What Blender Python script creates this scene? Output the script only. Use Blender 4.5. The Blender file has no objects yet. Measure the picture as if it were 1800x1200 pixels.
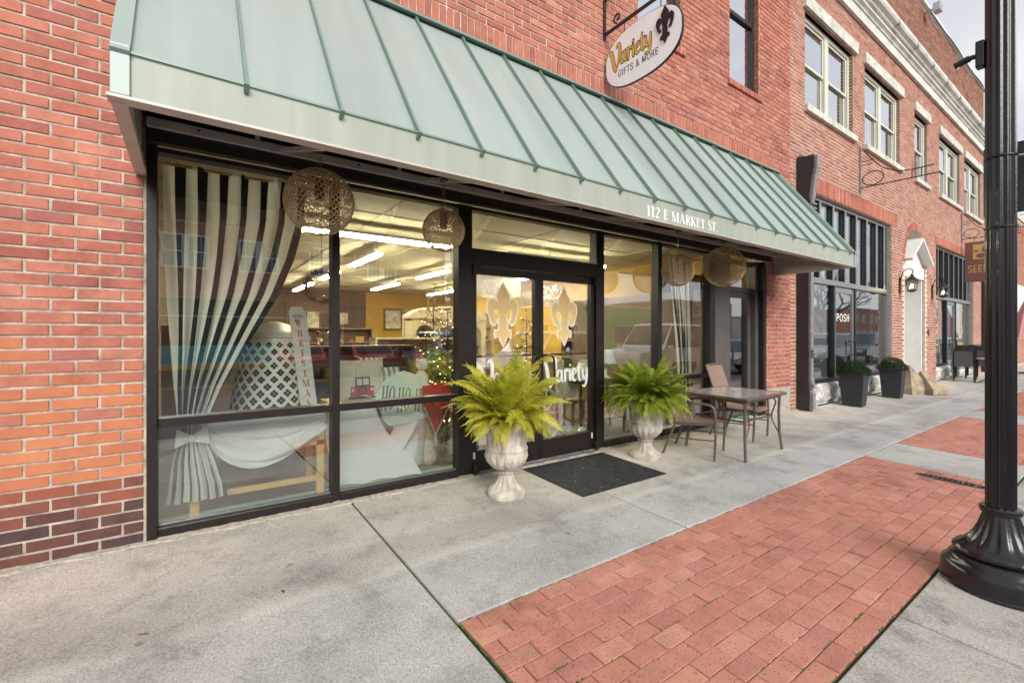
import bpy, bmesh, math, random
import numpy as np
from mathutils import Vector, Matrix, Euler
rnd = random.Random(7)
R = math.radians
scene = bpy.context.scene
col = scene.collection

# ------------------------------------------------------------------ camera
cd = bpy.data.cameras.new('camera'); cam = bpy.data.objects.new('camera', cd); col.objects.link(cam)
cd.lens = 16; cd.sensor_width = 36; cd.shift_y = -0.005; cd.clip_start = 0.05; cd.clip_end = 900
cam.location = (0, 0, 1.37); cam.rotation_euler = (R(90), 0, R(-35.3))
scene.camera = cam

# ------------------------------------------------------------------ sky, sun, exposure
SUN_EL, SUN_AZ = 28, 193            # overcast day: a broad soft sun behind the street side
wd = bpy.data.worlds.new('World'); scene.world = wd; wd.use_nodes = True
nt = wd.node_tree; nt.nodes.clear()
out = nt.nodes.new('ShaderNodeOutputWorld'); bg = nt.nodes.new('ShaderNodeBackground')
sky = nt.nodes.new('ShaderNodeTexSky'); sky.sky_type = 'NISHITA'; sky.sun_disc = False
sky.sun_elevation = R(SUN_EL); sky.sun_rotation = R(SUN_AZ); sky.air_density = 1.0; sky.dust_density = 3.0
tc = nt.nodes.new('ShaderNodeTexCoord'); mp = nt.nodes.new('ShaderNodeMapping'); mp.inputs['Scale'].default_value = (1, 1, 3.2)
nz = nt.nodes.new('ShaderNodeTexNoise'); nz.inputs['Scale'].default_value = 2.1; nz.inputs['Detail'].default_value = 6; nz.inputs['Roughness'].default_value = .55
rp = nt.nodes.new('ShaderNodeValToRGB')
rp.color_ramp.elements[0].position = .3; rp.color_ramp.elements[0].color = (5.0, 5.15, 5.5, 1)
rp.color_ramp.elements[1].position = .72; rp.color_ramp.elements[1].color = (7.2, 7.2, 7.35, 1)
mx = nt.nodes.new('ShaderNodeMix'); mx.data_type = 'RGBA'; mx.inputs[0].default_value = .9
nt.links.new(tc.outputs['Generated'], mp.inputs['Vector']); nt.links.new(mp.outputs[0], nz.inputs['Vector'])
nt.links.new(nz.outputs['Fac'], rp.inputs['Fac']); nt.links.new(sky.outputs[0], mx.inputs[6]); nt.links.new(rp.outputs[0], mx.inputs[7])
nt.links.new(mx.outputs[2], bg.inputs['Color']); bg.inputs['Strength'].default_value = .054
nt.links.new(bg.outputs[0], out.inputs['Surface'])
sd = bpy.data.lights.new('sun', 'SUN'); sd.energy = 1.5; sd.angle = R(32); sd.color = (1, .97, .92)
sun = bpy.data.objects.new('sun', sd); col.objects.link(sun)
# light travels from behind the street toward the facade
sdir = Vector((math.sin(R(SUN_AZ)) * math.cos(R(SUN_EL)), math.cos(R(SUN_AZ)) * math.cos(R(SUN_EL)), math.sin(R(SUN_EL))))
sun.rotation_euler = sdir.to_track_quat('Z', 'Y').to_euler()
vs = scene.view_settings; vs.view_transform = 'Standard'; vs.look = 'None'; vs.gamma = 1; vs.use_curve_mapping = False
vs.exposure = 1.42
scene.render.engine = 'CYCLES'; scene.cycles.use_denoising = True
scene.cycles.max_bounces = 7; scene.cycles.diffuse_bounces = 4; scene.cycles.glossy_bounces = 4; scene.cycles.transparent_max_bounces = 14
scene.cycles.sample_clamp_indirect = 6; scene.cycles.caustics_reflective = False; scene.cycles.caustics_refractive = False

SL, YW = 0.035, 3.87                 # cross slope of the sidewalk, facade plane
def gz(y): return -SL * (YW - y) if y > -0.4 else -SL * (YW + .4)

# ------------------------------------------------------------------ materials
def N(nt, t, **k):
    n = nt.nodes.new(t)
    for a, v in k.items():
        if a.startswith('i_'): n.inputs[a[2:].replace('_', ' ')].default_value = v
        else: setattr(n, a, v)
    return n
def ramp(nt, cols, pos=None):
    r = nt.nodes.new('ShaderNodeValToRGB'); e = r.color_ramp.elements
    n = len(cols)
    while len(e) < n: e.new(.5)
    for i, c in enumerate(cols):
        e[i].position = (pos[i] if pos else i / max(1, n - 1)); e[i].color = (c[0], c[1], c[2], 1)
    return r
MC = {}
def mat(name, c, rough=.6, metal=0, vary=.12, scale=6, bump=0, bscale=40, spec=.5, emit=None, es=0, c2=None, coat=0, obj=False, trans=0, stretch=None):
    """plain procedural surface: base colour broken up by noise, fine bump"""
    if name in MC: return MC[name]
    m = bpy.data.materials.new(name); m.use_nodes = True; t = m.node_tree; b = t.nodes['Principled BSDF']
    b.inputs['Roughness'].default_value = rough; b.inputs['Metallic'].default_value = metal
    b.inputs['Specular IOR Level'].default_value = spec; b.inputs['Coat Weight'].default_value = coat
    if trans: b.inputs['Transmission Weight'].default_value = trans
    tcn = N(t, 'ShaderNodeTexCoord'); vec = tcn.outputs['Object']
    if stretch:
        mpn = N(t, 'ShaderNodeMapping'); mpn.inputs['Scale'].default_value = stretch; t.links.new(vec, mpn.inputs[0]); vec = mpn.outputs[0]
    nn = N(t, 'ShaderNodeTexNoise', i_Scale=scale, i_Detail=6, i_Roughness=.6); t.links.new(vec, nn.inputs['Vector'])
    lo = tuple(max(0, x * (1 - vary)) for x in c); hi = tuple(min(1, x * (1 + vary)) for x in c)
    if c2: lo = c2
    rr = ramp(t, [lo, hi], [.32, .68]); t.links.new(nn.outputs['Fac'], rr.inputs[0])
    last = rr.outputs[0]
    if obj:
        oi = N(t, 'ShaderNodeObjectInfo'); hs = N(t, 'ShaderNodeHueSaturation'); mr = N(t, 'ShaderNodeMapRange')
        mr.inputs['To Min'].default_value = .8; mr.inputs['To Max'].default_value = 1.2
        t.links.new(oi.outputs['Random'], mr.inputs[0]); t.links.new(mr.outputs[0], hs.inputs['Value']); t.links.new(last, hs.inputs['Color']); last = hs.outputs[0]
    t.links.new(last, b.inputs['Base Color'])
    if emit: b.inputs['Emission Color'].default_value = (*emit, 1); b.inputs['Emission Strength'].default_value = es
    if bump:
        n2 = N(t, 'ShaderNodeTexNoise', i_Scale=bscale, i_Detail=5); t.links.new(vec, n2.inputs['Vector'])
        bp = N(t, 'ShaderNodeBump'); bp.inputs['Strength'].default_value = bump; bp.inputs['Distance'].default_value = .01
        t.links.new(n2.outputs['Fac'], bp.inputs['Height']); t.links.new(bp.outputs[0], b.inputs['Normal'])
    MC[name] = m; return m
def brickmat(name, cols, bump=.5, dirt=(.12, .08, .07), dirt_amt=.35, rough=.85, speck=0, mottle=1.0):
    if name in MC: return MC[name]
    m = bpy.data.materials.new(name); m.use_nodes = True; t = m.node_tree; b = t.nodes['Principled BSDF']
    b.inputs['Roughness'].default_value = rough; b.inputs['Specular IOR Level'].default_value = .25
    oi = N(t, 'ShaderNodeObjectInfo'); ge = N(t, 'ShaderNodeNewGeometry')
    ad = N(t, 'ShaderNodeMath', operation='ADD'); fr = N(t, 'ShaderNodeMath', operation='FRACT')
    t.links.new(oi.outputs['Random'], ad.inputs[0]); t.links.new(ge.outputs['Random Per Island'], ad.inputs[1]); t.links.new(ad.outputs[0], fr.inputs[0])
    rr = ramp(t, cols); t.links.new(fr.outputs[0], rr.inputs[0])
    n1 = N(t, 'ShaderNodeTexNoise', i_Scale=9, i_Detail=8, i_Roughness=.65); t.links.new(ge.outputs['Position'], n1.inputs['Vector'])
    hs = N(t, 'ShaderNodeHueSaturation'); mr = N(t, 'ShaderNodeMapRange'); mr.inputs['To Min'].default_value = 1 - .45 * mottle; mr.inputs['To Max'].default_value = 1 + .45 * mottle
    t.links.new(n1.outputs['Fac'], mr.inputs[0]); t.links.new(mr.outputs[0], hs.inputs['Value']); t.links.new(rr.outputs[0], hs.inputs['Color'])
    n2 = N(t, 'ShaderNodeTexNoise', i_Scale=60, i_Detail=6, i_Roughness=.7); t.links.new(ge.outputs['Position'], n2.inputs['Vector'])
    r2 = ramp(t, [(0, 0, 0), (1, 1, 1)], [.58, .74]); t.links.new(n2.outputs['Fac'], r2.inputs[0])
    ml = N(t, 'ShaderNodeMath', operation='MULTIPLY'); ml.inputs[1].default_value = dirt_amt; t.links.new(r2.outputs[0], ml.inputs[0])
    mxn = N(t, 'ShaderNodeMix', data_type='RGBA'); mxn.inputs[7].default_value = (*dirt, 1)
    t.links.new(ml.outputs[0], mxn.inputs[0]); t.links.new(hs.outputs[0], mxn.inputs[6])
    last = mxn.outputs[2]
    n5 = N(t, 'ShaderNodeTexNoise', i_Scale=1.7, i_Detail=7, i_Roughness=.7); t.links.new(ge.outputs['Position'], n5.inputs['Vector'])      # salt bloom and soot drifting over the wall
    r5 = ramp(t, [(.55, .52, .52), (1, 1, 1), (1, 1, 1), (1.22, 1.3, 1.36)], [.30, .43, .57, .72]); t.links.new(n5.outputs['Fac'], r5.inputs[0])
    m5 = N(t, 'ShaderNodeMix', data_type='RGBA', blend_type='MULTIPLY'); m5.inputs[0].default_value = .8; t.links.new(last, m5.inputs[6]); t.links.new(r5.outputs[0], m5.inputs[7]); last = m5.outputs[2]
    if speck:
        vo = N(t, 'ShaderNodeTexVoronoi', i_Scale=55); mpn = N(t, 'ShaderNodeMapping'); mpn.inputs['Rotation'].default_value = (0, 0, .6); mpn.inputs['Scale'].default_value = (.7, 1.7, 1)
        t.links.new(ge.outputs['Position'], mpn.inputs[0]); t.links.new(mpn.outputs[0], vo.inputs['Vector'])
        r3 = ramp(t, [(1, 1, 1), (0, 0, 0)], [.13, .26]); t.links.new(vo.outputs['Distance'], r3.inputs[0])
        m3 = N(t, 'ShaderNodeMath', operation='MULTIPLY'); m3.inputs[1].default_value = speck; t.links.new(r3.outputs[0], m3.inputs[0])
        mx3 = N(t, 'ShaderNodeMix', data_type='RGBA'); mx3.inputs[7].default_value = (.07, .045, .04, 1)
        t.links.new(m3.outputs[0], mx3.inputs[0]); t.links.new(last, mx3.inputs[6]); last = mx3.outputs[2]
    t.links.new(last, b.inputs['Base Color'])
    bp = N(t, 'ShaderNodeBump'); bp.inputs['Strength'].default_value = bump; bp.inputs['Distance'].default_value = .006
    t.links.new(n2.outputs['Fac'], bp.inputs['Height']); t.links.new(bp.outputs[0], b.inputs['Normal'])
    MC[name] = m; return m
def glassmat(name, ior=1.9, tint=(.9, .95, .93), refl=(.95, .97, 1), rough=0.0, ripple=0):
    """window pane: clear with a Fresnel mirror on top"""
    if name in MC: return MC[name]
    m = bpy.data.materials.new(name); m.use_nodes = True; t = m.node_tree; t.nodes.clear()
    o = N(t, 'ShaderNodeOutputMaterial'); tr = N(t, 'ShaderNodeBsdfTransparent'); gl = N(t, 'ShaderNodeBsdfGlossy')
    tr.inputs[0].default_value = (*tint, 1); gl.inputs['Color'].default_value = (*refl, 1); gl.inputs['Roughness'].default_value = rough
    f0 = ((ior - 1) / (ior + 1)) ** 2; lw = N(t, 'ShaderNodeLayerWeight'); pw = N(t, 'ShaderNodeMath', operation='POWER'); pw.inputs[1].default_value = 5
    fr = N(t, 'ShaderNodeMath', operation='MULTIPLY_ADD'); fr.inputs[1].default_value = 1 - f0; fr.inputs[2].default_value = f0
    t.links.new(lw.outputs['Facing'], pw.inputs[0]); t.links.new(pw.outputs[0], fr.inputs[0]); ms = N(t, 'ShaderNodeMixShader')
    if ripple:
        ge = N(t, 'ShaderNodeNewGeometry'); nn = N(t, 'ShaderNodeTexNoise', i_Scale=1.3, i_Detail=1); t.links.new(ge.outputs['Position'], nn.inputs['Vector'])
        bp = N(t, 'ShaderNodeBump'); bp.inputs['Strength'].default_value = ripple; bp.inputs['Distance'].default_value = .02
        t.links.new(nn.outputs['Fac'], bp.inputs['Height']); t.links.new(bp.outputs[0], gl.inputs['Normal'])
    t.links.new(fr.outputs[0], ms.inputs[0]); t.links.new(tr.outputs[0], ms.inputs[1]); t.links.new(gl.outputs[0], ms.inputs[2]); t.links.new(ms.outputs[0], o.inputs[0])
    MC[name] = m; return m
def emitmat(name, c, s):
    if name in MC: return MC[name]
    m = bpy.data.materials.new(name); m.use_nodes = True; t = m.node_tree; t.nodes.clear()
    o = N(t, 'ShaderNodeOutputMaterial'); e = N(t, 'ShaderNodeEmission'); e.inputs[0].default_value = (*c, 1); e.inputs[1].default_value = s
    t.links.new(e.outputs[0], o.inputs[0]); MC[name] = m; return m

def leafmat(name, c1, c2, c3, tl_=.35):
    m = bpy.data.materials.new(name); m.use_nodes = True; t = m.node_tree; b = t.nodes['Principled BSDF']; b.inputs['Roughness'].default_value = .5; b.inputs['Specular IOR Level'].default_value = .3
    oi = N(t, 'ShaderNodeObjectInfo'); ge = N(t, 'ShaderNodeNewGeometry'); ad = N(t, 'ShaderNodeMath', operation='MULTIPLY_ADD'); ad.inputs[1].default_value = .35
    t.links.new(ge.outputs['Random Per Island'], ad.inputs[0]); ml = N(t, 'ShaderNodeMath', operation='MULTIPLY'); ml.inputs[1].default_value = .65; t.links.new(oi.outputs['Random'], ml.inputs[0]); t.links.new(ml.outputs[0], ad.inputs[2])
    rr = ramp(t, [c1, c2, c3]); t.links.new(ad.outputs[0], rr.inputs[0]); t.links.new(rr.outputs[0], b.inputs['Base Color'])
    tl = N(t, 'ShaderNodeBsdfTranslucent'); t.links.new(rr.outputs[0], tl.inputs[0]); ms = N(t, 'ShaderNodeMixShader'); ms.inputs[0].default_value = tl_
    o = t.nodes['Material Output']; t.links.new(b.outputs[0], ms.inputs[1]); t.links.new(tl.outputs[0], ms.inputs[2]); t.links.new(ms.outputs[0], o.inputs[0]); MC[name] = m; return m

# ------------------------------------------------------------------ mesh helpers
class MB:
    def __init__(s): s.v = []; s.f = []; s.mi = []; s.cur = 0
    def add(s, vs, fs):
        k = len(s.v); s.v += [tuple(p) for p in vs]; s.f += [tuple(i + k for i in q) for q in fs]; s.mi += [s.cur] * len(fs); return s
    def box(s, x0, x1, y0, y1, z0, z1):
        return s.add([(x0, y0, z0), (x1, y0, z0), (x1, y1, z0), (x0, y1, z0), (x0, y0, z1), (x1, y0, z1), (x1, y1, z1), (x0, y1, z1)],
                     [(0, 3, 2, 1), (4, 5, 6, 7), (0, 1, 5, 4), (1, 2, 6, 5), (2, 3, 7, 6), (3, 0, 4, 7)])
    def bar(s, a, b, w, h=None, up=(0, 0, 1)):
        """rectangular bar from a to b, w across, h along up"""
        h = h or w; a = Vector(a); b = Vector(b); d = (b - a).normalized(); u = Vector(up); x = d.cross(u)
        if x.length < 1e-4: x = d.cross(Vector((1, 0, 0)))
        x.normalize(); u = x.cross(d).normalized(); vs = []
        for p in (a, b):
            for i, j in ((-1, -1), (1, -1), (1, 1), (-1, 1)): vs.append(p + x * (i * w / 2) + u * (j * h / 2))
        return s.add(vs, [(3, 2, 1, 0), (4, 5, 6, 7), (0, 1, 5, 4), (1, 2, 6, 5), (2, 3, 7, 6), (3, 0, 4, 7)])
    def tube(s, pts, r, n=8, closed=False, cap=True):
        pts = [Vector(p) for p in pts]; m = len(pts); rs = r if isinstance(r, (list, tuple)) else [r] * m
        vs = []; ref = None
        for i, p in enumerate(pts):
            if closed: d = pts[(i + 1) % m] - pts[i - 1]
            else: d = pts[min(i + 1, m - 1)] - pts[max(i - 1, 0)]
            d.normalize()
            if ref is None or abs(ref.dot(d)) > .99: ref = Vector((0, 0, 1)) if abs(d.z) < .9 else Vector((1, 0, 0))
            x = d.cross(ref).normalized(); y = x.cross(d).normalized(); ref = y
            for k in range(n):
                a = 2 * math.pi * k / n; vs.append(p + (x * math.cos(a) + y * math.sin(a)) * rs[i])
        fs = []
        for i in range(m if closed else m - 1):
            j = (i + 1) % m
            for k in range(n): fs.append((i * n + k, i * n + (k + 1) % n, j * n + (k + 1) % n, j * n + k))
        if cap and not closed: fs += [tuple(range(n)), tuple(range((m - 1) * n, m * n))[::-1]]
        return s.add(vs, fs)
    def lathe(s, prof, n=24, c=(0, 0, 0), flute=0, nfl=16, caps=True):
        vs = []
        for r, z in prof:
            for k in range(n):
                a = 2 * math.pi * k / n; rr = r
                if flute: rr = r - (flute if (k * nfl * 2 // n) % 2 else 0)
                vs.append((c[0] + rr * math.cos(a), c[1] + rr * math.sin(a), c[2] + z))
        fs = []; m = len(prof)
        for i in range(m - 1):
            for k in range(n): fs.append((i * n + k, i * n + (k + 1) % n, (i + 1) * n + (k + 1) % n, (i + 1) * n + k))
        if caps: fs += [tuple(range(n))[::-1], tuple(range((m - 1) * n, m * n))]
        return s.add(vs, fs)
    def prism(s, poly, d0, d1, ax='y'):
        """closed 2-D outline extruded along ax: 'y' -> (a,d,b), 'x' -> (d,a,b), 'z' -> (a,b,d)"""
        f = {'y': lambda a, b, d: (a, d, b), 'x': lambda a, b, d: (d, a, b), 'z': lambda a, b, d: (a, b, d)}[ax]
        n = len(poly); vs = [f(a, b, d0) for a, b in poly] + [f(a, b, d1) for a, b in poly]
        return s.add(vs, [tuple(range(n))[::-1], tuple(range(n, 2 * n))] + [(i, (i + 1) % n, n + (i + 1) % n, n + i) for i in range(n)])
    def grid(s, fn, nu, nv):
        vs = [fn(i / nu, j / nv) for j in range(nv + 1) for i in range(nu + 1)]
        return s.add(vs, [(j * (nu + 1) + i, j * (nu + 1) + i + 1, (j + 1) * (nu + 1) + i + 1, (j + 1) * (nu + 1) + i) for j in range(nv) for i in range(nu)])
    def ball(s, c, r, n=12, m=8, sq=(1, 1, 1)):
        prof = []
        vs = []
        for j in range(m + 1):
            th = math.pi * j / m
            for i in range(n):
                a = 2 * math.pi * i / n; vs.append((c[0] + r * sq[0] * math.sin(th) * math.cos(a), c[1] + r * sq[1] * math.sin(th) * math.sin(a), c[2] + r * sq[2] * math.cos(th)))
        return s.add(vs, [(j * n + i, (j + 1) * n + i, (j + 1) * n + (i + 1) % n, j * n + (i + 1) % n) for j in range(m) for i in range(n)])
    def mesh(s, name):
        me = bpy.data.meshes.new(name); me.from_pydata(s.v, [], s.f)
        if any(s.mi): me.polygons.foreach_set('material_index', s.mi)
        bm = bmesh.new(); bm.from_mesh(me); bmesh.ops.recalc_face_normals(bm, faces=bm.faces); bm.to_mesh(me); bm.free()
        return me
    def build(s, name, m, parent=None, loc=(0, 0, 0), rz=0, smooth=None, bevel=0, world=False, **tagk):
        """link as one mesh object; world=True: vertices are in world space and are made local to the parent's base"""
        if world and parent is not None:
            p = parent
            off = Vector((0, 0, 0))
            while p is not None: off += p.location; p = p.parent
            s.v = [(a - off.x, b - off.y, c - off.z) for a, b, c in s.v]
        me = s.mesh(name)
        for k in (m if isinstance(m, (list, tuple)) else [m]): me.materials.append(k)
        if smooth is not None:
            me.polygons.foreach_set('use_smooth', [True] * len(me.polygons)); me.set_sharp_from_angle(angle=R(smooth))
        o = place(name, me, parent, loc, rz)
        if bevel:
            bv = o.modifiers.new('bevel', 'BEVEL'); bv.width = bevel; bv.segments = 2; bv.limit_method = 'ANGLE'
        if tagk: tag(o, **tagk)
        return o
def place(name, me, parent=None, loc=(0, 0, 0), rz=0, rot=None, scale=None):
    o = bpy.data.objects.new(name, me); col.objects.link(o); o.parent = parent; o.location = loc
    o.rotation_euler = rot if rot else (0, 0, rz)
    if scale: o.scale = scale
    return o
def tag(o, label=None, cat=None, group=None, kind=None):
    if label: o['label'] = label
    if cat: o['category'] = cat
    if group: o['group'] = group
    if kind: o['kind'] = kind
    return o
def thing(name, loc, rz=0, label=None, cat=None, group=None, kind=None):
    o = bpy.data.objects.new(name, None); col.objects.link(o); o.location = loc; o.rotation_euler = (0, 0, rz); o.empty_display_size = .1
    return tag(o, label, cat, group, kind)
def copy_tree(o, parent=None):
    c = o.copy(); col.objects.link(c); c.parent = parent
    for ch in o.children: copy_tree(ch, c)
    return c
def spl(pts, n=8, closed=False):
    """Catmull-Rom through 2-D/3-D points"""
    P = [Vector(p) for p in pts]; out = []; m = len(P)
    for i in range(m if closed else m - 1):
        a, b, c, d = (P[(i - 1) % m], P[i], P[(i + 1) % m], P[(i + 2) % m]) if closed else (P[max(i - 1, 0)], P[i], P[i + 1], P[min(i + 2, m - 1)])
        for k in range(n):
            t = k / n; out.append(.5 * ((2 * b) + (c - a) * t + (2 * a - 5 * b + 4 * c - d) * t * t + (3 * b - a - 3 * c + d) * t ** 3))
    if not closed: out.append(P[-1])
    return out
def strip2d(pts, ws):
    """outline quads of a variable-width stroke in 2-D -> (verts, faces)"""
    P = [Vector((p[0], p[1])) for p in pts]; n = len(P); vs = []
    for i in range(n):
        d = P[min(i + 1, n - 1)] - P[max(i - 1, 0)]; d.normalize(); q = Vector((-d.y, d.x)); w = ws[i] / 2
        vs += [P[i] + q * w, P[i] - q * w]
    return vs, [(2 * i, 2 * i + 1, 2 * i + 3, 2 * i + 2) for i in range(n - 1)]
# ================================================================== SETTING: ground
def concrete(name, c, drip=False, dark=.0):
    m = bpy.data.materials.new(name); m.use_nodes = True; t = m.node_tree; b = t.nodes['Principled BSDF']
    b.inputs['Roughness'].default_value = .88; b.inputs['Specular IOR Level'].default_value = .25
    ge = N(t, 'ShaderNodeNewGeometry'); oi = N(t, 'ShaderNodeObjectInfo')
    n1 = N(t, 'ShaderNodeTexNoise', i_Scale=1.1, i_Detail=7, i_Roughness=.62); t.links.new(ge.outputs['Position'], n1.inputs['Vector'])
    r1 = ramp(t, [tuple(x * .74 for x in c), c, tuple(min(1, x * 1.1) for x in c)], [.3, .52, .72]); t.links.new(n1.outputs['Fac'], r1.inputs[0])
    last = r1.outputs[0]
    if drip:    # sheltered smooth concrete under the awning, painted lighter against its shade; washed aggregate outside its drip line
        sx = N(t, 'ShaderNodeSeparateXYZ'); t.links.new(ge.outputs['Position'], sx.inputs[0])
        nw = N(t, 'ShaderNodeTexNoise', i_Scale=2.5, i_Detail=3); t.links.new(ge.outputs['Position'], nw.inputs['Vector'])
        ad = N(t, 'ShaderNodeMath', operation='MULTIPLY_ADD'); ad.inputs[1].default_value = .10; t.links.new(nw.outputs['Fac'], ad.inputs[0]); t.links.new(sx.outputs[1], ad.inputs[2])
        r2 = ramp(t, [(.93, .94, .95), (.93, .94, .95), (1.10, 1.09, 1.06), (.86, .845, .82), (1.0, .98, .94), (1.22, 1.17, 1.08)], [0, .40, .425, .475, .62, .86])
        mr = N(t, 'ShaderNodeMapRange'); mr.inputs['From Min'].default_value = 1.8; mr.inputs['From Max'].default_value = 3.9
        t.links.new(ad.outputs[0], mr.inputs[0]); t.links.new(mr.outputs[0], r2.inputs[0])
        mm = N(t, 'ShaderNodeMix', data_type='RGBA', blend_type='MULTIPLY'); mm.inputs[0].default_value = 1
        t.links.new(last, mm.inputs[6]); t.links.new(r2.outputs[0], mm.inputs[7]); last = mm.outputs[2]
    # fine aggregate speckle
    n2 = N(t, 'ShaderNodeTexNoise', i_Scale=95, i_Detail=5, i_Roughness=.85); t.links.new(ge.outputs['Position'], n2.inputs['Vector'])
    r3 = ramp(t, [(.40, .38, .37), (1, 1, 1), (1.5, 1.5, 1.5)], [.34, .5, .66]); t.links.new(n2.outputs['Fac'], r3.inputs[0])
    m2 = N(t, 'ShaderNodeMix', data_type='RGBA', blend_type='MULTIPLY'); m2.inputs[0].default_value = .8
    t.links.new(last, m2.inputs[6]); t.links.new(r3.outputs[0], m2.inputs[7]); last = m2.outputs[2]
    # scattered stains
    n4 = N(t, 'ShaderNodeTexNoise', i_Scale=3.3, i_Detail=8, i_Roughness=.7); t.links.new(ge.outputs['Position'], n4.inputs['Vector'])
    r4 = ramp(t, [(.58, .575, .57), (1, 1, 1)], [.32, .50]); t.links.new(n4.outputs['Fac'], r4.inputs[0])
    m4 = N(t, 'ShaderNodeMix', data_type='RGBA', blend_type='MULTIPLY'); m4.inputs[0].default_value = .72 + dark
    t.links.new(last, m4.inputs[6]); t.links.new(r4.outputs[0], m4.inputs[7]); last = m4.outputs[2]
    vo = N(t, 'ShaderNodeTexVoronoi', i_Scale=2.3); t.links.new(ge.outputs['Position'], vo.inputs['Vector'])          # old gum and drips
    r5 = ramp(t, [(.42, .40, .38), (1, 1, 1)], [.035, .055]); t.links.new(vo.outputs['Distance'], r5.inputs[0]); m5 = N(t, 'ShaderNodeMix', data_type='RGBA', blend_type='MULTIPLY'); m5.inputs[0].default_value = .6
    t.links.new(last, m5.inputs[6]); t.links.new(r5.outputs[0], m5.inputs[7]); last = m5.outputs[2]
    nd = N(t, 'ShaderNodeTexNoise', i_Scale=3, i_Detail=5); t.links.new(ge.outputs['Position'], nd.inputs['Vector']); vm = N(t, 'ShaderNodeVectorMath', operation='MULTIPLY_ADD'); vm.inputs[1].default_value = (.35, .35, .35)
    t.links.new(nd.outputs['Color'], vm.inputs[0]); t.links.new(ge.outputs['Position'], vm.inputs[2]); vc = N(t, 'ShaderNodeTexVoronoi', feature='DISTANCE_TO_EDGE', i_Scale=.55); t.links.new(vm.outputs[0], vc.inputs['Vector'])   # hairline cracks, only here and there
    rc = ramp(t, [(1, 1, 1), (0, 0, 0)], [.0012, .0035]); t.links.new(vc.outputs['Distance'], rc.inputs[0]); nm_ = N(t, 'ShaderNodeTexNoise', i_Scale=.9); t.links.new(ge.outputs['Position'], nm_.inputs['Vector']); rm = ramp(t, [(0, 0, 0), (.6, .6, .6)], [.60, .68]); t.links.new(nm_.outputs['Fac'], rm.inputs[0])
    mk = N(t, 'ShaderNodeMath', operation='MULTIPLY'); t.links.new(rc.outputs[0], mk.inputs[0]); t.links.new(rm.outputs[0], mk.inputs[1]); m6 = N(t, 'ShaderNodeMix', data_type='RGBA'); m6.inputs[7].default_value = (.10, .095, .09, 1)
    t.links.new(mk.outputs[0], m6.inputs[0]); t.links.new(last, m6.inputs[6]); last = m6.outputs[2]
    hs = N(t, 'ShaderNodeHueSaturation'); mr2 = N(t, 'ShaderNodeMapRange'); mr2.inputs['To Min'].default_value = .92; mr2.inputs['To Max'].default_value = 1.06
    t.links.new(oi.outputs['Random'], mr2.inputs[0]); t.links.new(mr2.outputs[0], hs.inputs['Value']); t.links.new(last, hs.inputs['Color'])
    t.links.new(hs.outputs[0], b.inputs['Base Color'])
    # broom lines across the walk + grain
    mpn = N(t, 'ShaderNodeMapping'); mpn.inputs['Scale'].default_value = (55, 1.2, 1); t.links.new(ge.outputs['Position'], mpn.inputs[0])
    n3 = N(t, 'ShaderNodeTexNoise', i_Scale=1.6, i_Detail=3); t.links.new(mpn.outputs[0], n3.inputs['Vector'])
    a2 = N(t, 'ShaderNodeMath', operation='ADD'); t.links.new(n3.outputs['Fac'], a2.inputs[0]); t.links.new(n2.outputs['Fac'], a2.inputs[1])
    bp = N(t, 'ShaderNodeBump'); bp.inputs['Strength'].default_value = .5; bp.inputs['Distance'].default_value = .004
    t.links.new(a2.outputs[0], bp.inputs['Height']); t.links.new(bp.outputs[0], b.inputs['Normal'])
    MC[name] = m; return m
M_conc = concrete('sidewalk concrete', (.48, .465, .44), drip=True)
M_conc2 = concrete('weathered concrete', (.42, .405, .375), dark=.2)
M_joint = mat('dirty joint', (.05, .046, .04), .95, c2=(.05, .07, .02), scale=14)
M_sand = mat('mossy joint sand', (.10, .088, .07), .95, c2=(.055, .085, .02), scale=5, vary=.3)
M_asph = mat('asphalt', (.065, .066, .07), .9, vary=.25, scale=3, bump=.6, bscale=120)
M_pave = brickmat('paver clay', [(.47, .205, .15), (.50, .225, .165), (.48, .21, .155), (.53, .265, .195), (.41, .175, .14), (.49, .21, .15), (.45, .20, .165), (.51, .23, .17)], bump=.45, dirt=(.30, .25, .22), dirt_amt=.5, speck=.85, mottle=.7)

ground = MB().box(-300, 500, -400, 300, -.9, -.6).build('ground', mat('distant ground', (.16, .16, .13), .95, vary=.3, scale=.05), kind='structure')
road = MB().box(-120, 260, -20.0, -.55, -.5, -.30).build('road', M_asph, kind='structure')
yel = mat('yellow road paint', (.62, .40, .05), .7, vary=.2, scale=3)
for k, yy in enumerate((-10.1, -10.45)):
    MB().box(-120, 260, yy, yy + .12, -.297, -.295).build('lane_marking', yel, road)
wht = mat('white road paint', (.7, .7, .68), .7, vary=.2, scale=3)
for i in range(14):
    MB().box(-18 + i * 5.5, -17.9 + i * 5.5, -5.2, -.6, -.297, -.294).build('parking_line', wht, road)
kerb = thing('kerb', (0, -.42, -.3), kind='structure')
for i in range(-8, 40):
    MB().box(i * 2.4 + .006, i * 2.4 + 2.394, -.52, -.36, -.45, gz(-.36)).build('kerb_stone', M_conc2, kerb, world=True, bevel=.012)
walk = MB()
walk.add([(-60, -.36, gz(-.36) - .02), (200, -.36, gz(-.36) - .02), (200, YW, -.02), (-60, YW, -.02), (-60, -.36, -.5), (200, -.36, -.5), (200, YW, -.5), (-60, YW, -.5)],
         [(0, 1, 2, 3), (4, 5, 1, 0), (0, 3, 7, 4), (1, 2, 6, 5)])
walk = walk.build('sidewalk', M_joint, kind='structure')
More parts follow.
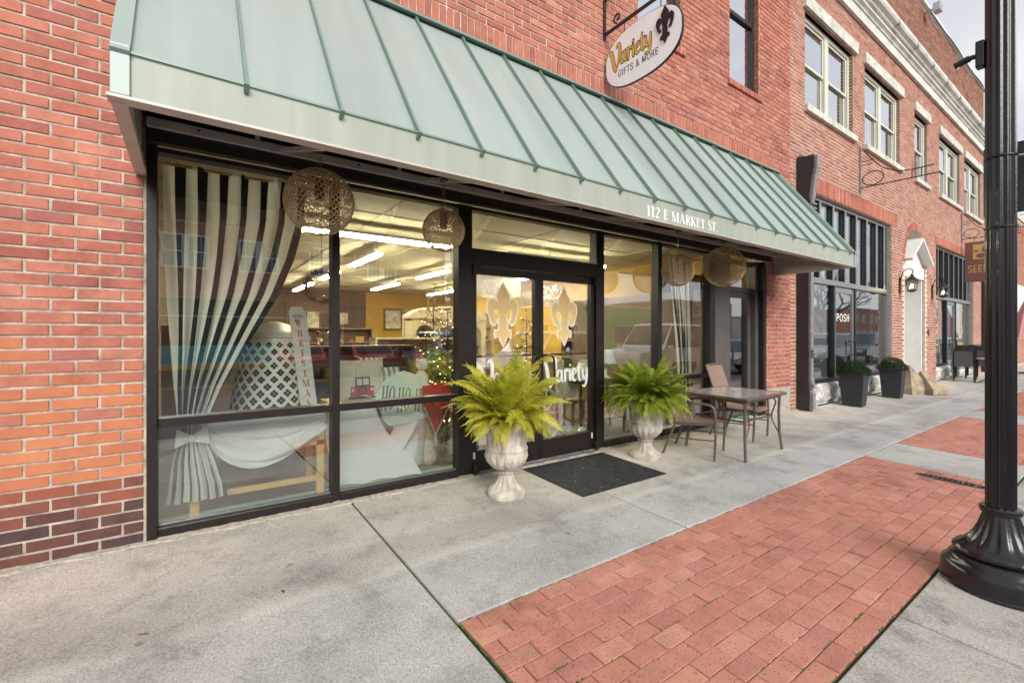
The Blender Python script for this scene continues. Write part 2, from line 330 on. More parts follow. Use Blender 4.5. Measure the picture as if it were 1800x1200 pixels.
def slab(x0, x1, y0, y1, m, par=walk, g=.008):
    b = MB(); x0 += g; x1 -= g; y0 += g; y1 -= g; e = .007
    b.add([(x0, y0, gz(y0) - .06), (x1, y0, gz(y0) - .06), (x1, y1, gz(y1) - .06), (x0, y1, gz(y1) - .06),
           (x0, y0, gz(y0) - e), (x1, y0, gz(y0) - e), (x1, y1, gz(y1) - e), (x0, y1, gz(y1) - e),
           (x0 + e, y0 + e, gz(y0)), (x1 - e, y0 + e, gz(y0)), (x1 - e, y1 - e, gz(y1)), (x0 + e, y1 - e, gz(y1))],
          [(8, 9, 10, 11)] + [(a, (a + 1) % 4, 4 + (a + 1) % 4, 4 + a) for a in range(4)] + [(4 + a, 4 + (a + 1) % 4, 8 + (a + 1) % 4, 8 + a) for a in range(4)])
    return b.build('slab', m, par)
PX = [(1.105, 6.63), (7.78, 11.29), (12.45, 17.9), (19.05, 24.5), (25.65, 31.1)]      # brick paving panels between concrete bands
xs = [-8.6, -6.7, -4.75, -2.85, 1.095, 3.05, 4.94, 6.68, 8.6, 10.5, 12.4, 14.35, 16.3, 18.2, 20.1, 22, 24, 26, 28, 30, 32, 36, 40, 46, 52, 60]
for a, c in zip(xs, xs[1:]):
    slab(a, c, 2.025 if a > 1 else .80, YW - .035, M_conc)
for a, c in [(-8.6, -6.7), (-6.7, -4.75), (-4.75, -2.85), (-2.85, -.9), (-.9, 1.095), (1.095, 3.07), (3.07, 5.0), (5.0, 6.9), (6.9, 8.8), (8.8, 10.7), (10.7, 12.6), (12.6, 15), (15, 17), (17, 19), (19, 21), (21, 23), (23, 26), (26, 30), (30, 40)]:
    slab(a, c, -.345, .795, M_conc2)
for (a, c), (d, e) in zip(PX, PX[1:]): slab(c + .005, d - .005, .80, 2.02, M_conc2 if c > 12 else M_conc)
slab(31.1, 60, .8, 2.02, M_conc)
# mortar fillet along the foot of the facade
fil = MB(); nf = 420; ed = [YW - .035 - .022 * abs(math.sin(i * .37) + .6 * math.sin(i * .131 + 1) + .5 * math.sin(i * .83)) * rnd.uniform(.55, 1.1) for i in range(nf + 1)]
fil.add([p for i in range(nf + 1) for p in ((-2.5 + i * .03, ed[i], gz(ed[i]) - .002), (-2.5 + i * .03, ed[i] + .006, gz(ed[i]) + .006 + rnd.uniform(0, .004)), (-2.5 + i * .03, YW + .02, .016 + rnd.uniform(0, .006)))],
        [(3 * i + j, 3 * i + 3 + j, 3 * i + 4 + j, 3 * i + 1 + j) for i in range(nf) for j in range(2)])
fil.build('mortar_fillet', mat('crumbled mortar', (.44, .39, .32), .95, vary=.3, scale=30, bump=.8), walk)

# brick pavers, running bond along the street
def paver_mesh(L, W, seed):
    r = random.Random(seed); e = .003; j = lambda: r.uniform(-.0015, .0015); x, y = L / 2, W / 2; b = MB()
    b.add([(sx * x + j(), sy * y + j(), -.05) for sx, sy in ((-1, -1), (1, -1), (1, 1), (-1, 1))] + [(sx * x + j(), sy * y + j(), -e) for sx, sy in ((-1, -1), (1, -1), (1, 1), (-1, 1))] +
          [(sx * (x - e) + j(), sy * (y - e) + j(), j()) for sx, sy in ((-1, -1), (1, -1), (1, 1), (-1, 1))],
          [(8, 9, 10, 11)] + [(a, (a + 1) % 4, 4 + (a + 1) % 4, 4 + a) for a in range(4)] + [(4 + a, 4 + (a + 1) % 4, 8 + (a + 1) % 4, 8 + a) for a in range(4)])
    me = b.mesh('paver'); me.materials.append(M_pave); return me
PV = {}
def pmesh(L, W, s):
    k = (round(L, 3), s)
    if k not in PV: PV[k] = paver_mesh(L, W, s)
    return PV[k]
moss = MB()        # moss and weeds seated in the paver joints
for i in range(900):
    r_ = rnd.randrange(13); y = .80 + r_ * (1.22 / 12); x = rnd.uniform(1.12, 6.6); cl = math.sin(x * 2.3 + r_ * 1.7) + math.sin(x * .9 - r_)
    if r_ not in (0, 12) and cl < .5: continue
    for q in range(3):
        s = rnd.uniform(.0022, .0055); xx = x + rnd.uniform(-.03, .03); yy = y + rnd.uniform(-.003, .003); moss.ball((xx, yy, gz(yy) - .0025), s, 5, 3, (rnd.uniform(1, 2.6), 1, .75))
for i in range(160):
    y = rnd.uniform(.82, 2.02); moss.ball((1.103 + rnd.uniform(-.004, .004), y, gz(y) - .004), rnd.uniform(.003, .006), 5, 3, (1, 2, .8))
moss.build('joint_moss', mat('moss', (.10, .13, .02), .95, vary=.5, scale=40, c2=(.05, .05, .02)), None, kind='stuff', label='green moss growing in the joints of the brick paving', cat='moss')
camv = Vector((0, 0, 1.37))
for pi, (x0, x1) in enumerate(PX):
    y0, y1 = .80, 2.02; rows = 12; rw = (y1 - y0) / rows; mod = .2045
    bed = MB(); bed.add([(x0, y0, gz(y0) - .009), (x1, y0, gz(y0) - .009), (x1, y1, gz(y1) - .009), (x0, y1, gz(y1) - .009)], [(0, 1, 2, 3)])
    bed = bed.build('brick_paving', M_sand, kind='structure')
    L = []
    for r_ in range(rows):
        y = y0 + rw * (r_ + .5); x = x0 - (mod / 2 if r_ % 2 else 0) + rnd.uniform(-.012, .012) * (r_ > 0)
        while x < x1 - .01:
            a = max(x, x0 + .003); c = min(x + mod, x1 - .003)
            if c - a > .03: L.append((a, c, y))
            x += mod
    L.sort(key=lambda q: math.hypot((q[0] + q[1]) / 2, q[2]))
    field = MB(); nmax = 300 if pi < 2 else 0
    for k, (a, c, y) in enumerate(L):
        ln = c - a - rnd.uniform(.004, .008); xc = (a + c) / 2; z = gz(y) + rnd.uniform(-.003, .0025)
        tx = SL + rnd.uniform(-.018, .018); ty = rnd.uniform(-.012, .012)
        if k < nmax:
            full = abs((c - a) - mod) < .004
            me = pmesh(.2005 if full else ln, rw - .0035, rnd.randrange(12) if full else 90)
            place('paver', me, bed, (xc, y, z), rot=(tx, ty, rnd.uniform(-.006, .006)))
        else:
            h = ln / 2; w = rw / 2 - .003
            field.box(xc - h, xc + h, y - w, y + w, z - .05, z)
    if field.v: field.build('paver_field', M_pave, bed, kind='stuff')

# ================================================================== brick walls
def brick_geo(L, H, d=.0075, jit=.0018, rr=rnd, bv=.003):
    x, z = L / 2, H / 2; j = lambda: rr.uniform(-jit, jit); S = ((-1, -1), (1, -1), (1, 1), (-1, 1))
    vs = [(sx * x, .02, sz * z) for sx, sz in S] + [(sx * x + j(), -d + bv, sz * z + j()) for sx, sz in S] + [(sx * (x - bv) + j(), -d + j() * .6, sz * (z - bv) + j()) for sx, sz in S]
    fs = [(8, 9, 10, 11)] + [(a, (a + 1) % 4, 4 + (a + 1) % 4, 4 + a) for a in range(4)] + [(4 + a, 4 + (a + 1) % 4, 8 + (a + 1) % 4, 8 + a) for a in range(4)]
    return vs, fs
def bond(x0, x1, z0, z1, ops=(), course=.0761, mod=.223, edge=None, phase=0):
    """running bond: list of (x_left, x_right, z_mid); ops are openings (x0,x1,z0,z1)"""
    res = []; n = int(round((z1 - z0) / course)); e = edge if edge is not None else x0
    for k in range(n):
        za = z0 + k * course; zc = za + course / 2; off = ((k + phase) % 2) * mod / 2
        cuts = [(x0, x1)]
        for o in ops:
            if o[2] < zc < o[3]:
                nc = []
                for a, c in cuts:
                    if o[1] <= a or o[0] >= c: nc.append((a, c)); continue
                    if o[0] > a: nc.append((a, o[0]))
                    if o[1] < c: nc.append((o[1], c))
                cuts = nc
        for a, c in cuts:
            i = math.floor((a - e - off) / mod) ; x = e + off + i * mod
            while x < c - .001:
                p, q = max(x, a), min(x + mod, c)
                if q - p > .035: res.append((p, q, zc))
                x += mod
    return res
def cells(mb, x0, x1, z0, z1, ops, ya, yb):
    X = sorted({x0, x1} | {v for o in ops for v in o[:2] if x0 < v < x1}); Z = sorted({z0, z1} | {v for o in ops for v in o[2:] if z0 < v < z1})
    for a, c in zip(X, X[1:]):
        run = None
        for e, f in list(zip(Z, Z[1:])) + [(None, None)]:
            hole = e is None or any(o[0] <= (a + c) / 2 <= o[1] and o[2] <= (e + f) / 2 <= o[3] for o in ops)
            if hole:
                if run: mb.box(a, c, ya, yb, run[0], run[1]); run = None
            else: run = (run[0], f) if run else (e, f)
    return mb
M_mort = mat('pale mortar', (.60, .52, .43), .95, vary=.15, scale=9, bump=.9, bscale=120, c2=(.30, .25, .21))
M_mort2 = mat('buff mortar', (.68, .60, .51), .95, vary=.15, scale=4, bump=.6, bscale=160)
BR_A = brickmat('red facade brick', [(.43, .145, .10), (.49, .185, .125), (.34, .11, .085), (.52, .215, .15), (.45, .16, .11), (.37, .135, .11), (.47, .17, .11)], dirt_amt=.6, mottle=.95)
BR_O = brickmat('orange facade brick', [(.50, .18, .09), (.54, .205, .105), (.45, .155, .09), (.52, .19, .095)], dirt_amt=.25, mottle=.5)
BR_D = brickmat('sooty base brick', [(.10, .05, .045), (.16, .065, .05), (.075, .05, .05), (.13, .055, .05)], dirt=(.02, .02, .022), dirt_amt=.6, mottle=.9)
BR_B = brickmat('brown red brick', [(.37, .165, .115), (.43, .20, .14), (.32, .135, .10), (.47, .235, .17), (.40, .175, .125), (.28, .12, .095)], dirt_amt=.3, mottle=.6)
BR_B2 = brickmat('rough parapet brick', [(.25, .11, .07), (.31, .15, .095), (.22, .09, .065), (.29, .13, .08)], dirt=(.07, .06, .05), dirt_amt=.6, mottle=1)

shop = thing('brick_shop_building', (4.4, 3.87, 0), label='red brick shop with green awning, glass storefront and double doors', cat='building')
OPS_A = [(4.75, 5.68, 5.42, 7.7), (6.95, 7.88, 5.42, 7.7), (-.235, 8.157, -.3, 2.80)]
wall = cells(MB(), -7, 9.02, -.2, 9.2, OPS_A, 3.879, 4.2).build('wall', M_mort, shop, world=True)
LA = []      # (cx, z, L, H, material, vertical?)
JN = .0145
for p, q, z in bond(-2.6, -.245, .0, 4.42, edge=-.245 - .223 * 20, phase=0):
    LA.append((p, q, z, .0761, 0 if z > 1.2 + rnd.uniform(-.35, .25) else (1 if z > .46 + rnd.uniform(-.1, .1) else (5 if z > .22 + rnd.uniform(-.08, .12) else 2))))
for p, q, z in bond(-.245, 9.02, 4.492, 8.8, OPS_A, edge=-.245): LA.append((p, q, z, .0761, 0))
for p, q, z in bond(8.165, 9.02, .0, 4.492, edge=8.165, phase=1): LA.append((p, q, z, .0761, 0 if z > .45 else 3))
for i in range(int((8.45 + .3) / .0762)): LA.append((-.3 + i * .0762, -.3 + (i + 1) * .0762, 4.27 + .111, .222, 0))
for a in (4.75, 6.95):
    for i in range(14): LA.append((a - .07 + i * .0762, a - .07 + (i + 1) * .0762, 5.37, .1, 4))
fw = (math.cos(R(54.7)), math.sin(R(54.7)))
def vis(p, q, z):
    x = (p + q) / 2; d = x * fw[0] + YW * fw[1]
    if d < .3: return 0
    px = 900 + 800 * (x * fw[1] - YW * fw[0]) / d; py = 591 - 800 * (z - 1.37) / d
    if not (-40 < px < 1790 and -30 < py < 1230): return 0
    if -.29 < x < 8.45 and 2.45 < z < 4.26: return 0
    return 1 / d ** 2 * (q - p) * 1 + 1e-6
LA.sort(key=lambda t: -vis(t[0], t[1], t[2]))
bm_cache = {}
BMATS = [BR_A, BR_O, BR_D, mat('painted grey brick', (.42, .38, .35), .9, vary=.2, scale=20, bump=.5), BR_A, brickmat('dark red base brick', [(.26, .085, .055), (.20, .07, .055), (.31, .10, .06), (.17, .07, .06)], dirt=(.03, .025, .025), dirt_amt=.6, mottle=.8)]
fields = {0: MB(), 1: MB(), 2: MB(), 3: MB(), 5: MB()}
for k, (p, q, z, h, mi) in enumerate(LA):
    L = q - p - JN; H = h - JN; xc = (p + q) / 2
    if k < 300 and mi in (0, 1, 2, 5) and vis(p, q, z) > 0:
        key = (round(L, 2), round(H, 2), mi, rnd.randrange(5))
        if key not in bm_cache:
            me = bpy.data.meshes.new('brick'); vs, fs = brick_geo(L, H); me.from_pydata(vs, [], fs); me.materials.append(BMATS[mi]); bm_cache[key] = me
        place('brick', bm_cache[key], wall, (xc - 4.4, .009 + rnd.uniform(-.002, .002), z + rnd.uniform(-.0015, .0015)), rot=(rnd.uniform(-.008, .008), rnd.uniform(-.005, .005), rnd.uniform(-.006, .006)))
    else:
        d = .009 if mi != 4 else .045
        vs, fs = brick_geo(L, H, d); y = 3.879 + rnd.uniform(-.002, .002)
        fields[0 if mi == 4 else mi].add([(a + xc, b + y, c + z) for a, b, c in vs], fs)
for mi, nm in ((0, 'brick_field'), (3, 'painted_brick_field'), (1, 'orange_brick_field'), (2, 'sooty_brick_field'), (5, 'dark_red_brick_field')):
    if fields[mi].v: fields[mi].build(nm, BMATS[mi], wall, world=True, kind='stuff')
rev = MB()      # jamb of the pier beside the side door and window reveals, with brick ends
for k in range(32):
    vs, fs = brick_geo(.20 if k % 2 else .10, .0636); z = .04 + k * .0761
    rev.add([(8.157 + b, 3.879 + .105 + (a if k % 2 else a - .05), c + z) for a, b, c in vs], fs)
for ox in (5.68, 7.88):
    for k in range(30):
        vs, fs = brick_geo(.1, .0636); z = 5.46 + k * .0761
        rev.add([(ox + b, 3.879 + .055 + a, c + z) for a, b, c in vs], fs)
rev.build('jamb_brick_field', BR_A, wall, world=True, kind='stuff')
M_black = mat('black painted timber', (.016, .012, .011), .55, vary=.5, scale=12, bump=.3, bscale=60)
M_bronze = mat('dark bronze aluminium', (.018, .012, .011), .42, metal=.2, vary=.3, scale=14)
M_pane_up = glassmat('upper window glass', 18, (.5, .52, .55))
for a in (4.75, 6.95):
    w = MB(); x0, x1, z0, z1 = a, a + .93, 5.42, 7.7
    w.box(x0, x0 + .07, 3.96, 4.05, z0, z1).box(x1 - .07, x1, 3.96, 4.05, z0, z1).box(x0 + .07, x1 - .07, 3.96, 4.05, z0, z0 + .07).box(x0 + .07, x1 - .07, 3.96, 4.05, 6.6, 6.66)
    w = w.build('window', M_black, shop, world=True)
    MB().box(x0 + .07, x1 - .07, 4.0, 4.006, z0 + .07, z1).build('pane', M_pane_up, w, world=True)
    MB().box(x0, x1, 4.12, 4.15, z0, z1).build('blind', mat('white roller blind', (.75, .75, .73), .9), w, world=True)
# brick building next door
bld = thing('brick_corner_building', (17, 3.87, 0), label='two storey brown brick building with white cornice and stone lintels', cat='building')
WB = [(9.63, 12.05, 5.8, 7.64), (12.74, 15.27, 5.8, 7.64), (16.52, 17.77, 5.8, 7.64), (19.05, 21.62, 5.8, 7.64), (22.25, 24.85, 5.8, 7.64)]
OPS_B = WB + [(9.95, 14.65, -.3, 4.2), (15.66, 17.56, -.3, 4.36), (18.68, 23.7, -.3, 4.2)]
wb = cells(MB(), 9.02, 25.4, -.2, 10.95, OPS_B, 3.880, 4.25)
AX, AW, AZ, AH = 16.61, .95, 3.35, 1.0
pts = [(AX + AW * math.cos(t), AZ + AH * math.sin(t)) for t in [math.pi * i / 20 for i in range(21)]]
for s_ in (0, 1):
    half = pts[:11] if s_ == 0 else pts[10:][::-1]; cx_ = 17.56 if s_ == 0 else 15.66
    for (a, b), (c, d) in zip(half, half[1:]): wb.prism([(a, b), (cx_, b), (cx_, d), (c, d)] if abs(d - b) > 1e-5 else [(a, b), (c, d), (cx_, d)], 3.880, 4.25)
wb.prism([(15.66, 4.35), (17.56, 4.35), (17.56, 4.362), (15.66, 4.362)], 3.880, 4.25)
wb = wb.build('wall', M_mort2, bld, world=True)
fb, fs2 = MB(), MB()
inarch = lambda x, z: ((x - AX) / (AW + .1)) ** 2 + (max(0, z - AZ) / (AH + .1)) ** 2 < 1
fp = MB()
for p, q, z in bond(9.02, 25.4, .0, 10.9, OPS_B[:6] + [(15.66, 17.56, -.3, 3.35), (18.68, 23.7, -.3, 4.2), (9.95, 15.02, 4.2, 4.50), (18.6, 23.75, 4.2, 4.45), (9, 26, 8.45, 9.1)], course=.0725, mod=.215):
    if inarch((p + q) / 2, z): continue
    vs, fs = brick_geo(q - p - .014, .0575, .006, .0015); y = 3.880 + rnd.uniform(-.002, .002)
    (fb if z < 9 else fp).add([(a + (p + q) / 2, b + y, c + z) for a, b, c in vs], fs)
for x0, x1, z0 in ((9.95, 15.02, 4.2), (18.6, 23.75, 4.2)):
    n = int((x1 - x0) / .0745)
    for i in range(n):
        vs, fs = brick_geo(.0625, .285 if z0 < 4.3 and x0 < 15 else .235, .014, .0015); fs2.add([(a + x0 + (i + .5) * .0745, b + 3.880, c + z0 + (.15 if x0 < 15 else .125)) for a, b, c in vs], fs)
for i in range(34):
    t = math.pi * (i + .5) / 34; vs, fs = brick_geo(.066, .2, .012, .0015); cx_, cz_ = AX + (AW + .0) * math.cos(t), AZ + AH * math.sin(t)
    nx, nz_ = math.cos(t) * AH, math.sin(t) * AW; l = math.hypot(nx, nz_); nx /= l; nz_ /= l
    fs2.add([(cx_ + a * -nz_ + (c + .1) * nx, b + 3.880, cz_ + a * nx + (c + .1) * nz_) for a, b, c in vs], fs)
for k in range(60):          # window jamb brick ends
    for x0, x1, z0, z1 in WB:
        z = z0 + .035 + k * .0725
        if z < z1 - .03:
            vs, fs = brick_geo(.1, .0605); fb.add([(x1 - b, 3.935 + a, c + z) for a, b, c in vs], fs)
for k in range(57):
    for xx in (14.65, 15.66, 17.56, 23.7):
        vs, fs = brick_geo(.12 if k % 2 else .2, .0605); z = .036 + k * .0725; sg = 1 if xx in (14.65, 17.56, 23.7) else -1
        if xx in (15.66, 17.56) and z > 3.35: continue
        fb.add([(xx - sg * b * .5, 3.99 + a, c + z) for a, b, c in vs], fs)
fb.build('brick_field', BR_B, wb, world=True, kind='stuff'); fp.build('parapet_brick_field', BR_B2, wb, world=True, kind='stuff')
fs2.build('soldier_brick_field', BR_A, wb, world=True, kind='stuff')
M_stone = mat('limestone', (.58, .565, .50), .85, vary=.18, scale=7, bump=.4, bscale=50, c2=(.40, .39, .35))
M_sash = mat('cream sage window paint', (.60, .595, .51), .5, vary=.06)
M_pane_b = glassmat('reflective sash glass', 18, (.35, .37, .4), ripple=.03)
M_blind = mat('pale blind', (.6, .6, .6), .9)
for i, (x0, x1, z0, z1) in enumerate(WB):
    MB().box(x0 - .09, x1 + .13, 3.81, 3.97, z1 - .0, z1 + .25).build('lintel', M_stone, bld, world=True, bevel=.012)
    MB().box(x0 - .05, x1 + .07, 3.80, 4.02, z0 - .13, z0).build('window_sill', M_stone, bld, world=True, bevel=.01)
    f = MB(); ya, yb = 3.955, 4.06; f.box(x0, x0 + .09, ya, yb, z0, z1).box(x1 - .09, x1, ya, yb, z0, z1).box(x0 + .09, x1 - .09, ya, yb, z1 - .1, z1).box(x0 + .09, x1 - .09, ya, yb, z0, z0 + .06)
    halves = [(x0 + .09, x1 - .09)]
    if x1 - x0 > 2:
        xm = (x0 + x1) / 2; f.box(xm - .09, xm + .09, ya, yb, z0 + .06, z1 - .1); halves = [(x0 + .09, xm - .09), (xm + .09, x1 - .09)]
    f = f.build('window', M_sash, bld, world=True, bevel=.006)
    for a, c in halves:
        zm = (z0 + z1) / 2
        for (lo, hi, y) in ((zm - .02, z1 - .1, 3.985), (z0 + .06, zm + .02, 4.02)):
            s_ = MB(); w_ = .05; s_.box(a, a + w_, y, y + .03, lo, hi).box(c - w_, c, y, y + .03, lo, hi).box(a + w_, c - w_, y, y + .03, lo, lo + w_).box(a + w_, c - w_, y, y + .03, hi - w_, hi)
            s_.build('sash', M_sash, f, world=True)
            MB().box(a + w_, c - w_, y + .012, y + .017, lo + w_, hi - w_).build('pane', M_pane_b, f, world=True)
        mb = MB()
        for t in (1, 2): mb.box(a + (c - a) * t / 3 - .009, a + (c - a) * t / 3 + .009, 4.055, 4.07, z0 + .06, z1 - .1)
        for zz in (z0 + .5, z1 - .5): mb.box(a, c, 4.056, 4.069, zz - .009, zz + .009)
        mb.build('muntin', M_sash, f, world=True)
    MB().box(x0, x1, 4.16, 4.18, z0, z1).build('blind', M_blind, f, world=True)
# cornice: stepped mouldings
M_corn = mat('painted cornice', (.66, .65, .60), .6, vary=.12, scale=2.5, c2=(.48, .47, .43), bump=.2)
for nm, pr in (('cornice_frieze', [(3.90, 8.45), (3.80, 8.45), (3.80, 8.50), (3.825, 8.52), (3.825, 8.72), (3.90, 8.72)]),
               ('cornice_moulding', [(3.90, 8.723), (3.80, 8.723), (3.78, 8.76), (3.73, 8.79), (3.73, 8.84), (3.76, 8.85), (3.76, 8.90), (3.90, 8.90)]),
               ('cornice_crown', [(3.90, 8.903), (3.70, 8.903), (3.68, 8.94), (3.61, 8.98), (3.585, 9.03), (3.585, 9.12), (3.60, 9.14), (3.90, 9.16)])):
    MB().prism(pr, 9.03, 25.4, 'x').build(nm, M_corn, bld, world=True)
for i in range(11): MB().box(9.6 + i * 1.5, 9.606 + i * 1.5, 3.578, 3.90, 8.93, 9.125).build('cornice_joint', mat('cornice seam', (.2, .2, .19), .8), bld, world=True)
MB().box(9.0, 25.45, 3.80, 4.3, 10.93, 11.03).build('coping', mat('white metal coping', (.7, .72, .74), .35, metal=.3), bld, world=True)
fl = MB().box(17.3, 17.55, 3.5, 3.66, 10.62, 10.86).bar((17.42, 3.9, 10.75), (17.42, 3.62, 10.75), .05)
fl.build('floodlight', mat('galvanised lamp housing', (.45, .46, .47), .4, metal=.6), None, label='small floodlight fixed under the parapet coping', cat='floodlight', bevel=.01)
tag(MB().tube([(17.6, 3.79, 10.9)] + [(17.6 + i * .8, 3.785, 10.88 - .05 * math.sin(i * 1.3)) for i in range(1, 10)], .012, 6).build('cable', mat('black cable', (.02, .02, .02), .5)), 'thin cable running along the parapet below the coping', 'cable')

# shop fronts next door
M_alu = mat('grey aluminium', (.36, .36, .36), .35, metal=.7, vary=.08)
M_dk = mat('dark teal aluminium', (.022, .030, .033), .4, metal=.3, vary=.2)
M_pane_s = glassmat('shopfront glass', 3.2, (.72, .76, .76), ripple=.05)
M_rock = mat('whitewashed rock face', (.66, .65, .63), .9, vary=.12, scale=9, bump=1, bscale=16, c2=(.32, .30, .28))
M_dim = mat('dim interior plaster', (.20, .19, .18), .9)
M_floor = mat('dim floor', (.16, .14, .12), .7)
def shopfront(x0, x1, zt, dl, dr, fins, z_r=2.5):
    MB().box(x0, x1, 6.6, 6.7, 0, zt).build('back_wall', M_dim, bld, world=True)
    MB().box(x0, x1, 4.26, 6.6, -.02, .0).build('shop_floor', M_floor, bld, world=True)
    f = MB(); ya, yb = 3.97, 4.08
    f.box(x0, x0 + .05, ya, yb, .42, zt).box(x1 - .06, x1, ya, yb, .42, zt).box(x0 + .05, x1 - .06, ya - .01, yb, zt - .05, zt)
    f.build('shopfront_frame', M_alu, bld, world=True)
    MB().box(x0 + .05, x1 - .06, ya - .02, yb, z_r - .05, z_r + .06).build('transom_rail', M_alu, bld, world=True, bevel=.005)
    MB().box(x0 + .05, dl, ya - .03, yb, .42, .50).build('sill_rail', M_dk, bld, world=True)
    MB().box(dr, x1 - .06, ya - .03, yb, .42, .50).build('sill_rail', M_dk, bld, world=True)
    for xf in fins:
        b = MB().box(xf - .03, xf + .03, ya - .0, yb + .04, z_r + .06, zt - .05)
        o = b.build('mullion_fin', M_dk, bld, world=True); MB().box(xf - .034, xf + .034, ya - .016, ya - .001, z_r + .06, zt - .05).build('mullion_cap', M_alu, o, world=True)
    for xf in (dl - .04, dr + .04):
        MB().box(xf - .04, xf + .04, ya - .005, yb + .02, .50 if xf < dl or xf > dr else 0, z_r - .05).build('mullion', M_dk, bld, world=True)
    e = [x0 + .05] + [v for xf in fins for v in (xf - .034, xf + .034)] + [x1 - .06]
    for a, c in zip(e[::2], e[1::2]): MB().box(a, c, 4.02, 4.026, z_r + .06, zt - .05).build('pane', M_pane_s, bld, world=True)
    MB().box(x0 + .05, dl - .08, 4.02, 4.026, .5, z_r - .05).build('pane', M_pane_s, bld, world=True)
    MB().box(dr + .08, x1 - .06, 4.02, 4.026, .5, z_r - .05).build('pane', M_pane_s, bld, world=True)
    d = MB(); d.box(dl + .004, dl + .10, 3.99, 4.04, .03, z_r - .06).box(dr - .10, dr - .004, 3.99, 4.04, .03, z_r - .06).box(dl + .10, dr - .10, 3.99, 4.04, z_r - .18, z_r - .06).box(dl + .10, dr - .10, 3.99, 4.04, .03, .25)
    d = d.build('door', M_alu, bld, world=True, bevel=.004)
    MB().box(dl + .10, dr - .10, 4.01, 4.016, .25, z_r - .18).build('pane', M_pane_s, d, world=True)
    MB().tube([(dr - .13, 3.99, 1.25), (dr - .13, 3.92, 1.25), (dr - .13, 3.92, .95), (dr - .13, 3.99, .95)], .014, 8).build('door_handle', M_black, d, world=True)
    for a, c in ((x0, dl - .08), (dr + .08, x1)):
        g = MB(); n = max(2, int((c - a) / .5))
        for i in range(n):
            p, q = a + (c - a) * i / n + .006, a + (c - a) * (i + 1) / n - .006
            g.grid(lambda u, v: (p + (q - p) * u, 3.90 - (.05 + .025 * math.sin(9 * u + i * 2) * math.cos(7 * v + i) + rnd.uniform(0, .02)) * (1 if 0 < u < 1 and 0 < v < 1 else .2), .05 + .365 * v), 8, 6)
        g.box(a, c, 3.90, 4.1, 0, .418)
        g.build('stone_base', M_rock, bld, world=True, smooth=60)
shopfront(9.95, 14.65, 4.18, 11.32, 12.44, [10.53, 11.2, 11.85, 12.5, 13.15, 13.8, 14.35])
shopfront(18.68, 23.7, 4.18, 20.45, 21.55, [19.3, 19.95, 20.6, 21.25, 21.9, 22.5, 23.1], z_r=2.6)
# white doorway under the arch
M_white = mat('white painted wood', (.70, .70, .68), .5, vary=.05)
MB().box(15.66, 17.56, 4.55, 4.65, 0, 4.4).build('recess_wall', M_white, bld, world=True)
MB().box(15.665, 15.75, 3.95, 4.549, 0, 3.0).build('door_casing', M_white, bld, world=True); MB().box(17.47, 17.555, 3.95, 4.549, 0, 3.0).build('door_casing', M_white, bld, world=True)
dd = MB().box(15.9, 17.3, 4.49, 4.54, .03, 2.75).build('door', M_white, bld, world=True)
for i in range(2):
    for k in range(3): MB().box(16.02 + i * .64, 16.52 + i * .64, 4.478, 4.489, .25 + k * .83, .95 + k * .83).build('door_panel', M_white, dd, world=True, bevel=.004)
pd = MB().prism([(15.70, 3.35), (17.52, 3.35), (17.52, 3.43), (16.61, 4.02), (15.70, 3.43)], 3.93, 4.5).box(15.68, 17.54, 3.9, 4.5, 3.0, 3.34)
pd = pd.build('pediment', M_white, bld, world=True, bevel=.01)
for sg in (-1, 1):
    MB().bar((16.61 + sg * .99, 3.87, 3.42), (16.61, 3.87, 4.07), .34, .07, up=(0, 0, 1)).build('raking_cornice', M_white, pd, world=True)
MB().box(15.66, 17.56, 3.88, 4.6, -.02, .02).build('threshold', M_stone, bld, world=True)
# cast iron pilasters flanking the shop fronts
M_iron = mat('worn black iron', (.020, .019, .020), .5, metal=.3, vary=.6, scale=5, c2=(.045, .042, .042), bump=.3, bscale=30)
M_iron2 = mat('worn grey iron edge', (.27, .26, .25), .55, metal=.3, vary=.3, scale=12, bump=.4, bscale=40)
for px_ in (9.25, 24.95):
    p = thing('iron_pilaster', (px_ + .09, 3.87, 0), label='worn black cast iron pilaster between the two buildings' if px_ < 10 else 'dark cast iron pilaster at the far end of the brick building', cat='pilaster')
    MB().prism([(3.90, .01), (3.655, .01), (3.655, .35), (3.672, .42), (3.672, 3.55), (3.66, 3.62), (3.64, 3.75), (3.665, 3.95), (3.62, 4.3), (3.585, 4.45), (3.585, 4.68), (3.90, 4.68)], px_, px_ + .16, 'x').build('shaft', M_iron, p, world=True)
    e = MB(); e.prism([(3.654, .02), (3.60, .02), (3.60, .32), (3.64, .40), (3.61, .5), (3.635, .62), (3.63, 3.5), (3.60, 3.62), (3.63, 3.75), (3.60, 3.95), (3.565, 4.3), (3.53, 4.45), (3.53, 4.66), (3.58, 4.66), (3.58, 4.45), (3.615, 4.3), (3.66, 3.95), (3.635, 3.75), (3.655, 3.62), (3.67, 3.5), (3.67, .42)], px_ + .02, px_ + .14, 'x')
    for zz in (.42, .47, 1.0, 1.05, 1.1, 3.70, 3.78): e.box(px_ + .005, px_ + .155, 3.585, 3.66, zz, zz + .028)
    e.build('front_moulding', M_iron2, p, world=True)
    MB().ball((px_ + .08, 3.80, 4.72), .07, 10, 6, (1, 1, .6)).build('finial', M_iron2, p, world=True, smooth=60)
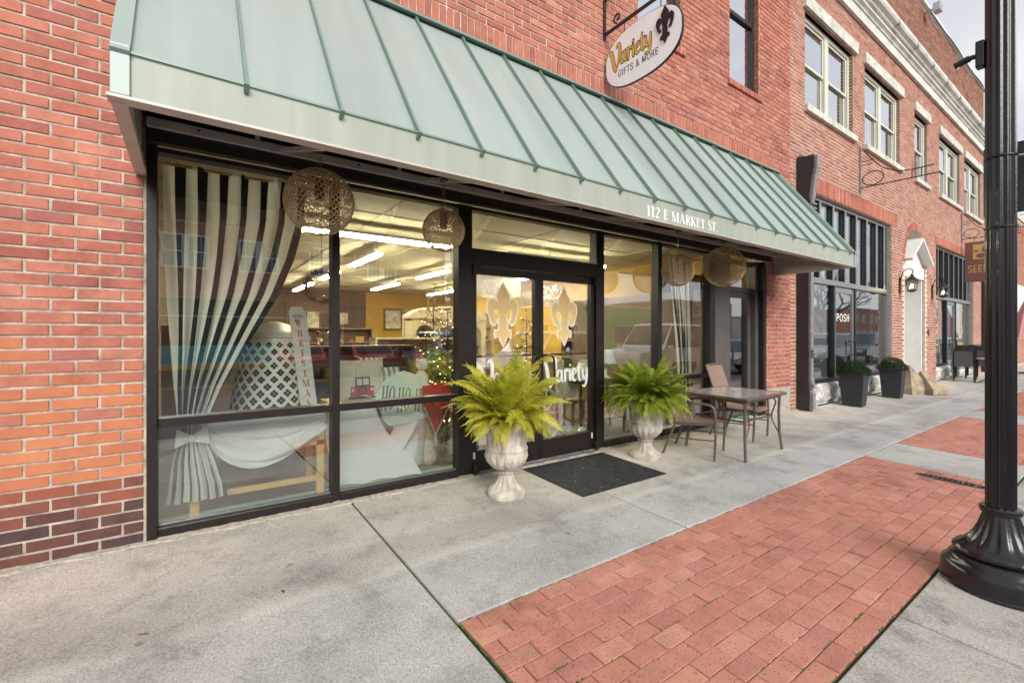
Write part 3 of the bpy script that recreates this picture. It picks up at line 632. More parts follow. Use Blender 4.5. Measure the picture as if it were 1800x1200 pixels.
# far building past the corner
far = thing('far_brick_building', (33, 3.9, 0), label='low brick building with a white panel beyond the lamp post', cat='building')
OC = [(33.1, 34.6, 1.2, 2.3), (36, 38, .3, 2.6), (27, 29, .3, 2.6)]
wc = cells(MB(), 25.8, 46, -.2, 7.2, OC, 3.95, 4.3).build('wall', M_mort2, far, world=True)
fc = MB()
for p, q, z in bond(25.8, 46, 0, 7.1, OC, course=.0725, mod=.215):
    fc.box(p + .006, q - .006, 3.942, 3.96, z - .03, z + .03)
fc.build('brick_field', BR_B, wc, world=True, kind='stuff')
for i in range(60):
    if i % 2: MB().box(26 + i * .33, 26.2 + i * .33, 3.9, 3.95, 6.6, 6.85).build('dentil_brick', BR_B, wc, world=True)
MB().box(25.8, 46, 3.88, 4.3, 7.2, 7.35).build('coping', M_stone, far, world=True)
MB().box(32.6, 35.2, 3.86, 3.945, 2.55, 3.9).build('white_panel', M_white, far, world=True)
for x0, x1, z0, z1 in OC:
    f = MB().box(x0, x0 + .07, 3.98, 4.05, z0, z1).box(x1 - .07, x1, 3.98, 4.05, z0, z1).box(x0, x1, 3.98, 4.05, (z0 + z1) / 2 - .04, (z0 + z1) / 2 + .04).build('window', M_white, far, world=True)
    MB().box(x0 + .07, x1 - .07, 4.01, 4.016, z0, z1).build('pane', M_pane_b, f, world=True)
# ================================================================== lettering
def serif(ch):
    """strokes of a high-contrast serif capital in a unit-height box: [(points, widths)], advance"""
    T, t = .17, .05
    V = lambda x, a=0, b=1, w=T: ([(x, a), (x, b)], [w, w])
    Hn = lambda x0, x1, y, w=t: ([(x0, y), (x1, y)], [w, w])
    sf = lambda x, y, w=.30: Hn(x - w / 2, x + w / 2, y + (t / 2 if y < .5 else -t / 2))
    if ch == '1': return [V(.2), sf(.2, 0), ([(.02, .84), (.2, .97)], [.06, .09])], .42
    if ch == '2':
        p = [(.06, .74), (.09, .9), (.25, .975), (.4, .88), (.42, .72), (.33, .5), (.15, .22), (.05, .06)]
        return [([tuple(v) for v in spl(p, 4)], [.12, .09, .07, .06, .05, .05, .05, .06, .08, .10, .13, .15, .17, .17, .17, .16, .14, .12, .11, .10, .09, .08, .07, .06, .06, .06, .06, .06, .06]), Hn(.03, .47, .06, .12)], .56
    if ch == 'E': return [V(.14), Hn(.02, .47, .975), Hn(.02, .47, .025), Hn(.2, .38, .5), V(.46, .72, 1, .04), V(.46, 0, .28, .04), V(.37, .4, .6, .04)], .56
    if ch == 'M': return [V(.1, 0, 1, .05), sf(.1, 0, .22), sf(.08, 1, .2), ([(.12, 1), (.42, .02)], [.16, .14]), ([(.42, .0), (.70, 1)], [.04, .05]), V(.74, 0, 1, .17), sf(.74, 0), sf(.76, 1, .24)], .92
    if ch == 'A': return [([(.08, 0), (.34, 1)], [.05, .05]), ([(.34, 1), (.60, 0)], [.16, .18]), Hn(.17, .5, .33), sf(.08, 0, .22), sf(.6, 0, .28)], .72
    if ch == 'R': return [V(.15), sf(.15, 0), sf(.1, 1, .2), ([tuple(v) for v in spl([(.15, .97), (.38, .95), (.47, .76), (.38, .56), (.15, .52)], 4)], [.05] * 5 + [.1, .14, .16, .16, .14, .12, .09] + [.05] * 5), ([(.33, .52), (.56, .02)], [.13, .15]), sf(.57, 0, .16)], .64
    if ch == 'K': return [V(.15), sf(.15, 0), sf(.15, 1), ([(.55, 1), (.22, .42)], [.05, .05]), ([(.3, .56), (.56, 0)], [.15, .17]), sf(.55, 1, .22), sf(.57, 0, .24)], .68
    if ch == 'T': return [V(.27), sf(.27, 0), Hn(.0, .54, .975), V(.015, .72, 1, .04), V(.525, .72, 1, .04)], .58
    if ch == 'S':
        p = [(.42, .78), (.34, .94), (.2, .97), (.08, .85), (.1, .66), (.28, .5), (.42, .34), (.42, .14), (.27, .03), (.12, .06), (.05, .24)]
        w = [.05, .05, .05, .05, .05, .05, .06, .07, .08, .09, .1, .11, .12, .13, .15, .16, .17, .17, .18, .18, .18, .17, .17, .16, .15, .14, .13, .11, .1, .09, .07, .06, .05, .05, .05, .05, .05, .05, .05, .05, .05]
        return [([tuple(v) for v in spl(p, 4)], w), V(.43, .74, 1, .04), V(.04, 0, .27, .04)], .54
    if ch == 'C':
        p = [(.5, .75), (.42, .93), (.28, .975), (.12, .8), (.08, .5), (.12, .2), (.28, .025), (.42, .07), (.51, .25)]
        return [([tuple(v) for v in spl(p, 4)], [.05] * 6 + [.06, .08, .11, .14, .15, .16, .17, .17, .18, .18, .18, .18, .18, .17, .17, .16, .15, .13, .1, .08, .06] + [.05] * 6), V(.51, .72, 1, .04)], .6
    if ch == 'H': return [V(.15), V(.52), sf(.15, 0), sf(.15, 1), sf(.52, 0), sf(.52, 1), Hn(.2, .5, .5)], .68
    if ch == 'I': return [V(.16), sf(.16, 0), sf(.16, 1)], .36
    if ch == 'Y': return [([(.08, 1), (.3, .45)], [.16, .14]), ([(.54, 1), (.3, .45)], [.05, .05]), V(.3, 0, .47), sf(.3, 0), sf(.08, 1, .24), sf(.54, 1, .2)], .64
    if ch == 'O':
        p = [(.3, .98), (.12, .82), (.07, .5), (.12, .18), (.3, .02), (.48, .18), (.53, .5), (.48, .82), (.3, .98)]
        return [([tuple(v) for v in spl(p, 4)], [.07, .09, .11, .13, .15, .16, .17, .18, .18, .18, .17, .16, .15, .13, .11, .09, .07] + [.09, .11, .13, .15, .16, .17, .18, .18, .18, .17, .16, .15, .13, .11, .09, .07])], .6
    if ch == '.': return [([(.1, 0), (.1, .14)], [.14, .14])], .24
    return [], .3
def sans(ch):
    w = .13; L = lambda *p: (list(p), [w] * len(p)); C = lambda *p: ([tuple(v) for v in spl(list(p), 5)], [w] * ((len(p) - 1) * 5 + 1))
    D = {'G': ([C((.62, .8), (.5, .94), (.33, .97), (.1, .75), (.07, .5), (.1, .25), (.33, .03), (.55, .1), (.63, .25)), L((.63, .2), (.63, .48), (.38, .48))], .75),
         'I': ([L((.1, 0), (.1, 1))], .26), 'F': ([L((.1, 0), (.1, 1)), L((.1, .94), (.55, .94)), L((.1, .5), (.48, .5))], .6), 'T': ([L((.3, 0), (.3, 1)), L((0, .94), (.6, .94))], .62),
         'S': ([C((.52, .76), (.45, .92), (.28, .96), (.1, .82), (.14, .62), (.32, .5), (.5, .36), (.52, .16), (.3, .03), (.12, .08), (.06, .26))], .64),
         '&': ([C((.68, .02), (.4, .4), (.18, .75), (.28, .95), (.42, .85), (.36, .65), (.12, .42), (.08, .16), (.26, .03), (.46, .12), (.62, .42))], .74),
         'M': ([L((.1, 0), (.1, 1)), L((.1, .98), (.4, .1)), L((.4, .1), (.7, .98)), L((.7, 1), (.7, 0))], .86), 'O': ([C((.38, .97), (.14, .8), (.07, .5), (.14, .2), (.38, .03), (.62, .2), (.69, .5), (.62, .8), (.38, .97))], .8),
         'R': ([L((.1, 0), (.1, 1)), C((.1, .94), (.42, .94), (.54, .74), (.42, .53), (.1, .53)), L((.34, .52), (.58, 0))], .66), 'E': ([L((.1, 0), (.1, 1)), L((.1, .94), (.55, .94)), L((.1, .5), (.5, .5)), L((.1, .06), (.56, .06))], .62),
         'P': ([L((.1, 0), (.1, 1)), C((.1, .94), (.42, .94), (.54, .72), (.42, .48), (.1, .48))], .62), 'D': ([L((.1, 0), (.1, 1)), C((.1, .94), (.4, .92), (.62, .7), (.62, .3), (.4, .08), (.1, .06))], .72),
         'H': ([L((.1, 0), (.1, 1)), L((.58, 0), (.58, 1)), L((.1, .5), (.58, .5))], .7)}
    return D.get(ch, ([], .32))
# bouncy display lettering of the shop's name: strokes in x-height units
def variety():
    S = []
    def st(p, w): q = spl(p, 6); n = len(q); S.append(([tuple(v) for v in q], [w[0] + 0 * i if False else np.interp(i / (n - 1), np.linspace(0, 1, len(w)), w) for i in range(n)]))
    st([(-.12, 1.62), (.02, 1.45), (.14, 1.0), (.30, .30), (.48, -.25), (.55, -.40)], [.14, .30, .36, .36, .30, .10])
    st([(-.22, 1.38), (-.02, 1.52), (.08, 1.42)], [.06, .16, .2])
    st([(.54, -.36), (.84, .30), (1.03, 1.0), (1.02, 1.58), (.90, 1.88), (.72, 1.84), (.64, 1.62)], [.08, .18, .26, .30, .26, .18, .03])
    st([(1.48, .78), (1.28, .98), (1.10, .72), (1.06, .36), (1.16, .08), (1.34, .14), (1.50, .48)], [.10, .12, .20, .24, .22, .14, .10])
    st([(1.54, 1.0), (1.52, .5), (1.58, .08), (1.72, .10)], [.14, .22, .20, .06])
    st([(1.86, 1.0), (1.90, .5), (1.88, 0.0)], [.16, .23, .16]); st([(1.90, .62), (2.02, .94), (2.2, .92), (2.22, .78)], [.08, .16, .2, .12])
    st([(2.44, .98), (2.46, .5), (2.48, .02)], [.16, .23, .16]); st([(2.44, 1.22), (2.46, 1.40)], [.17, .17])
    st([(2.78, .52), (2.98, .60), (3.12, .76), (3.02, .98), (2.84, .92), (2.72, .56), (2.80, .14), (3.0, .04), (3.18, .2)], [.08, .1, .12, .12, .18, .24, .2, .14, .07])
    st([(3.44, 1.50), (3.42, .9), (3.44, .3), (3.56, .04), (3.72, .14)], [.12, .22, .23, .18, .06]); st([(3.24, 1.02), (3.50, 1.04), (3.72, 1.10)], [.1, .15, .08])
    st([(3.86, 1.0), (3.88, .5), (4.0, .14), (4.2, .30), (4.30, .6)], [.14, .22, .2, .14, .1]); st([(4.36, 1.06), (4.36, .4), (4.26, -.2), (4.02, -.48), (3.80, -.34)], [.14, .22, .22, .18, .08])
    S = S[:3] + [([(x + .14, y) for x, y in p], w) for p, w in S[3:]]
    return S, 4.64
def ink(strokes, fn, th, name, m, parent, grow=0.0, lift=0):
    """lay 2-D strokes as thin raised pieces; fn maps (u, v, depth) to the world"""
    b = MB()
    for k, (p, w) in enumerate(strokes):
        vs, fs = strip2d(p, [x + grow for x in w]); n = len(vs); dz = lift + (k % 7) * 1.2e-4
        b.add([fn(v.x, v.y, dz) for v in vs] + [fn(v.x, v.y, dz + th) for v in vs], [tuple(i + n for i in f) for f in fs] + [f[::-1] for f in fs])
        for i in range(n // 2 - 1):
            b.add([fn(vs[2 * i].x, vs[2 * i].y, dz), fn(vs[2 * i + 2].x, vs[2 * i + 2].y, dz), fn(vs[2 * i + 2].x, vs[2 * i + 2].y, dz + th), fn(vs[2 * i].x, vs[2 * i].y, dz + th)], [(0, 1, 2, 3)])
            b.add([fn(vs[2 * i + 1].x, vs[2 * i + 1].y, dz), fn(vs[2 * i + 3].x, vs[2 * i + 3].y, dz), fn(vs[2 * i + 3].x, vs[2 * i + 3].y, dz + th), fn(vs[2 * i + 1].x, vs[2 * i + 1].y, dz + th)], [(3, 2, 1, 0)])
        if grow or True:   # rounded ends
            for e in (0, -1):
                c = p[e]; r = (w[e] + grow) / 2
                if grow > 0: b.add([fn(c[0] + r * math.cos(a), c[1] + r * math.sin(a), dz + th) for a in [math.pi * q / 6 for q in range(12)]], [tuple(range(12))])
    return b.build(name, m, parent, world=True)
def text_strokes(s, font, gap=.06):
    x = 0; out = []
    for ch in s:
        st, adv = font(ch); out += [([(a + x, c) for a, c in p], w) for p, w in st]; x += adv + gap
    return out, x - gap
# fleur-de-lis outline pieces (unit height, centred)
def fleur_parts(g=0.0):
    c = spl([(0, .5 + g * 1.5), (.055 + g, .40), (.115 + g, .30), (.10 + g, .19), (.055 + g, .08), (.05 + g, -.02), (.06 + g, -.09)], 5); c = [tuple(v) for v in c]
    cen = [(-x, y) for x, y in c[::-1]][:-1] + c if False else c + [(-x, y) for x, y in c[::-1]]
    s = spl([(.045 - g * .3, .06 - g), (.10, .17 + g * .6), (.17, .24 + g), (.25 + g, .20 + g), (.275 + g, .08), (.235 + g, -.06), (.205 + g, -.13 - g), (.15 - g * .2, -.16 - g * 1.2), (.12 - g, -.11), (.165 - g * .6, -.05), (.165 - g * .8, .05), (.12 - g * .2, .09 - g), (.085 - g, .03 - g), (.07 - g, -.06)], 4)
    side = [tuple(v) for v in s]
    low = [tuple(v) for v in spl([(0, -.5 - g * 1.5), (.045 + g, -.42), (.065 + g, -.36 - g * .3), (.12 + g, -.375 - g), (.145 + g, -.32), (.125 + g, -.265 + g), (.09 + g * .2, -.27 + g), (.075 + g, -.22), (.055 + g, -.14)], 4)]
    low = low + [(-x, y) for x, y in low[::-1]]
    band = [(-.075 - g, -.15 - g), (.075 + g, -.15 - g), (.075 + g, -.09 + g), (-.075 - g, -.09 + g)]
    return [cen, side, [(-x, y) for x, y in side], low, band]
def fleur(fn, th, name, m, parent, g=0.0, lift=0):
    b = MB()
    for k, poly in enumerate(fleur_parts(g)):
        n = len(poly); z = lift + k * 1.5e-4
        b.add([fn(x, y, z) for x, y in poly] + [fn(x, y, z + th) for x, y in poly], [tuple(range(n))[::-1], tuple(range(n, 2 * n))] + [(i, (i + 1) % n, n + (i + 1) % n, n + i) for i in range(n)])
    o = b.build(name, m, parent, world=True)
    tri = bmesh.new(); tri.from_mesh(o.data); bmesh.ops.triangulate(tri, faces=[f for f in tri.faces if len(f.verts) > 4]); tri.to_mesh(o.data); tri.free()
    return o

# ================================================================== awning
M_green = mat('pale green roof metal', (.335, .40, .37), .45, metal=.15, vary=.08, scale=1.0, stretch=(5, .5, .5), bump=.12, bscale=1.1)
M_rib = mat('green metal with rib shade', (.19, .28, .23), .45, metal=.15, vary=.08, scale=3)  # same green as the panels, darkened for the shaded sides of the ribs
M_fasc = mat('sage grey fascia', (.345, .38, .325), .5, vary=.10, scale=1.6, stretch=(4, 1, .4), bump=.06, bscale=1.5)
M_taupe = mat('taupe painted steel', (.52, .46, .42), .5, metal=.2, vary=.12, scale=6)
M_cave = mat('near black lining', (.012, .010, .009), .9, vary=.5)  # near black colour for the sheet and board under the roof panels
aw = thing('standing_seam_awning', (4.06, 3.87, 2.45), label='pale green standing seam metal awning above the storefront', cat='awning')
X0, X1, YF, ZB, ZE, ZT = -.29, 8.42, 2.70, 2.45, 2.66, 4.25
sl = Vector((0, 3.86 - YF, ZT - ZE)).normalized(); nrm = Vector((0, -sl.z, sl.y))
def on(x, t, h=0):   # point on the roof slope: t from eave (0) to wall (1)
    return (x, YF + (3.86 - YF) * t + nrm.y * h, ZE + (ZT - ZE) * t + nrm.z * h)
seams = [.235 + .468 * k for k in range(18)]
e = [X0 + .07] + seams + [X1 - .05]
for a, c in zip(e, e[1:]):
    b = MB(); b.add([on(a, -.012, .004), on(c, -.012, .004), on(c, 1, .004), on(a, 1, .004), on(a, -.012, -.008), on(c, -.012, -.008), on(c, 1, -.008), on(a, 1, -.008)], [(0, 1, 2, 3), (7, 6, 5, 4), (0, 4, 5, 1), (3, 2, 6, 7), (0, 3, 7, 4), (1, 5, 6, 2)])
    b.build('roof_panel', M_green, aw, world=True)
for x in seams:
    r_ = MB(); r_.bar(on(x, -.02, .018), on(x, .992, .018), .013, .036, up=nrm); r_ = r_.build('seam_rib', M_rib, aw, world=True)
    MB().bar(on(x, -.030, .018), on(x, -.02, .018), .024, .042, up=nrm).build('rib_tab', M_rib, r_, world=True)
for a, c in ((X0, X0 + .07), (X1 - .05, X1)):
    b = MB(); b.add([on(a, -.02, .03), on(c, -.02, .03), on(c, 1, .03), on(a, 1, .03), on(a, -.02, -.02), on(c, -.02, -.02), on(c, 1, -.02), on(a, 1, -.02)], [(0, 1, 2, 3), (7, 6, 5, 4), (0, 4, 5, 1), (3, 2, 6, 7), (0, 3, 7, 4), (1, 5, 6, 2)])
    b.build('rake_trim', M_green, aw, world=True)
    MB().box(a, c, YF - .03, YF + .02, ZB, ZE + .02).build('corner_trim', M_green, aw, world=True, bevel=.003)
MB().box(X0 + .07, X1 - .05, YF - .012, YF + .012, ZB, ZE - .012).build('fascia', M_fasc, aw, world=True)
MB().box(X0 + .07, X1 - .05, YF - .022, YF + .03, ZE - .012, ZE + .0).build('drip_edge', M_rib, aw, world=True)
MB().box(X0 - .012, X1 + .015, YF - .03, YF + .055, ZB - .014, ZB - .001).build('fascia_lip', M_taupe, aw, world=True)
MB().box(3.985, 3.99, YF - .0125, YF - .012, ZB, ZE - .012).build('fascia_joint', M_rib, aw, world=True)
MB().add([(X0, 3.869, ZT - .03), (X1, 3.869, ZT - .03), (X1, 3.869, ZT + .02), (X0, 3.869, ZT + .02), on(X0, .955, .055), on(X1, .955, .055), on(X1, .985, .055), on(X0, .985, .055)], [(4, 5, 6, 7), (7, 6, 2, 3), (0, 1, 5, 4), (0, 4, 7, 3), (1, 2, 6, 5)]).build('wall_flashing', M_rib, aw, world=True)
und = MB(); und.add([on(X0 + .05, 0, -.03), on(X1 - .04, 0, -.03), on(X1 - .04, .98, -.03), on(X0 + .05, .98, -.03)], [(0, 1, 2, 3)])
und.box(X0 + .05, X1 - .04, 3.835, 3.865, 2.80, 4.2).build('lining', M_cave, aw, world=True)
MB().box(-.235, 8.157, 3.80, 3.868, 2.652, 2.735).box(-.235, 8.157, 3.83, 3.868, 2.735, 2.80).build('head_timber', M_black, aw, world=True)
for xe, m_ in ((X0 + .012, 0), (X1 - .032, 1)):
    q = MB().prism([(YF + .02, ZB), (3.865, ZB), (3.865, ZT - .05), (YF + .02, ZE - .02)], xe, xe + .02, 'x').build('end_panel', M_taupe, aw, world=True)
    MB().box(xe - .015, xe + .045, YF + .03, 3.865, ZB - .016, ZB + .035).build('end_rail', M_taupe, aw, world=True)
    for yy in (3.02, 3.42): MB().box(xe - .01 if m_ else xe + .02, xe + .0 if m_ else xe + .03, yy, yy + (.03 if yy > 3.2 else .008), ZB + .03, ZE + .3).build('end_batten', M_taupe, aw, world=True)
MB().box(X0 + .06, X1 - .04, 3.775, 3.832, 2.738, 2.80).build('ledger_tube', M_taupe, aw, world=True, bevel=.004)
MB().box(X0 + .06, X1 - .04, 2.725, 2.755, 2.455, 2.50).build('front_tube', M_taupe, aw, world=True)
for i in range(8):
    x = .55 + i * 1.08
    MB().bar((x, 3.80, 2.765), (x + .22, 2.745, 2.49), .03, .03).build('cross_tube', M_taupe, aw, world=True)
    MB().box(x - .16, x - .13, 3.78, 3.81, 2.80, 2.95).build('strut', M_taupe, aw, world=True)
    for dx in (-.5, .1): MB().tube([(x + dx, 3.773, 2.772), (x + dx, 3.766, 2.772)], .008, 8).build('bolt', mat('rusty bolt', (.12, .07, .045), .7, metal=.5), aw, world=True)
M_whitevinyl = mat('white vinyl', (.88, .88, .86), .5, vary=.02)
st, wd_ = text_strokes('112 E MARKET ST.', serif, .05)
kx = 1.175 / wd_
xx = 0
for ch in '112 E MARKET ST.':
    st, adv = serif(ch)
    if st: ink([([(a + xx, c) for a, c in p], w) for p, w in st], lambda u, v, d: (3.415 + u * kx, YF - .0125 - d, 2.475 + v * .098), .0012, 'address_letter', M_whitevinyl, aw)
    xx += adv + .05

# ================================================================== storefront (parts of the shop)
M_glass = glassmat('storefront glass', 2.5, (.95, .98, .96))
def P_(name, m, *bx, par=shop, bevel=.003):
    b = MB()
    for q in bx: b.box(*q)
    return b.build(name, m, par, world=True, bevel=bevel)
YA, YB = 3.90, 4.0
P_('jamb', M_bronze, (-.235, -.178, 3.86, YB, .0, 2.652)); P_('jamb', M_bronze, (2.118, 2.272, 3.885, YB, .0, 2.652)); P_('jamb', M_bronze, (3.998, 4.132, 3.885, YB, .0, 2.652))
P_('mullion', M_bronze, (.953, 1.012, 3.885, YB, .0, 2.652)); P_('mullion', M_bronze, (5.18, 5.26, 3.885, YB, .0, 2.652)); P_('mullion', M_bronze, (6.40, 6.538, 3.87, YB, .0, 2.652))
for a, c in ((-.178, .953), (1.012, 2.118), (4.132, 5.18), (5.26, 6.40)):
    P_('sill_rail', M_bronze, (a, c, YA - .025, YB, -.005, .072)); P_('head_rail', M_bronze, (a, c, YA, YB, 2.62, 2.652))
    P_('glazing_bead', mat('grey glazing bead', (.18, .175, .17), .4, metal=.5), (a, c, 3.925, 3.946, .072, .088))
    rail = c < 2.2 or a > 5.2
    if rail:
        P_('mid_rail', M_bronze, (a, c, YA - .01, YB, .752, .812))
        P_('pane', M_glass, (a, c, 3.950, 3.956, .812, 2.62), bevel=0); P_('pane', M_glass, (a, c, 3.950, 3.956, .072, .752), bevel=0)
    else: P_('pane', M_glass, (a, c, 3.950, 3.956, .072, 2.62), bevel=0)
P_('transom_bar', M_bronze, (2.272, 3.998, 3.885, YB, 2.078, 2.24)); P_('head_rail', M_bronze, (2.272, 3.998, YA, YB, 2.62, 2.652))
P_('pane', M_glass, (2.272, 3.998, 3.950, 3.956, 2.24, 2.62), bevel=0)
P_('threshold', M_alu, (2.272, 3.998, 3.83, YB, -.004, .016))
M_backlit = leafmat('white window vinyl', (.88, .88, .86), (.88, .88, .86), (.88, .88, .86), .5); M_dec = leafmat('gold vinyl', (.92, .75, .40), (.92, .76, .41), (.92, .77, .42), .5); 
for a, c, hs in ((2.284, 3.138, 0), (3.146, 3.99, 1)):
    d = MB(); w = .055; d.box(a, a + w, 3.915, 3.975, .022, 2.07).box(c - w, c, 3.915, 3.975, .022, 2.07).box(a + w, c - w, 3.915, 3.975, 1.995, 2.07).box(a + w, c - w, 3.915, 3.975, .022, .228)
    d = d.build('door', M_bronze, shop, world=True, bevel=.003)
    P_('pane', M_glass, (a + w, c - w, 3.950, 3.956, .228, 1.995), par=d, bevel=0)
    xc = (a + c) / 2 - .03; zc = 1.60; H_ = .645
    fmap = lambda u, v, dd: (xc + u * H_ * 1.06, 3.9493 - dd, zc + v * H_)
    fleur(fmap, .0004, 'emblem_border', M_backlit, d, g=.024); fleur(fmap, .0004, 'fleur_de_lis', M_dec, d, lift=.0012)
    S_, W_ = variety(); kk = .66 / W_
    ink(S_, lambda u, v, dd: (a + .115 + u * kk, 3.9493 - dd, .845 + v * kk * 1.02), .0004, 'name_lettering', M_backlit, d)
    hx = c - .09 if hs == 0 else a + .09; hx = c - .03 if hs == 0 else a + .03; sg = -1 if hs == 0 else 1
    MB().tube([tuple(v) for v in spl([(hx, 3.915, 1.16), (hx + sg * .02, 3.85, 1.165), (hx + sg * .10, 3.84, 1.14), (hx + sg * .12, 3.84, 1.02), (hx + sg * .12, 3.84, .92), (hx + sg * .10, 3.845, .88), (hx, 3.915, .87)], 5)], .013, 8).build('pull_handle', M_black, d, world=True, smooth=60)
    MB().tube([(a + .06, 3.99, 1.165), (c - .06, 3.99, 1.165)], .011, 8).build('push_bar', M_bronze, d, world=True)
    px_ = a + .015 if hs == 0 else c - .05
    P_('hinge_pivot', M_black, (a - .012 if hs == 0 else c - .03, a + .03 if hs == 0 else c + .012, 3.85, 3.91, .0, .11), par=d); P_('hinge_pivot', M_black, (a - .01 if hs == 0 else c - .03, a + .03 if hs == 0 else c + .01, 3.86, 3.91, 1.98, 2.08), par=d)
    P_('maker_label', M_whitevinyl, (px_, px_ + .022, 3.9135, 3.9149, .15, .215), par=d, bevel=0)
P_('door_mullion', M_bronze, (3.1385, 3.1455, 3.93, 3.97, .022, 2.07), bevel=0)
M_post = mat('grey brown panel', (.115, .105, .10), .45, metal=.2, vary=.15, scale=3)
P_('corner_panel', M_post, (6.538, 6.985, 3.90, 3.95, .0, 2.655)); P_('corner_panel', M_post, (6.985, 7.02, 3.90, 4.12, .0, 2.655))
P_('side_frame', M_post, (7.02, 7.10, 4.06, 4.14, 0, 2.655), (7.98, 8.155, 3.99, 4.14, 0, 2.655), (7.10, 7.98, 4.06, 4.14, 2.12, 2.20), (7.10, 7.98, 4.06, 4.14, 2.58, 2.655))
P_('jamb_strip', M_black, (8.08, 8.156, 3.90, 3.99, 0, 2.655))
P_('pane', M_glass, (7.10, 7.98, 4.09, 4.096, 2.20, 2.58), bevel=0)
d = MB().box(7.105, 7.195, 4.07, 4.12, .03, 2.115).box(7.885, 7.975, 4.07, 4.12, .03, 2.115).box(7.195, 7.885, 4.07, 4.12, 2.02, 2.115).box(7.195, 7.885, 4.07, 4.12, .03, .25).build('side_door', M_post, shop, world=True, bevel=.003)
P_('pane', glassmat('side door glass', 3.2, (.8, .85, .85)), (7.195, 7.885, 4.094, 4.1, .25, 2.02), par=d, bevel=0)
MB().tube([(7.16, 4.07, 1.18), (7.16, 3.99, 1.18), (7.22, 3.97, 1.14), (7.22, 3.97, .93), (7.16, 3.99, .89), (7.16, 4.07, .89)], .014, 8).build('door_handle', M_black, d, world=True)
# ================================================================== hanging shop sign
bs = thing('hanging_shop_sign', (4.11, 3.87, 5.0), label='white oval shop sign with gold lettering hung from a black iron bracket', cat='sign')
br = MB(); br.box(4.095, 4.125, 3.845, 3.87, 4.97, 5.75).box(4.10, 4.12, 2.55, 3.85, 5.0, 5.035).box(4.10, 4.12, 2.55, 3.85, 5.62, 5.65)
for c, rr in (((3.76, 5.50), .075), ((3.66, 5.12), .05)):
    br.tube([(4.11, c[0] + rr * math.cos(t) * (1 - t / 9), c[1] + rr * math.sin(t) * (1 - t / 9)) for t in [i * .45 for i in range(-3, 12)]], .012, 6)
br.tube([(4.11, 3.84, 5.42)] + [tuple(v) for v in spl([(4.11, 3.80, 5.50), (4.11, 3.66, 5.585), (4.11, 3.3, 5.60), (4.11, 2.7, 5.62)], 5)], .012, 6)
br.build('bracket', M_black, bs, world=True)
M_signw = mat('white enamel', (.86, .86, .87), .45, vary=.03, scale=4); M_blk = mat('black enamel', (.010, .009, .011), .4, vary=.3)
SC = (3.305, 4.575); sa, sb = .525, .335
se = lambda k: [(SC[0] + sa * k * math.copysign(abs(math.cos(t)) ** .80, math.cos(t)), SC[1] + (sb * k) * math.copysign(abs(math.sin(t)) ** .80, math.sin(t))) for t in [2 * math.pi * i / 64 for i in range(64)]]
MB().prism(se(1.0), 4.098, 4.126, 'x').build('board', M_blk, bs, world=True)
MB().prism(se(.982), 4.0955, 4.0979, 'x').build('board_face', M_signw, bs, world=True)
for yy in (3.05, 3.55): MB().tube([(4.11, yy, 5.0), (4.11, yy, 4.9)], .007, 6).build('chain', M_black, bs, world=True)
smap = lambda y0, z0, k, kz=1.0: (lambda u, v, d: (4.0952 - d, y0 - u * k, z0 + v * k * kz))
S_, W_ = variety(); k_ = .58 / W_
ink(S_, smap(3.735, 4.535, k_, 1.05), .0005, 'lettering_outline', M_blk, bs, grow=.11); ink(S_, smap(3.735, 4.535, k_, 1.05), .0006, 'gold_lettering', mat('gold enamel', (.66, .40, .07), .45, vary=.05), bs, lift=.0016)
st, w_ = text_strokes('GIFTS & MORE', sans, .12); k_ = .56 / w_
ink(st, smap(3.63, 4.395, k_, 1.15), .0005, 'tagline_lettering', M_blk, bs)
fleur(lambda u, v, d: (4.0945 - d, 2.985 - u * .40, 4.66 + v * .40), .012, 'fleur_de_lis', M_blk, bs)
# ================================================================== wire globes
def ring_globe(r, seed):
    b = MB(); n = int(4 * math.pi * r * r / (.0205 ** 2 * 1.05)); n = min(n, 760); rr_ = math.sqrt(4 * math.pi * r * r / n) * .50; ga = math.pi * (3 - math.sqrt(5))
    for i in range(n):
        z = 1 - 2 * (i + .5) / n; a = i * ga; q = math.sqrt(1 - z * z); nv = Vector((q * math.cos(a), q * math.sin(a), z)); x = nv.orthogonal().normalized(); y = nv.cross(x)
        c = nv * r; vs = []; m = 9; w = .0021
        for k in range(m):
            t = 2 * math.pi * k / m; dv = x * math.cos(t) + y * math.sin(t)
            vs += [c + dv * (rr_ - w), c + dv * (rr_ + w) + nv * .0005, c + dv * rr_ + nv * w * 2]
        fs = []
        for k in range(m):
            j = (k + 1) % m
            for e_ in range(3): fs.append((k * 3 + e_, k * 3 + (e_ + 1) % 3, j * 3 + (e_ + 1) % 3, j * 3 + e_))
        b.add(vs, fs)
    return b
M_wire = mat('bronze wire', (.42, .30, .16), .45, metal=.35, vary=.25, scale=20)
M_chain = mat('brass chain', (.30, .22, .12), .4, metal=.8)
def chain(b, x, y, z0, z1):
    n = max(3, int((z1 - z0) / .022))
    for sx in (-.012, .012):
        for i in range(n):
            z = z0 + (z1 - z0) * (i + .5) / n; h = (z1 - z0) / n * .62
            pts = [(x + sx * (1 - .6 * i / n) + (.005 * math.cos(t) if i % 2 else 0), y + (0 if i % 2 else .005 * math.cos(t)), z + h * math.sin(t)) for t in [2 * math.pi * k / 8 for k in range(8)]]
            b.tube(pts, .0016, 4, closed=True)
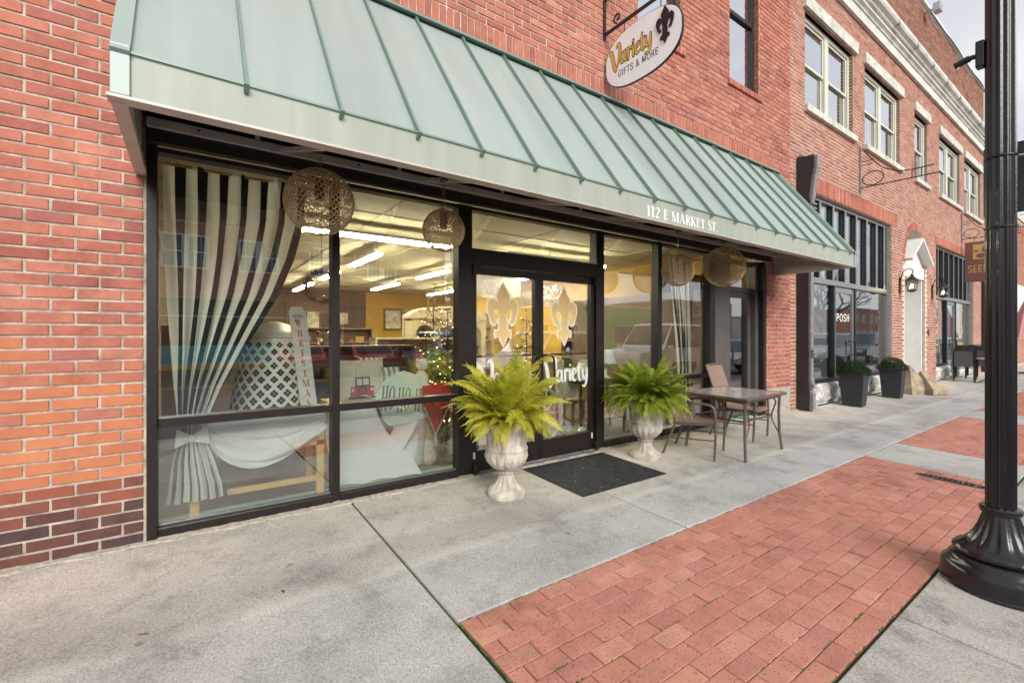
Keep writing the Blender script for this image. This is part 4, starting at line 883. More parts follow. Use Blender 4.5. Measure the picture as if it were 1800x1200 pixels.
for i, (x, z, r, lb) in enumerate([(.735, 2.30, .225, 'large bronze ring globe hanging before the striped curtain window'), (1.69, 2.232, .168, 'small bronze ring globe hanging beside the double doors'), (4.845, 2.172, .19, 'small bronze ring globe hanging by the doors-side table window'), (5.87, 2.305, .262, 'large bronze ring globe hanging above the patio table')]):
    y = 3.35
    g = thing('ring_globe', (x, y, z), label=lb, cat='ornament', group='bronze ring globes under the awning')
    ring_globe(r, i).build('globe', M_wire, g); c = MB(); chain(c, x, y, z + r - .01, 2.63); c.build('chain', M_chain, g, world=True)
    MB().box(x - .02, x + .02, y - .03, y + .03, 2.625, 2.65).build('hook_plate', M_chain, g, world=True)
    if i in (0, 1):
        b = MB().lathe([(.0, -.0), (.028, 0), (.034, .05), (.03, .12), (.012, .15)], 12, (0, 0, .02)); b.build('lamp_socket', mat('dark rust', (.09, .05, .035), .7), g, smooth=50)
# ================================================================== urns and ferns
M_urn = mat('weathered cast stone', (.66, .63, .575), .9, vary=.15, scale=9, bump=.9, bscale=38, c2=(.34, .28, .22), stretch=(1, 1, .55))
def urn_mesh():
    b = MB(); n = 96
    prof = [(.0, 0), (.165, 0), (.168, .012), (.168, .045), (.158, .056), (.15, .066), (.128, .075), (.098, .10), (.078, .135), (.068, .165), (.066, .19), (.078, .2), (.085, .212), (.07, .222), (.095, .232), (.13, .255), (.165, .30), (.188, .35), (.190, .385), (.182, .40), (.186, .408), (.190, .418), (.184, .43), (.176, .436), (.176, .46), (.180, .52), (.190, .585), (.20, .605), (.224, .622), (.236, .634), (.236, .652), (.222, .660), (.200, .654), (.185, .60), (.0, .59)]
    vs = []
    for r_, z in prof:
        for k in range(n):
            a = 2 * math.pi * k / n; q = r_
            if .225 < z < .40: q += .017 * abs(math.sin(a * 8)) ** .5 * math.sin(math.pi * (z - .225) / .175) - .008      # gadroons on the bowl
            elif .435 < z < .60 and r_ < .195: q -= .011 * (math.cos(a * 22) > .35) * (1 if .455 < z < .59 else 0)      # flutes on the neck
            elif .07 < z < .18: q += .004 * math.cos(a * 12)
            elif .398 < z < .432: q += .003 * math.cos(a * 40 + z * 150)                                                    # rope band
            elif .195 < z < .222: q += .005 * math.cos(a * 16)
            vs.append((q * math.cos(a), q * math.sin(a), z))
    fs = [(i * n + k, i * n + (k + 1) % n, (i + 1) * n + (k + 1) % n, (i + 1) * n + k) for i in range(len(prof) - 1) for k in range(n)]
    b.add(vs, fs); return b
um = urn_mesh().mesh('urn'); um.materials.append(M_urn); um.polygons.foreach_set('use_smooth', [True] * len(um.polygons)); um.set_sharp_from_angle(angle=R(50))
UR = [(2.275, 3.30, 'fluted cast stone urn at the foot of the double doors'), (4.27, 3.38, 'fluted cast stone urn beside the patio chair')]
for x, y, lb in UR: tag(place('garden_urn', um, None, (x, y, gz(y) - .004), rz=rnd.uniform(0, 3)), lb, 'urn', 'cast stone urns by the doors')
M_fy = leafmat('yellow green fern', (.26, .31, .02), (.54, .54, .05), (.72, .64, .10)); M_fg = leafmat('green fern', (.13, .21, .02), (.27, .35, .035), (.46, .48, .07))
def frond_mesh(L, droop, seed, wd):
    """arching rachis along +x with tapering pairs of leaflets"""
    r = random.Random(seed); b = MB(); n = 26; P = []; tw = r.uniform(-1.6, 1.6); wv_ = r.uniform(0, 6)
    for i in range(n + 1):
        s = i / n; P.append(Vector((L * (s - .12 * s * s * droop), tw * .12 * s * s * L, L * (.45 * s - droop * .62 * s * s + .035 * math.sin(s * 9 + wv_) * s))))
    b.tube(P, [.0032 * (1 - .75 * i / n) for i in range(n + 1)], 4)
    for i in range(2, n + 1):
        s = i / n; d = (P[i] - P[i - 1]).normalized(); up = Vector((0, 0, 1)); x = d.cross(up).normalized(); u = x.cross(d)
        ll = wd * (min(1, s * 5 + .35)) * (1 - s ** 3.0) ** .9 * r.uniform(.9, 1.1) + .004; w = L / n * .80
        for sg in (-1, 1):
            o = P[i]; dv = (x * sg + d * .30 + u * (r.uniform(-.1, .2) + .12 * math.sin(s * 14 + wv_))).normalized(); tip = o + dv * ll - u * ll * .12
            m1 = o + dv * ll * .45; wv = d * w
            b.add([o - wv * .35, o + wv * .35, m1 + wv * .5 + u * .002, tip, m1 - wv * .45 + u * .002], [(0, 1, 2, 4), (4, 2, 3)])
    return b
def fern(x, y, z, seed, m, lb, n, Rm, hm):
    r = random.Random(seed); f = thing('potted_fern', (x, y, z), label=lb, cat='fern', group='ferns in stone urns')
    ms = []
    for k in range(9):
        me = frond_mesh(.33 + .035 * (k % 4), .40 + .10 * k, seed * 20 + k, .058 + .007 * (k % 3)).mesh('frond'); me.materials.append(m); ms.append(me)
    for i in range(n):
        q = i / n; az = i * 2.39996 + r.uniform(-.3, .3); el = (1 - q) ** .8
        tilt = R(-64) * el * r.uniform(.7, 1.15) + R(16) * q
        k = int(min(8, max(0, q * 9 + r.uniform(-2, 2)))); sc = Rm * r.uniform(.8, 1.12) * (1 if el < .5 else hm) * (hm ** .8 if el > .8 else 1)
        place('frond', ms[k], f, (math.cos(az) * (.04 + .13 * q), math.sin(az) * (.04 + .13 * q), r.uniform(-.02, .10) * (1 - q)), rot=Euler((r.uniform(-.65, .65), tilt * r.uniform(.6, 1.15) + R(6), az + r.uniform(-.5, .5)), 'XYZ'), scale=(sc, sc, sc))
    dm = mat('withered frond', (.20, .11, .04), .9, vary=.3)
    for k in range(7):
        me = frond_mesh(.30, 1.3, seed * 50 + k, .022).mesh('withered_frond'); me.materials.append(dm); place('withered_frond', me, f, (0, 0, .03), rot=Euler((r.uniform(-.6, .6), R(r.uniform(-15, 20)), r.uniform(0, 6.28)), 'XYZ'))
    MB().ball((0, 0, -.06), .17, 14, 6, (1, 1, .35)).build('soil', mat('potting soil', (.035, .025, .018), .95, bump=1), f)
    return f
fern(2.275, 3.30, .635, 3, M_fy, 'yellow green fern overflowing the urn before the double doors', 190, .82, 1.42)
fern(4.27, 3.38, .645, 8, M_fg, 'bushy darker green fern in the urn beside the patio set', 240, 1.08, 1.12)
# ================================================================== doormat
def matmat():
    m = bpy.data.materials.new('woven rubber'); m.use_nodes = True; t = m.node_tree; b = t.nodes['Principled BSDF']; b.inputs['Roughness'].default_value = .8
    tcn = N(t, 'ShaderNodeTexCoord'); ck = N(t, 'ShaderNodeTexChecker', i_Scale=9.5); ck.inputs[1].default_value = (.012, .012, .014, 1); ck.inputs[2].default_value = (.022, .022, .025, 1)
    nn = N(t, 'ShaderNodeTexNoise', i_Scale=30, i_Detail=6); t.links.new(tcn.outputs['Object'], ck.inputs['Vector']); t.links.new(tcn.outputs['Object'], nn.inputs['Vector'])
    w1 = N(t, 'ShaderNodeTexWave', i_Scale=26); w2 = N(t, 'ShaderNodeTexWave', i_Scale=26); w2.bands_direction = 'Y'; t.links.new(tcn.outputs['Object'], w1.inputs[0]); t.links.new(tcn.outputs['Object'], w2.inputs[0])
    mxv = N(t, 'ShaderNodeMix', data_type='FLOAT'); t.links.new(ck.outputs['Fac'], mxv.inputs[0]); t.links.new(w1.outputs['Fac'], mxv.inputs[2]); t.links.new(w2.outputs['Fac'], mxv.inputs[3])
    r2 = ramp(t, [(0, 0, 0), (.05, .05, .055)], [.55, .8]); t.links.new(nn.outputs['Fac'], r2.inputs[0]); ad = N(t, 'ShaderNodeMix', data_type='RGBA', blend_type='ADD'); ad.inputs[0].default_value = 1
    t.links.new(ck.outputs[0], ad.inputs[6]); t.links.new(r2.outputs[0], ad.inputs[7]); t.links.new(ad.outputs[2], b.inputs['Base Color'])
    bp = N(t, 'ShaderNodeBump'); bp.inputs['Strength'].default_value = .9; bp.inputs['Distance'].default_value = .006; t.links.new(mxv.outputs[0], bp.inputs['Height']); t.links.new(bp.outputs[0], b.inputs['Normal']); return m
b = MB(); x0, x1, y0, y1 = 2.80, 3.99, 2.885, 3.785; e = .03
b.add([(x0, y0, gz(y0) + .001), (x1, y0, gz(y0) + .001), (x1, y1, gz(y1) + .001), (x0, y1, gz(y1) + .001), (x0 + e, y0 + e, gz(y0 + e) + .011), (x1 - e, y0 + e, gz(y0 + e) + .011), (x1 - e, y1 - e, gz(y1 - e) + .011), (x0 + e, y1 - e, gz(y1 - e) + .011)], [(4, 5, 6, 7)] + [(a, (a + 1) % 4, 4 + (a + 1) % 4, 4 + a) for a in range(4)])
b.v = [(a - 3.4, c - 3.33, d - gz(3.33)) for a, c, d in b.v]
b.build('doormat', matmat(), None, (3.4, 3.33, gz(3.33)), label='black woven rubber doormat before the double doors', cat='doormat')
lit = MB()
for i in range(22):
    x, y = rnd.uniform(2.86, 3.94), rnd.uniform(2.93, 3.74); s = rnd.uniform(.0015, .005)
    lit.ball((x, y, gz(y) + .013), s, 5, 3, (1, 1.3, .35))
lit.build('paper_litter', mat('pale specks', (.7, .68, .62), .9), None, kind='stuff', label='pale specks of litter scattered over the doormat', cat='litter')
# ================================================================== patio set
M_metal = mat('taupe powder coat', (.155, .118, .105), .42, metal=.35, vary=.1, scale=10); M_sling = mat('brown woven sling', (.28, .185, .14), .75, vary=.18, scale=40, stretch=(1, .12, 1), bump=.4, bscale=160)
def table(corners, z):
    cx = sum(c[0] for c in corners) / 4; cy = sum(c[1] for c in corners) / 4
    t = thing('patio_table', (cx, cy, gz(cy)), label='square patio table with glossy mottled top and curved metal legs', cat='table')
    def fr(k, zz): return [(cx + (a - cx) * k, cy + (c - cy) * k, zz) for a, c in corners]
    tm = mat('mottled glossy table top', (.46, .41, .39), .12, vary=.15, scale=38, stretch=(1, 1.6, 1), c2=(.32, .28, .27), spec=.7)
    b = MB(); v = fr(1, z - .03) + fr(1.0, z - .008) + fr(.985, z) + fr(.93, z) + fr(.93, z - .03)
    b.add(v, [(4 * j + i, 4 * j + (i + 1) % 4, 4 * j + 4 + (i + 1) % 4, 4 * j + 4 + i) for j in range(4) for i in range(4)]); b.add(fr(1, z - .03), [(3, 2, 1, 0)])
    b.build('table_rim', M_metal, t, world=True)
    b = MB(); b.add(fr(.93, z - .002) + fr(.93, z - .02), [(0, 1, 2, 3), (7, 6, 5, 4), (0, 4, 5, 1), (1, 5, 6, 2), (2, 6, 7, 3), (3, 7, 4, 0)]); tt = b.build('table_top', tm, t, world=True)
    MB().lathe([(.03, 0), (.034, .003), (.022, .004)], 16, (cx, cy, z - .002)).build('umbrella_plug', M_alu, tt, world=True)
    a = fr(.86, z - .05)
    for i in range(4):
        MB().bar(a[i], a[(i + 1) % 4], .022, .03).build('apron', M_metal, t, world=True)
        p = Vector(a[i]); q = Vector(a[(i + 2) % 4]); o = (p - q); o.z = 0; o.normalize(); g = gz(p.y)
        MB().tube([p, p + o * -.01 + Vector((0, 0, -.2)), p + Vector((0, 0, -.45)), Vector((p.x, p.y, g)) + o * .03], .017, 8).build('leg', M_metal, t, world=True, smooth=60)
        n_ = Vector(a[(i + 1) % 4]) - p; n_.normalize()
        MB().tube(spl([p + n_ * .12 + Vector((0, 0, -.0)), p + n_ * .05 + Vector((0, 0, -.08)), p + n_ * .10 + Vector((0, 0, -.28)), p + Vector((0, 0, -.47))], 6), .009, 6).build('brace', M_metal, t, world=True, smooth=60)
    b = fr(.72, z - .29)
    for i in range(4): MB().bar(b[i], b[(i + 1) % 4], .015, .02).build('stretcher', M_metal, t, world=True)
    return t
table([(5.02, 2.60), (6.10, 2.66), (6.17, 3.52), (5.10, 3.48)], .675)
def patio_chair(x, y, rz, lb):
    g = gz(y); c = thing('patio_chair', (x, y, g), rz, lb, 'chair', 'brown sling patio chairs')
    # local: facing -y
    for sg in (-1, 1):
        X = sg * .27
        MB().tube(spl([(X, -.27, 0), (X, -.285, .30), (X, -.275, .54), (X, -.22, .615), (X, -.05, .625), (X, .18, .60), (X * .97, .27, .62)], 6), .014, 8).build('arm', M_metal, c, smooth=60)
        MB().tube(spl([(X, .30, 0), (X * .96, .22, .22), (X * .92, .17, .40), (X * .92, .24, .62), (X * .9, .36, .98)], 6), .015, 8).build('rear_leg', M_metal, c, smooth=60)
        MB().bar((X * .95, -.27, .40), (X * .92, .19, .37), .02, .03).build('seat_rail', M_metal, c)
        MB().tube([(X * .98, -.28, .22), (X * .96, .23, .20)], .008, 6).build('side_stretcher', M_metal, c)
    s = MB().grid(lambda u, v: ((u - .5) * .49, -.30 + .50 * v, .425 - .035 * math.sin(math.pi * v) - .02 * math.sin(math.pi * u) - .03 * (v < .08)), 8, 10); s.build('seat', M_sling, c, smooth=60)
    s = MB().grid(lambda u, v: ((u - .5) * .49, .185 + .175 * v ** 1.4 + .025 * math.sin(math.pi * u), .40 + .58 * v), 8, 10); s.build('backrest', M_sling, c, smooth=60)
    MB().tube([(-.245, .36, .98), (-.12, .372, .985), (.12, .372, .985), (.245, .36, .98)], .014, 8).build('top_rail', M_metal, c)
    return c
patio_chair(4.96, 3.20, R(20), 'brown sling patio chair tucked beside the fern urn')
patio_chair(6.28, 3.36, R(8), 'brown sling patio chair behind the patio table by the side door')
# ================================================================== planters, bushes and the pyramid
M_slate = mat('ribbed charcoal resin', (.035, .037, .043), .6, vary=.3, scale=4, stretch=(1, 1, 30), bump=.7, bscale=30)
M_box = leafmat('boxwood leaf', (.02, .05, .015), (.045, .09, .028), (.10, .15, .05))
for i, (x, y, lb1, lb2) in enumerate([(10.83, 3.47, 'tall tapered charcoal planter nearest the iron pilaster', 'clipped round boxwood in the planter nearest the iron pilaster'), (13.02, 3.44, 'tall tapered charcoal planter beside the pyramid stone', 'clipped round boxwood in the planter beside the pyramid stone')]):
    g = gz(y); p = thing('tapered_planter', (x, y, g), R(4), lb1, 'planter', 'charcoal planters')
    b = MB(); a, c, h = .155, .205, .66
    S4 = ((-1, -1), (1, -1), (1, 1), (-1, 1)); b.add([(s * a, t * a, 0) for s, t in S4] + [(s * c, t * c, h) for s, t in S4] + [(s * (c - .025), t * (c - .025), h) for s, t in S4] + [(s * (c - .03), t * (c - .03), h - .06) for s, t in S4],
          [(3, 2, 1, 0)] + [(4 * j + k, 4 * j + (k + 1) % 4, 4 * j + 4 + (k + 1) % 4, 4 * j + 4 + k) for j in range(3) for k in range(4)] + [(12, 13, 14, 15)])
    b.build('pot', M_slate, p, bevel=.006)
    for k in range(18):
        zz = .03 + k * .034; ww = a + (c - a) * zz / h + .003
        MB().add([(s * ww, t * ww, zz) for s, t in S4] + [(s * (ww + .003), t * (ww + .003), zz + .012) for s, t in S4] + [(s * ww, t * ww, zz + .02) for s, t in S4], [(j * 4 + q, j * 4 + (q + 1) % 4, j * 4 + 4 + (q + 1) % 4, j * 4 + 4 + q) for j in range(2) for q in range(4)]).build('rib_band', M_slate, p)
    s = thing('round_boxwood', (x, y, g + .62), label=lb2, cat='shrub', group='clipped boxwoods'); lf = MB(); r = random.Random(i)
    for q in range(5200):
        v = Vector((r.gauss(0, 1), r.gauss(0, 1), r.gauss(0, 1))).normalized(); v.z = abs(v.z) * 1.05 - .12; d = r.uniform(.78, 1.05) * (.265 + .02 * math.sin(5 * v.x + 3 * v.y) + .015 * math.sin(9 * v.z))
        o = Vector((v.x * d, v.y * d, v.z * d * .95 + .03)); t1 = v.orthogonal().normalized(); t2 = v.cross(t1); a_ = r.uniform(0, 6.28); tt = t1 * math.cos(a_) + t2 * math.sin(a_); n2 = (v + tt * r.uniform(-.8, .8)).normalized(); l = r.uniform(.012, .02); w = tt.cross(n2).normalized() * l * .45
        lf.add([o, o + n2 * l * .5 + w, o + n2 * l, o + n2 * l * .5 - w], [(0, 1, 2, 3)])
    lf.build('foliage', M_box, s); MB().ball((0, 0, .03), .19, 12, 8, (1, 1, .8)).build('inner_twigs', mat('dark twigs', (.02, .025, .012), .95), s); MB().tube([(0, 0, -.2), (0, 0, .1)], .02, 6).build('stem', mat('bark', (.1, .07, .05), .9), s)
M_pyr = mat('weathered sandstone', (.40, .31, .21), .9, vary=.3, scale=5, bump=.6, bscale=40, c2=(.20, .16, .12))
pyr = thing('pyramid_stone', (14.5, 3.35, gz(3.35)), R(-20), 'weathered sandstone pyramid standing on the sidewalk by the white doorway', 'stone')
b = MB(); h0 = .12
for (cx, cy, s, ap, dx, dy) in ((-.16, .12, .32, .70, .06, -.02), (.22, -.10, .27, .56, -.12, .10)):
    b.add([(cx - s, cy - s, 0), (cx + s, cy - s, 0), (cx + s, cy + s, 0), (cx - s, cy + s, 0), (cx - s, cy - s, h0), (cx + s, cy - s, h0), (cx + s, cy + s, h0), (cx - s, cy + s, h0), (cx + dx, cy + dy, ap)],
          [(0, 1, 5, 4), (1, 2, 6, 5), (2, 3, 7, 6), (3, 0, 4, 7), (4, 5, 8), (5, 6, 8), (6, 7, 8), (7, 4, 8)])
b.build('stone_block', M_pyr, pyr, bevel=.008)
# ================================================================== stacked cafe chairs, cafe table, umbrella
M_cblk = mat('black cafe metal', (.02, .02, .022), .4, metal=.3)
M_cmesh = mat('grey mesh sling', (.10, .105, .115), .6, vary=.2, scale=60)
def cafe_chair(i, x, y, rz, dz, dx, lb):
    c = thing('stacking_chair', (x + dx, y, gz(y) + dz), rz, lb, 'chair', 'black chairs stacked outside the second shopfront')
    for sg in (-1, 1):
        MB().tube(spl([(.26, sg * .24, 0), (.22, sg * .24, .3), (.20, sg * .235, .60), (.05, sg * .24, .64), (-.2, sg * .22, .62)], 4), .012, 6).build('front_leg', M_cblk, c)
        MB().tube(spl([(-.26, sg * .22, 0), (-.20, sg * .22, .42), (-.27, sg * .22, .70), (-.40, sg * .21, .95)], 4), .012, 6).build('rear_leg', M_cblk, c)
    MB().grid(lambda u, v: (.23 - .44 * u, -.21 + .42 * v, .425 - .015 * math.sin(math.pi * u)), 4, 4).build('seat', M_cmesh, c)
    MB().grid(lambda u, v: (-.21 - .19 * u, -.20 + .40 * v, .46 + .48 * u), 4, 4).build('backrest', M_cmesh, c)
    MB().tube([(-.40, -.21, .95), (-.41, 0, .965), (-.40, .21, .95)], .012, 6).build('top_rail', M_cblk, c)
names = ['bottom', 'second', 'third', 'fourth', 'topmost']
for st_, (x, y) in enumerate([(19.35, 3.38), (20.75, 3.35)]):
    for k in range(4): cafe_chair(k, x, y, R(8), .0 + k * .05, k * .12, '%s chair of the black stack %s' % (names[k] if k < 3 else 'topmost', 'nearest the white doorway' if st_ == 0 else 'behind the table by the far shopfront'))
ct = thing('cafe_table', (19.6, 2.75, gz(2.75)), 0, 'round topped cafe table with black scrolled legs by the stacked chairs', 'table')
MB().lathe([(.0, .72), (.45, .72), (.46, .735), (.45, .75), (0, .75)], 24, caps=False).build('table_top', mat('tan table top', (.5, .38, .28), .5), ct); MB().tube([(0, 0, .05), (0, 0, .72)], .03, 8).build('post', M_cblk, ct)
for k in range(4):
    a = k * math.pi / 2 + .6; MB().tube(spl([(0, 0, .22), (.2 * math.cos(a), .2 * math.sin(a), .12), (.42 * math.cos(a), .42 * math.sin(a), .02), (.47 * math.cos(a), .47 * math.sin(a), .04)], 5), .015, 6).build('leg', M_cblk, ct)
um_ = thing('closed_umbrella', (26.1, 2.75, gz(2.75)), 0, 'folded pink checked umbrella over the far cafe table', 'umbrella')
MB().tube([(0, 0, 0), (0, 0, 3.2)], .02, 8).build('pole', M_white, um_)
MB().add([(0.5 * (1 - s) ** .8 * math.cos(a) * (1 + .18 * (k % 2)) + 0.0, 0.5 * (1 - s) ** .8 * math.sin(a) * (1 + .18 * (k % 2)), 1.35 + 1.8 * s) for s in (0, .3, .6, 1) for k, a in enumerate([2 * math.pi * q / 16 for q in range(16)])], [(j * 16 + k, j * 16 + (k + 1) % 16, (j + 1) * 16 + (k + 1) % 16, (j + 1) * 16 + k) for j in range(3) for k in range(16)]).build('canopy', mat('pink check fabric', (.62, .34, .33), .9, vary=.3, scale=25), um_)
MB().lathe([(0, 0), (.3, 0), (.3, .04), (.06, .07), (.05, .3)], 20).build('base', M_cblk, um_)
t2 = thing('outdoor_table', (25.6, 2.3, gz(2.3)), 0, 'pale outdoor table beyond the lamp post', 'table'); MB().box(-.6, .6, -.45, .45, .70, .74).build('table_top', mat('pale plank', (.6, .57, .5), .7), t2)
for sx in (-1, 1):
    for sy in (-1, 1): MB().bar((sx * .5, sy * .38, 0), (sx * .55, sy * .4, .7), .04).build('leg', M_cblk, t2)
yb = thing('yellow_tub', (25.9, 1.75, gz(1.75)), 0, 'yellow tub of flowers beyond the lamp post', 'planter'); MB().lathe([(0, 0), (.2, 0), (.27, .42), (.25, .42), (.2, .36), (0, .36)], 20).build('tub', mat('yellow plastic', (.75, .5, .03), .45), yb)
fl_ = MB(); r = random.Random(5)
for q in range(260):
    o = Vector((r.gauss(0, .12), r.gauss(0, .12), .42 + r.uniform(0, .3))); fl_.add([o, o + Vector((r.uniform(-.05, .05), r.uniform(-.05, .05), .04)), o + Vector((r.uniform(-.05, .05), r.uniform(-.05, .05), .02))], [(0, 1, 2)])
fl_.build('flowers', leafmat('yellow bloom', (.1, .2, .02), (.45, .42, .03), (.7, .55, .02)), yb)
# ================================================================== street lamp post
M_post2 = mat('satin black post paint', (.006, .0055, .008), .27, vary=.5, scale=9, coat=.15, c2=(.011, .010, .013), bump=.12, bscale=70)
LX, LY = 3.926, .528; lg = gz(LY)
lp = thing('street_lamp_post', (LX, LY, lg), label='black fluted cast iron lamp post with flared base', cat='lamp post')
b = MB(); n = 96; prof = [(.267, 0), (.27, .012), (.262, .02), (.262, .105), (.256, .122), (.244, .132), (.236, .138), (.232, .152), (.218, .170), (.200, .180), (.192, .186)]
b.lathe(prof, n, caps=False); b.build('base_ring', M_post2, lp, smooth=40)
b = MB(); vs = []; pr = [(.188, .186), (.206, .196), (.210, .212), (.200, .228), (.186, .236), (.170, .246), (.142, .275), (.118, .318), (.098, .365), (.082, .42), (.076, .44)]
for r_, z in pr:
    for k in range(n):
        a = 2 * math.pi * k / n; q = r_
        if z > .24: q -= .012 * (1 - (z - .24) / .22) * max(0, math.cos(a * 12)) ** .5
        elif .19 < z < .225: q += .003 * math.cos(a * 24)
        vs.append((q * math.cos(a), q * math.sin(a), z))
b.add(vs, [(i * n + k, i * n + (k + 1) % n, (i + 1) * n + (k + 1) % n, (i + 1) * n + k) for i in range(len(pr) - 1) for k in range(n)]); b.build('flared_bell', M_post2, lp, smooth=40)
MB().lathe([(.07, .436), (.088, .442), (.093, .452), (.093, .470), (.086, .478), (.06, .48)], 48, caps=False).build('collar', M_post2, lp, smooth=40)
b = MB(); vs = []; n = 144
for z in (.47, 1.6, 3.2, 4.6):
    for k in range(n):
        a = 2 * math.pi * k / n; ph = (a * 12 / (2 * math.pi)) % 1; q = .0665 - (.0085 * math.sin(math.pi * (ph - .22) / .78) if ph > .22 else 0); vs.append((q * math.cos(a), q * math.sin(a), z))
b.add(vs, [(i * n + k, i * n + (k + 1) % n, (i + 1) * n + (k + 1) % n, (i + 1) * n + k) for i in range(3) for k in range(n)]); b.build('fluted_shaft', M_post2, lp, smooth=30)
MB().lathe([(.09, 4.6), (.14, 4.62), (.16, 4.75), (.21, 4.95), (.2, 5.25), (.12, 5.42), (.03, 5.5)], 24).build('lantern_head', M_white, lp, smooth=40)
for z in (2.06, 2.475):
    MB().lathe([(.0675, z - .006 + .07), (.072, z - .004 + .07), (.072, z + .004 + .07), (.0675, z + .006 + .07)], 40, caps=False).build('strap', M_blk, lp)
    MB().tube([(.03, -.06, z + .07), (.05, -.10, z + .072)], .007, 8).build('strap_screw', M_alu, lp)
ox = MB().box(-.03, .03, -.005, .035, -.08, .08).build('outlet_box', M_blk, lp, bevel=.008); ox.location = (-.02, .066, 3.09 - lg - .02)
b = MB().tube([(0, .03, 0), (0, .075, .003)], .014, 10).tube([(0, .075, .003), (0, .145, -.015)], .02, 10); q = b.build('weatherproof_plug', M_blk, lp, smooth=50); q.location = (-.02, .052, 3.09 - lg - .02)
MB().tube([(0, .12, -.02), (.01, .13, -.045), (0, .14, -.06), (-.01, .13, -.045), (0, .12, -.02)], .0025, 6).build('wire_clip', M_alu, lp).location = (-.02, .052, 3.09 - lg - .02)
sg = thing('street_sign', (LX + .10, LY, 2.33), R(90), 'dark street sign panel strapped to the back of the lamp post', 'sign')
MB().box(-.50, .088, -.012, .0, -.22, .20).build('sign_panel', mat('sign back', (.045, .055, .06), .5, metal=.4), sg, bevel=.004)
MB().box(-.17, -.10, .0005, .0015, -.15, -.09).build('sticker', M_whitevinyl, sg)
# drain grate let into the pavers
gr = thing('tree_grate', (6.30, 1.18, gz(1.18)), 0, 'long oval iron drain grate set into the brick paving', 'grate')
b = MB(); a_, c_ = .085, .30; ov = [(a_ * math.cos(t), c_ * math.sin(t)) for t in [2 * math.pi * k / 40 for k in range(40)]]
b.add([(x, y, .004 + SL * y) for x, y in ov] + [(x * .88, y * .95, .005 + SL * y) for x, y in ov], [(k, (k + 1) % 40, 40 + (k + 1) % 40, 40 + k) for k in range(40)]); b.build('rim', mat('rusty cast iron', (.09, .075, .06), .8, metal=.3, vary=.4), gr)
MB().add([(x, y, .0035 + SL * y) for x, y in ov], [tuple(range(40))]).build('pit_sheet', mat('painted drain shade', (.006, .006, .006), 1), gr)  # flat sheet painted black for the shade below the bars
for k in range(15):
    y = -.27 + k * .0385; xx = .08 * math.sqrt(max(0, 1 - (y / .295) ** 2)); MB().bar((-xx, y, .005 + SL * y), (xx, y, .005 + SL * y), .012, .006).build('grate_bar', MC['rusty cast iron'], gr)
# ================================================================== wall brackets, lanterns, far sign
def scroll_bracket(X, z0, lb, name='scroll_bracket'):
    t = thing(name, (X, 3.87, z0), label=lb, cat='bracket', group='empty wrought iron sign brackets' if 'empty' in lb else None)
    MB().box(X - .02, X + .02, 3.84, 3.87, z0, z0 + 1.05).build('wall_bar', M_iron2, t, world=True)
    b = MB(); b.tube([(X, 3.85, z0 + .12), (X, 2.5, z0 + .10)], .012, 6); b.tube(spl([(X, 3.82, z0 + 1.0), (X, 3.66, z0 + .75), (X, 3.45, z0 + .48), (X, 3.1, z0 + .30), (X, 2.6, z0 + .28)], 6), .012, 6)
    b.tube([(X, 3.62 + .19 * math.cos(q), z0 + .29 + .15 * math.sin(q)) for q in [2 * math.pi * k / 24 for k in range(24)]], .011, 6, closed=True)
    for yy in (2.95, 2.8): b.tube([(X, yy, z0 + .11), (X, yy, z0 + .29)], .009, 5)
    for zz in (.62, .70): b.tube([(X, 3.84, z0 + zz), (X, 3.62, z0 + zz)], .009, 5)
    b.build('scroll_arm', mat('rusted bracket iron', (.05, .04, .036), .7, metal=.3), t, world=True); return t
scroll_bracket(12.4, 4.6, 'empty wrought iron scroll bracket over the first shopfront')
scroll_bracket(21.8, 4.6, 'wrought iron scroll bracket carrying the maroon sign')
sgn = thing('maroon_sign', (21.8, 3.3, 4.0), label='maroon hanging sign with gold seed emblem and lettering', cat='sign')
M_mar = mat('maroon sign paint', (.22, .095, .085), .6, vary=.06); M_gold = mat('dull gold paint', (.62, .42, .14), .55)
MB().box(21.78, 21.82, 2.62, 3.78, 3.22, 4.58).build('board', M_mar, sgn, world=True)
MB().box(21.774, 21.7795, 2.80, 3.58, 3.98, 4.48).build('gold_square', M_gold, sgn, world=True)
b = MB()
for (cy, cz, ry, rz_) in ((3.38, 4.10, .12, .08), (3.14, 4.12, .13, .09), (3.30, 4.30, .06, .10), (3.10, 4.34, .07, .09), (3.50, 4.26, .06, .04)):
    b.prism([(cy + ry * math.cos(q), cz + rz_ * math.sin(q)) for q in [2 * math.pi * k / 18 for k in range(18)]], 21.768, 21.7735, 'x')
b.build('seed_emblem', M_mar, sgn, world=True)
S_, w_ = text_strokes('SEED', sans, .12)
ink(S_, lambda u, v, d: (21.7795 - d, 3.70 - u * .165, 3.54 + v * .24), .003, 'lettering', M_gold, sgn)
for yy in (2.85, 3.55): MB().tube([(21.8, yy, 4.58), (21.8, yy, 4.71)], .008, 6).build('hanger', M_black, sgn, world=True)
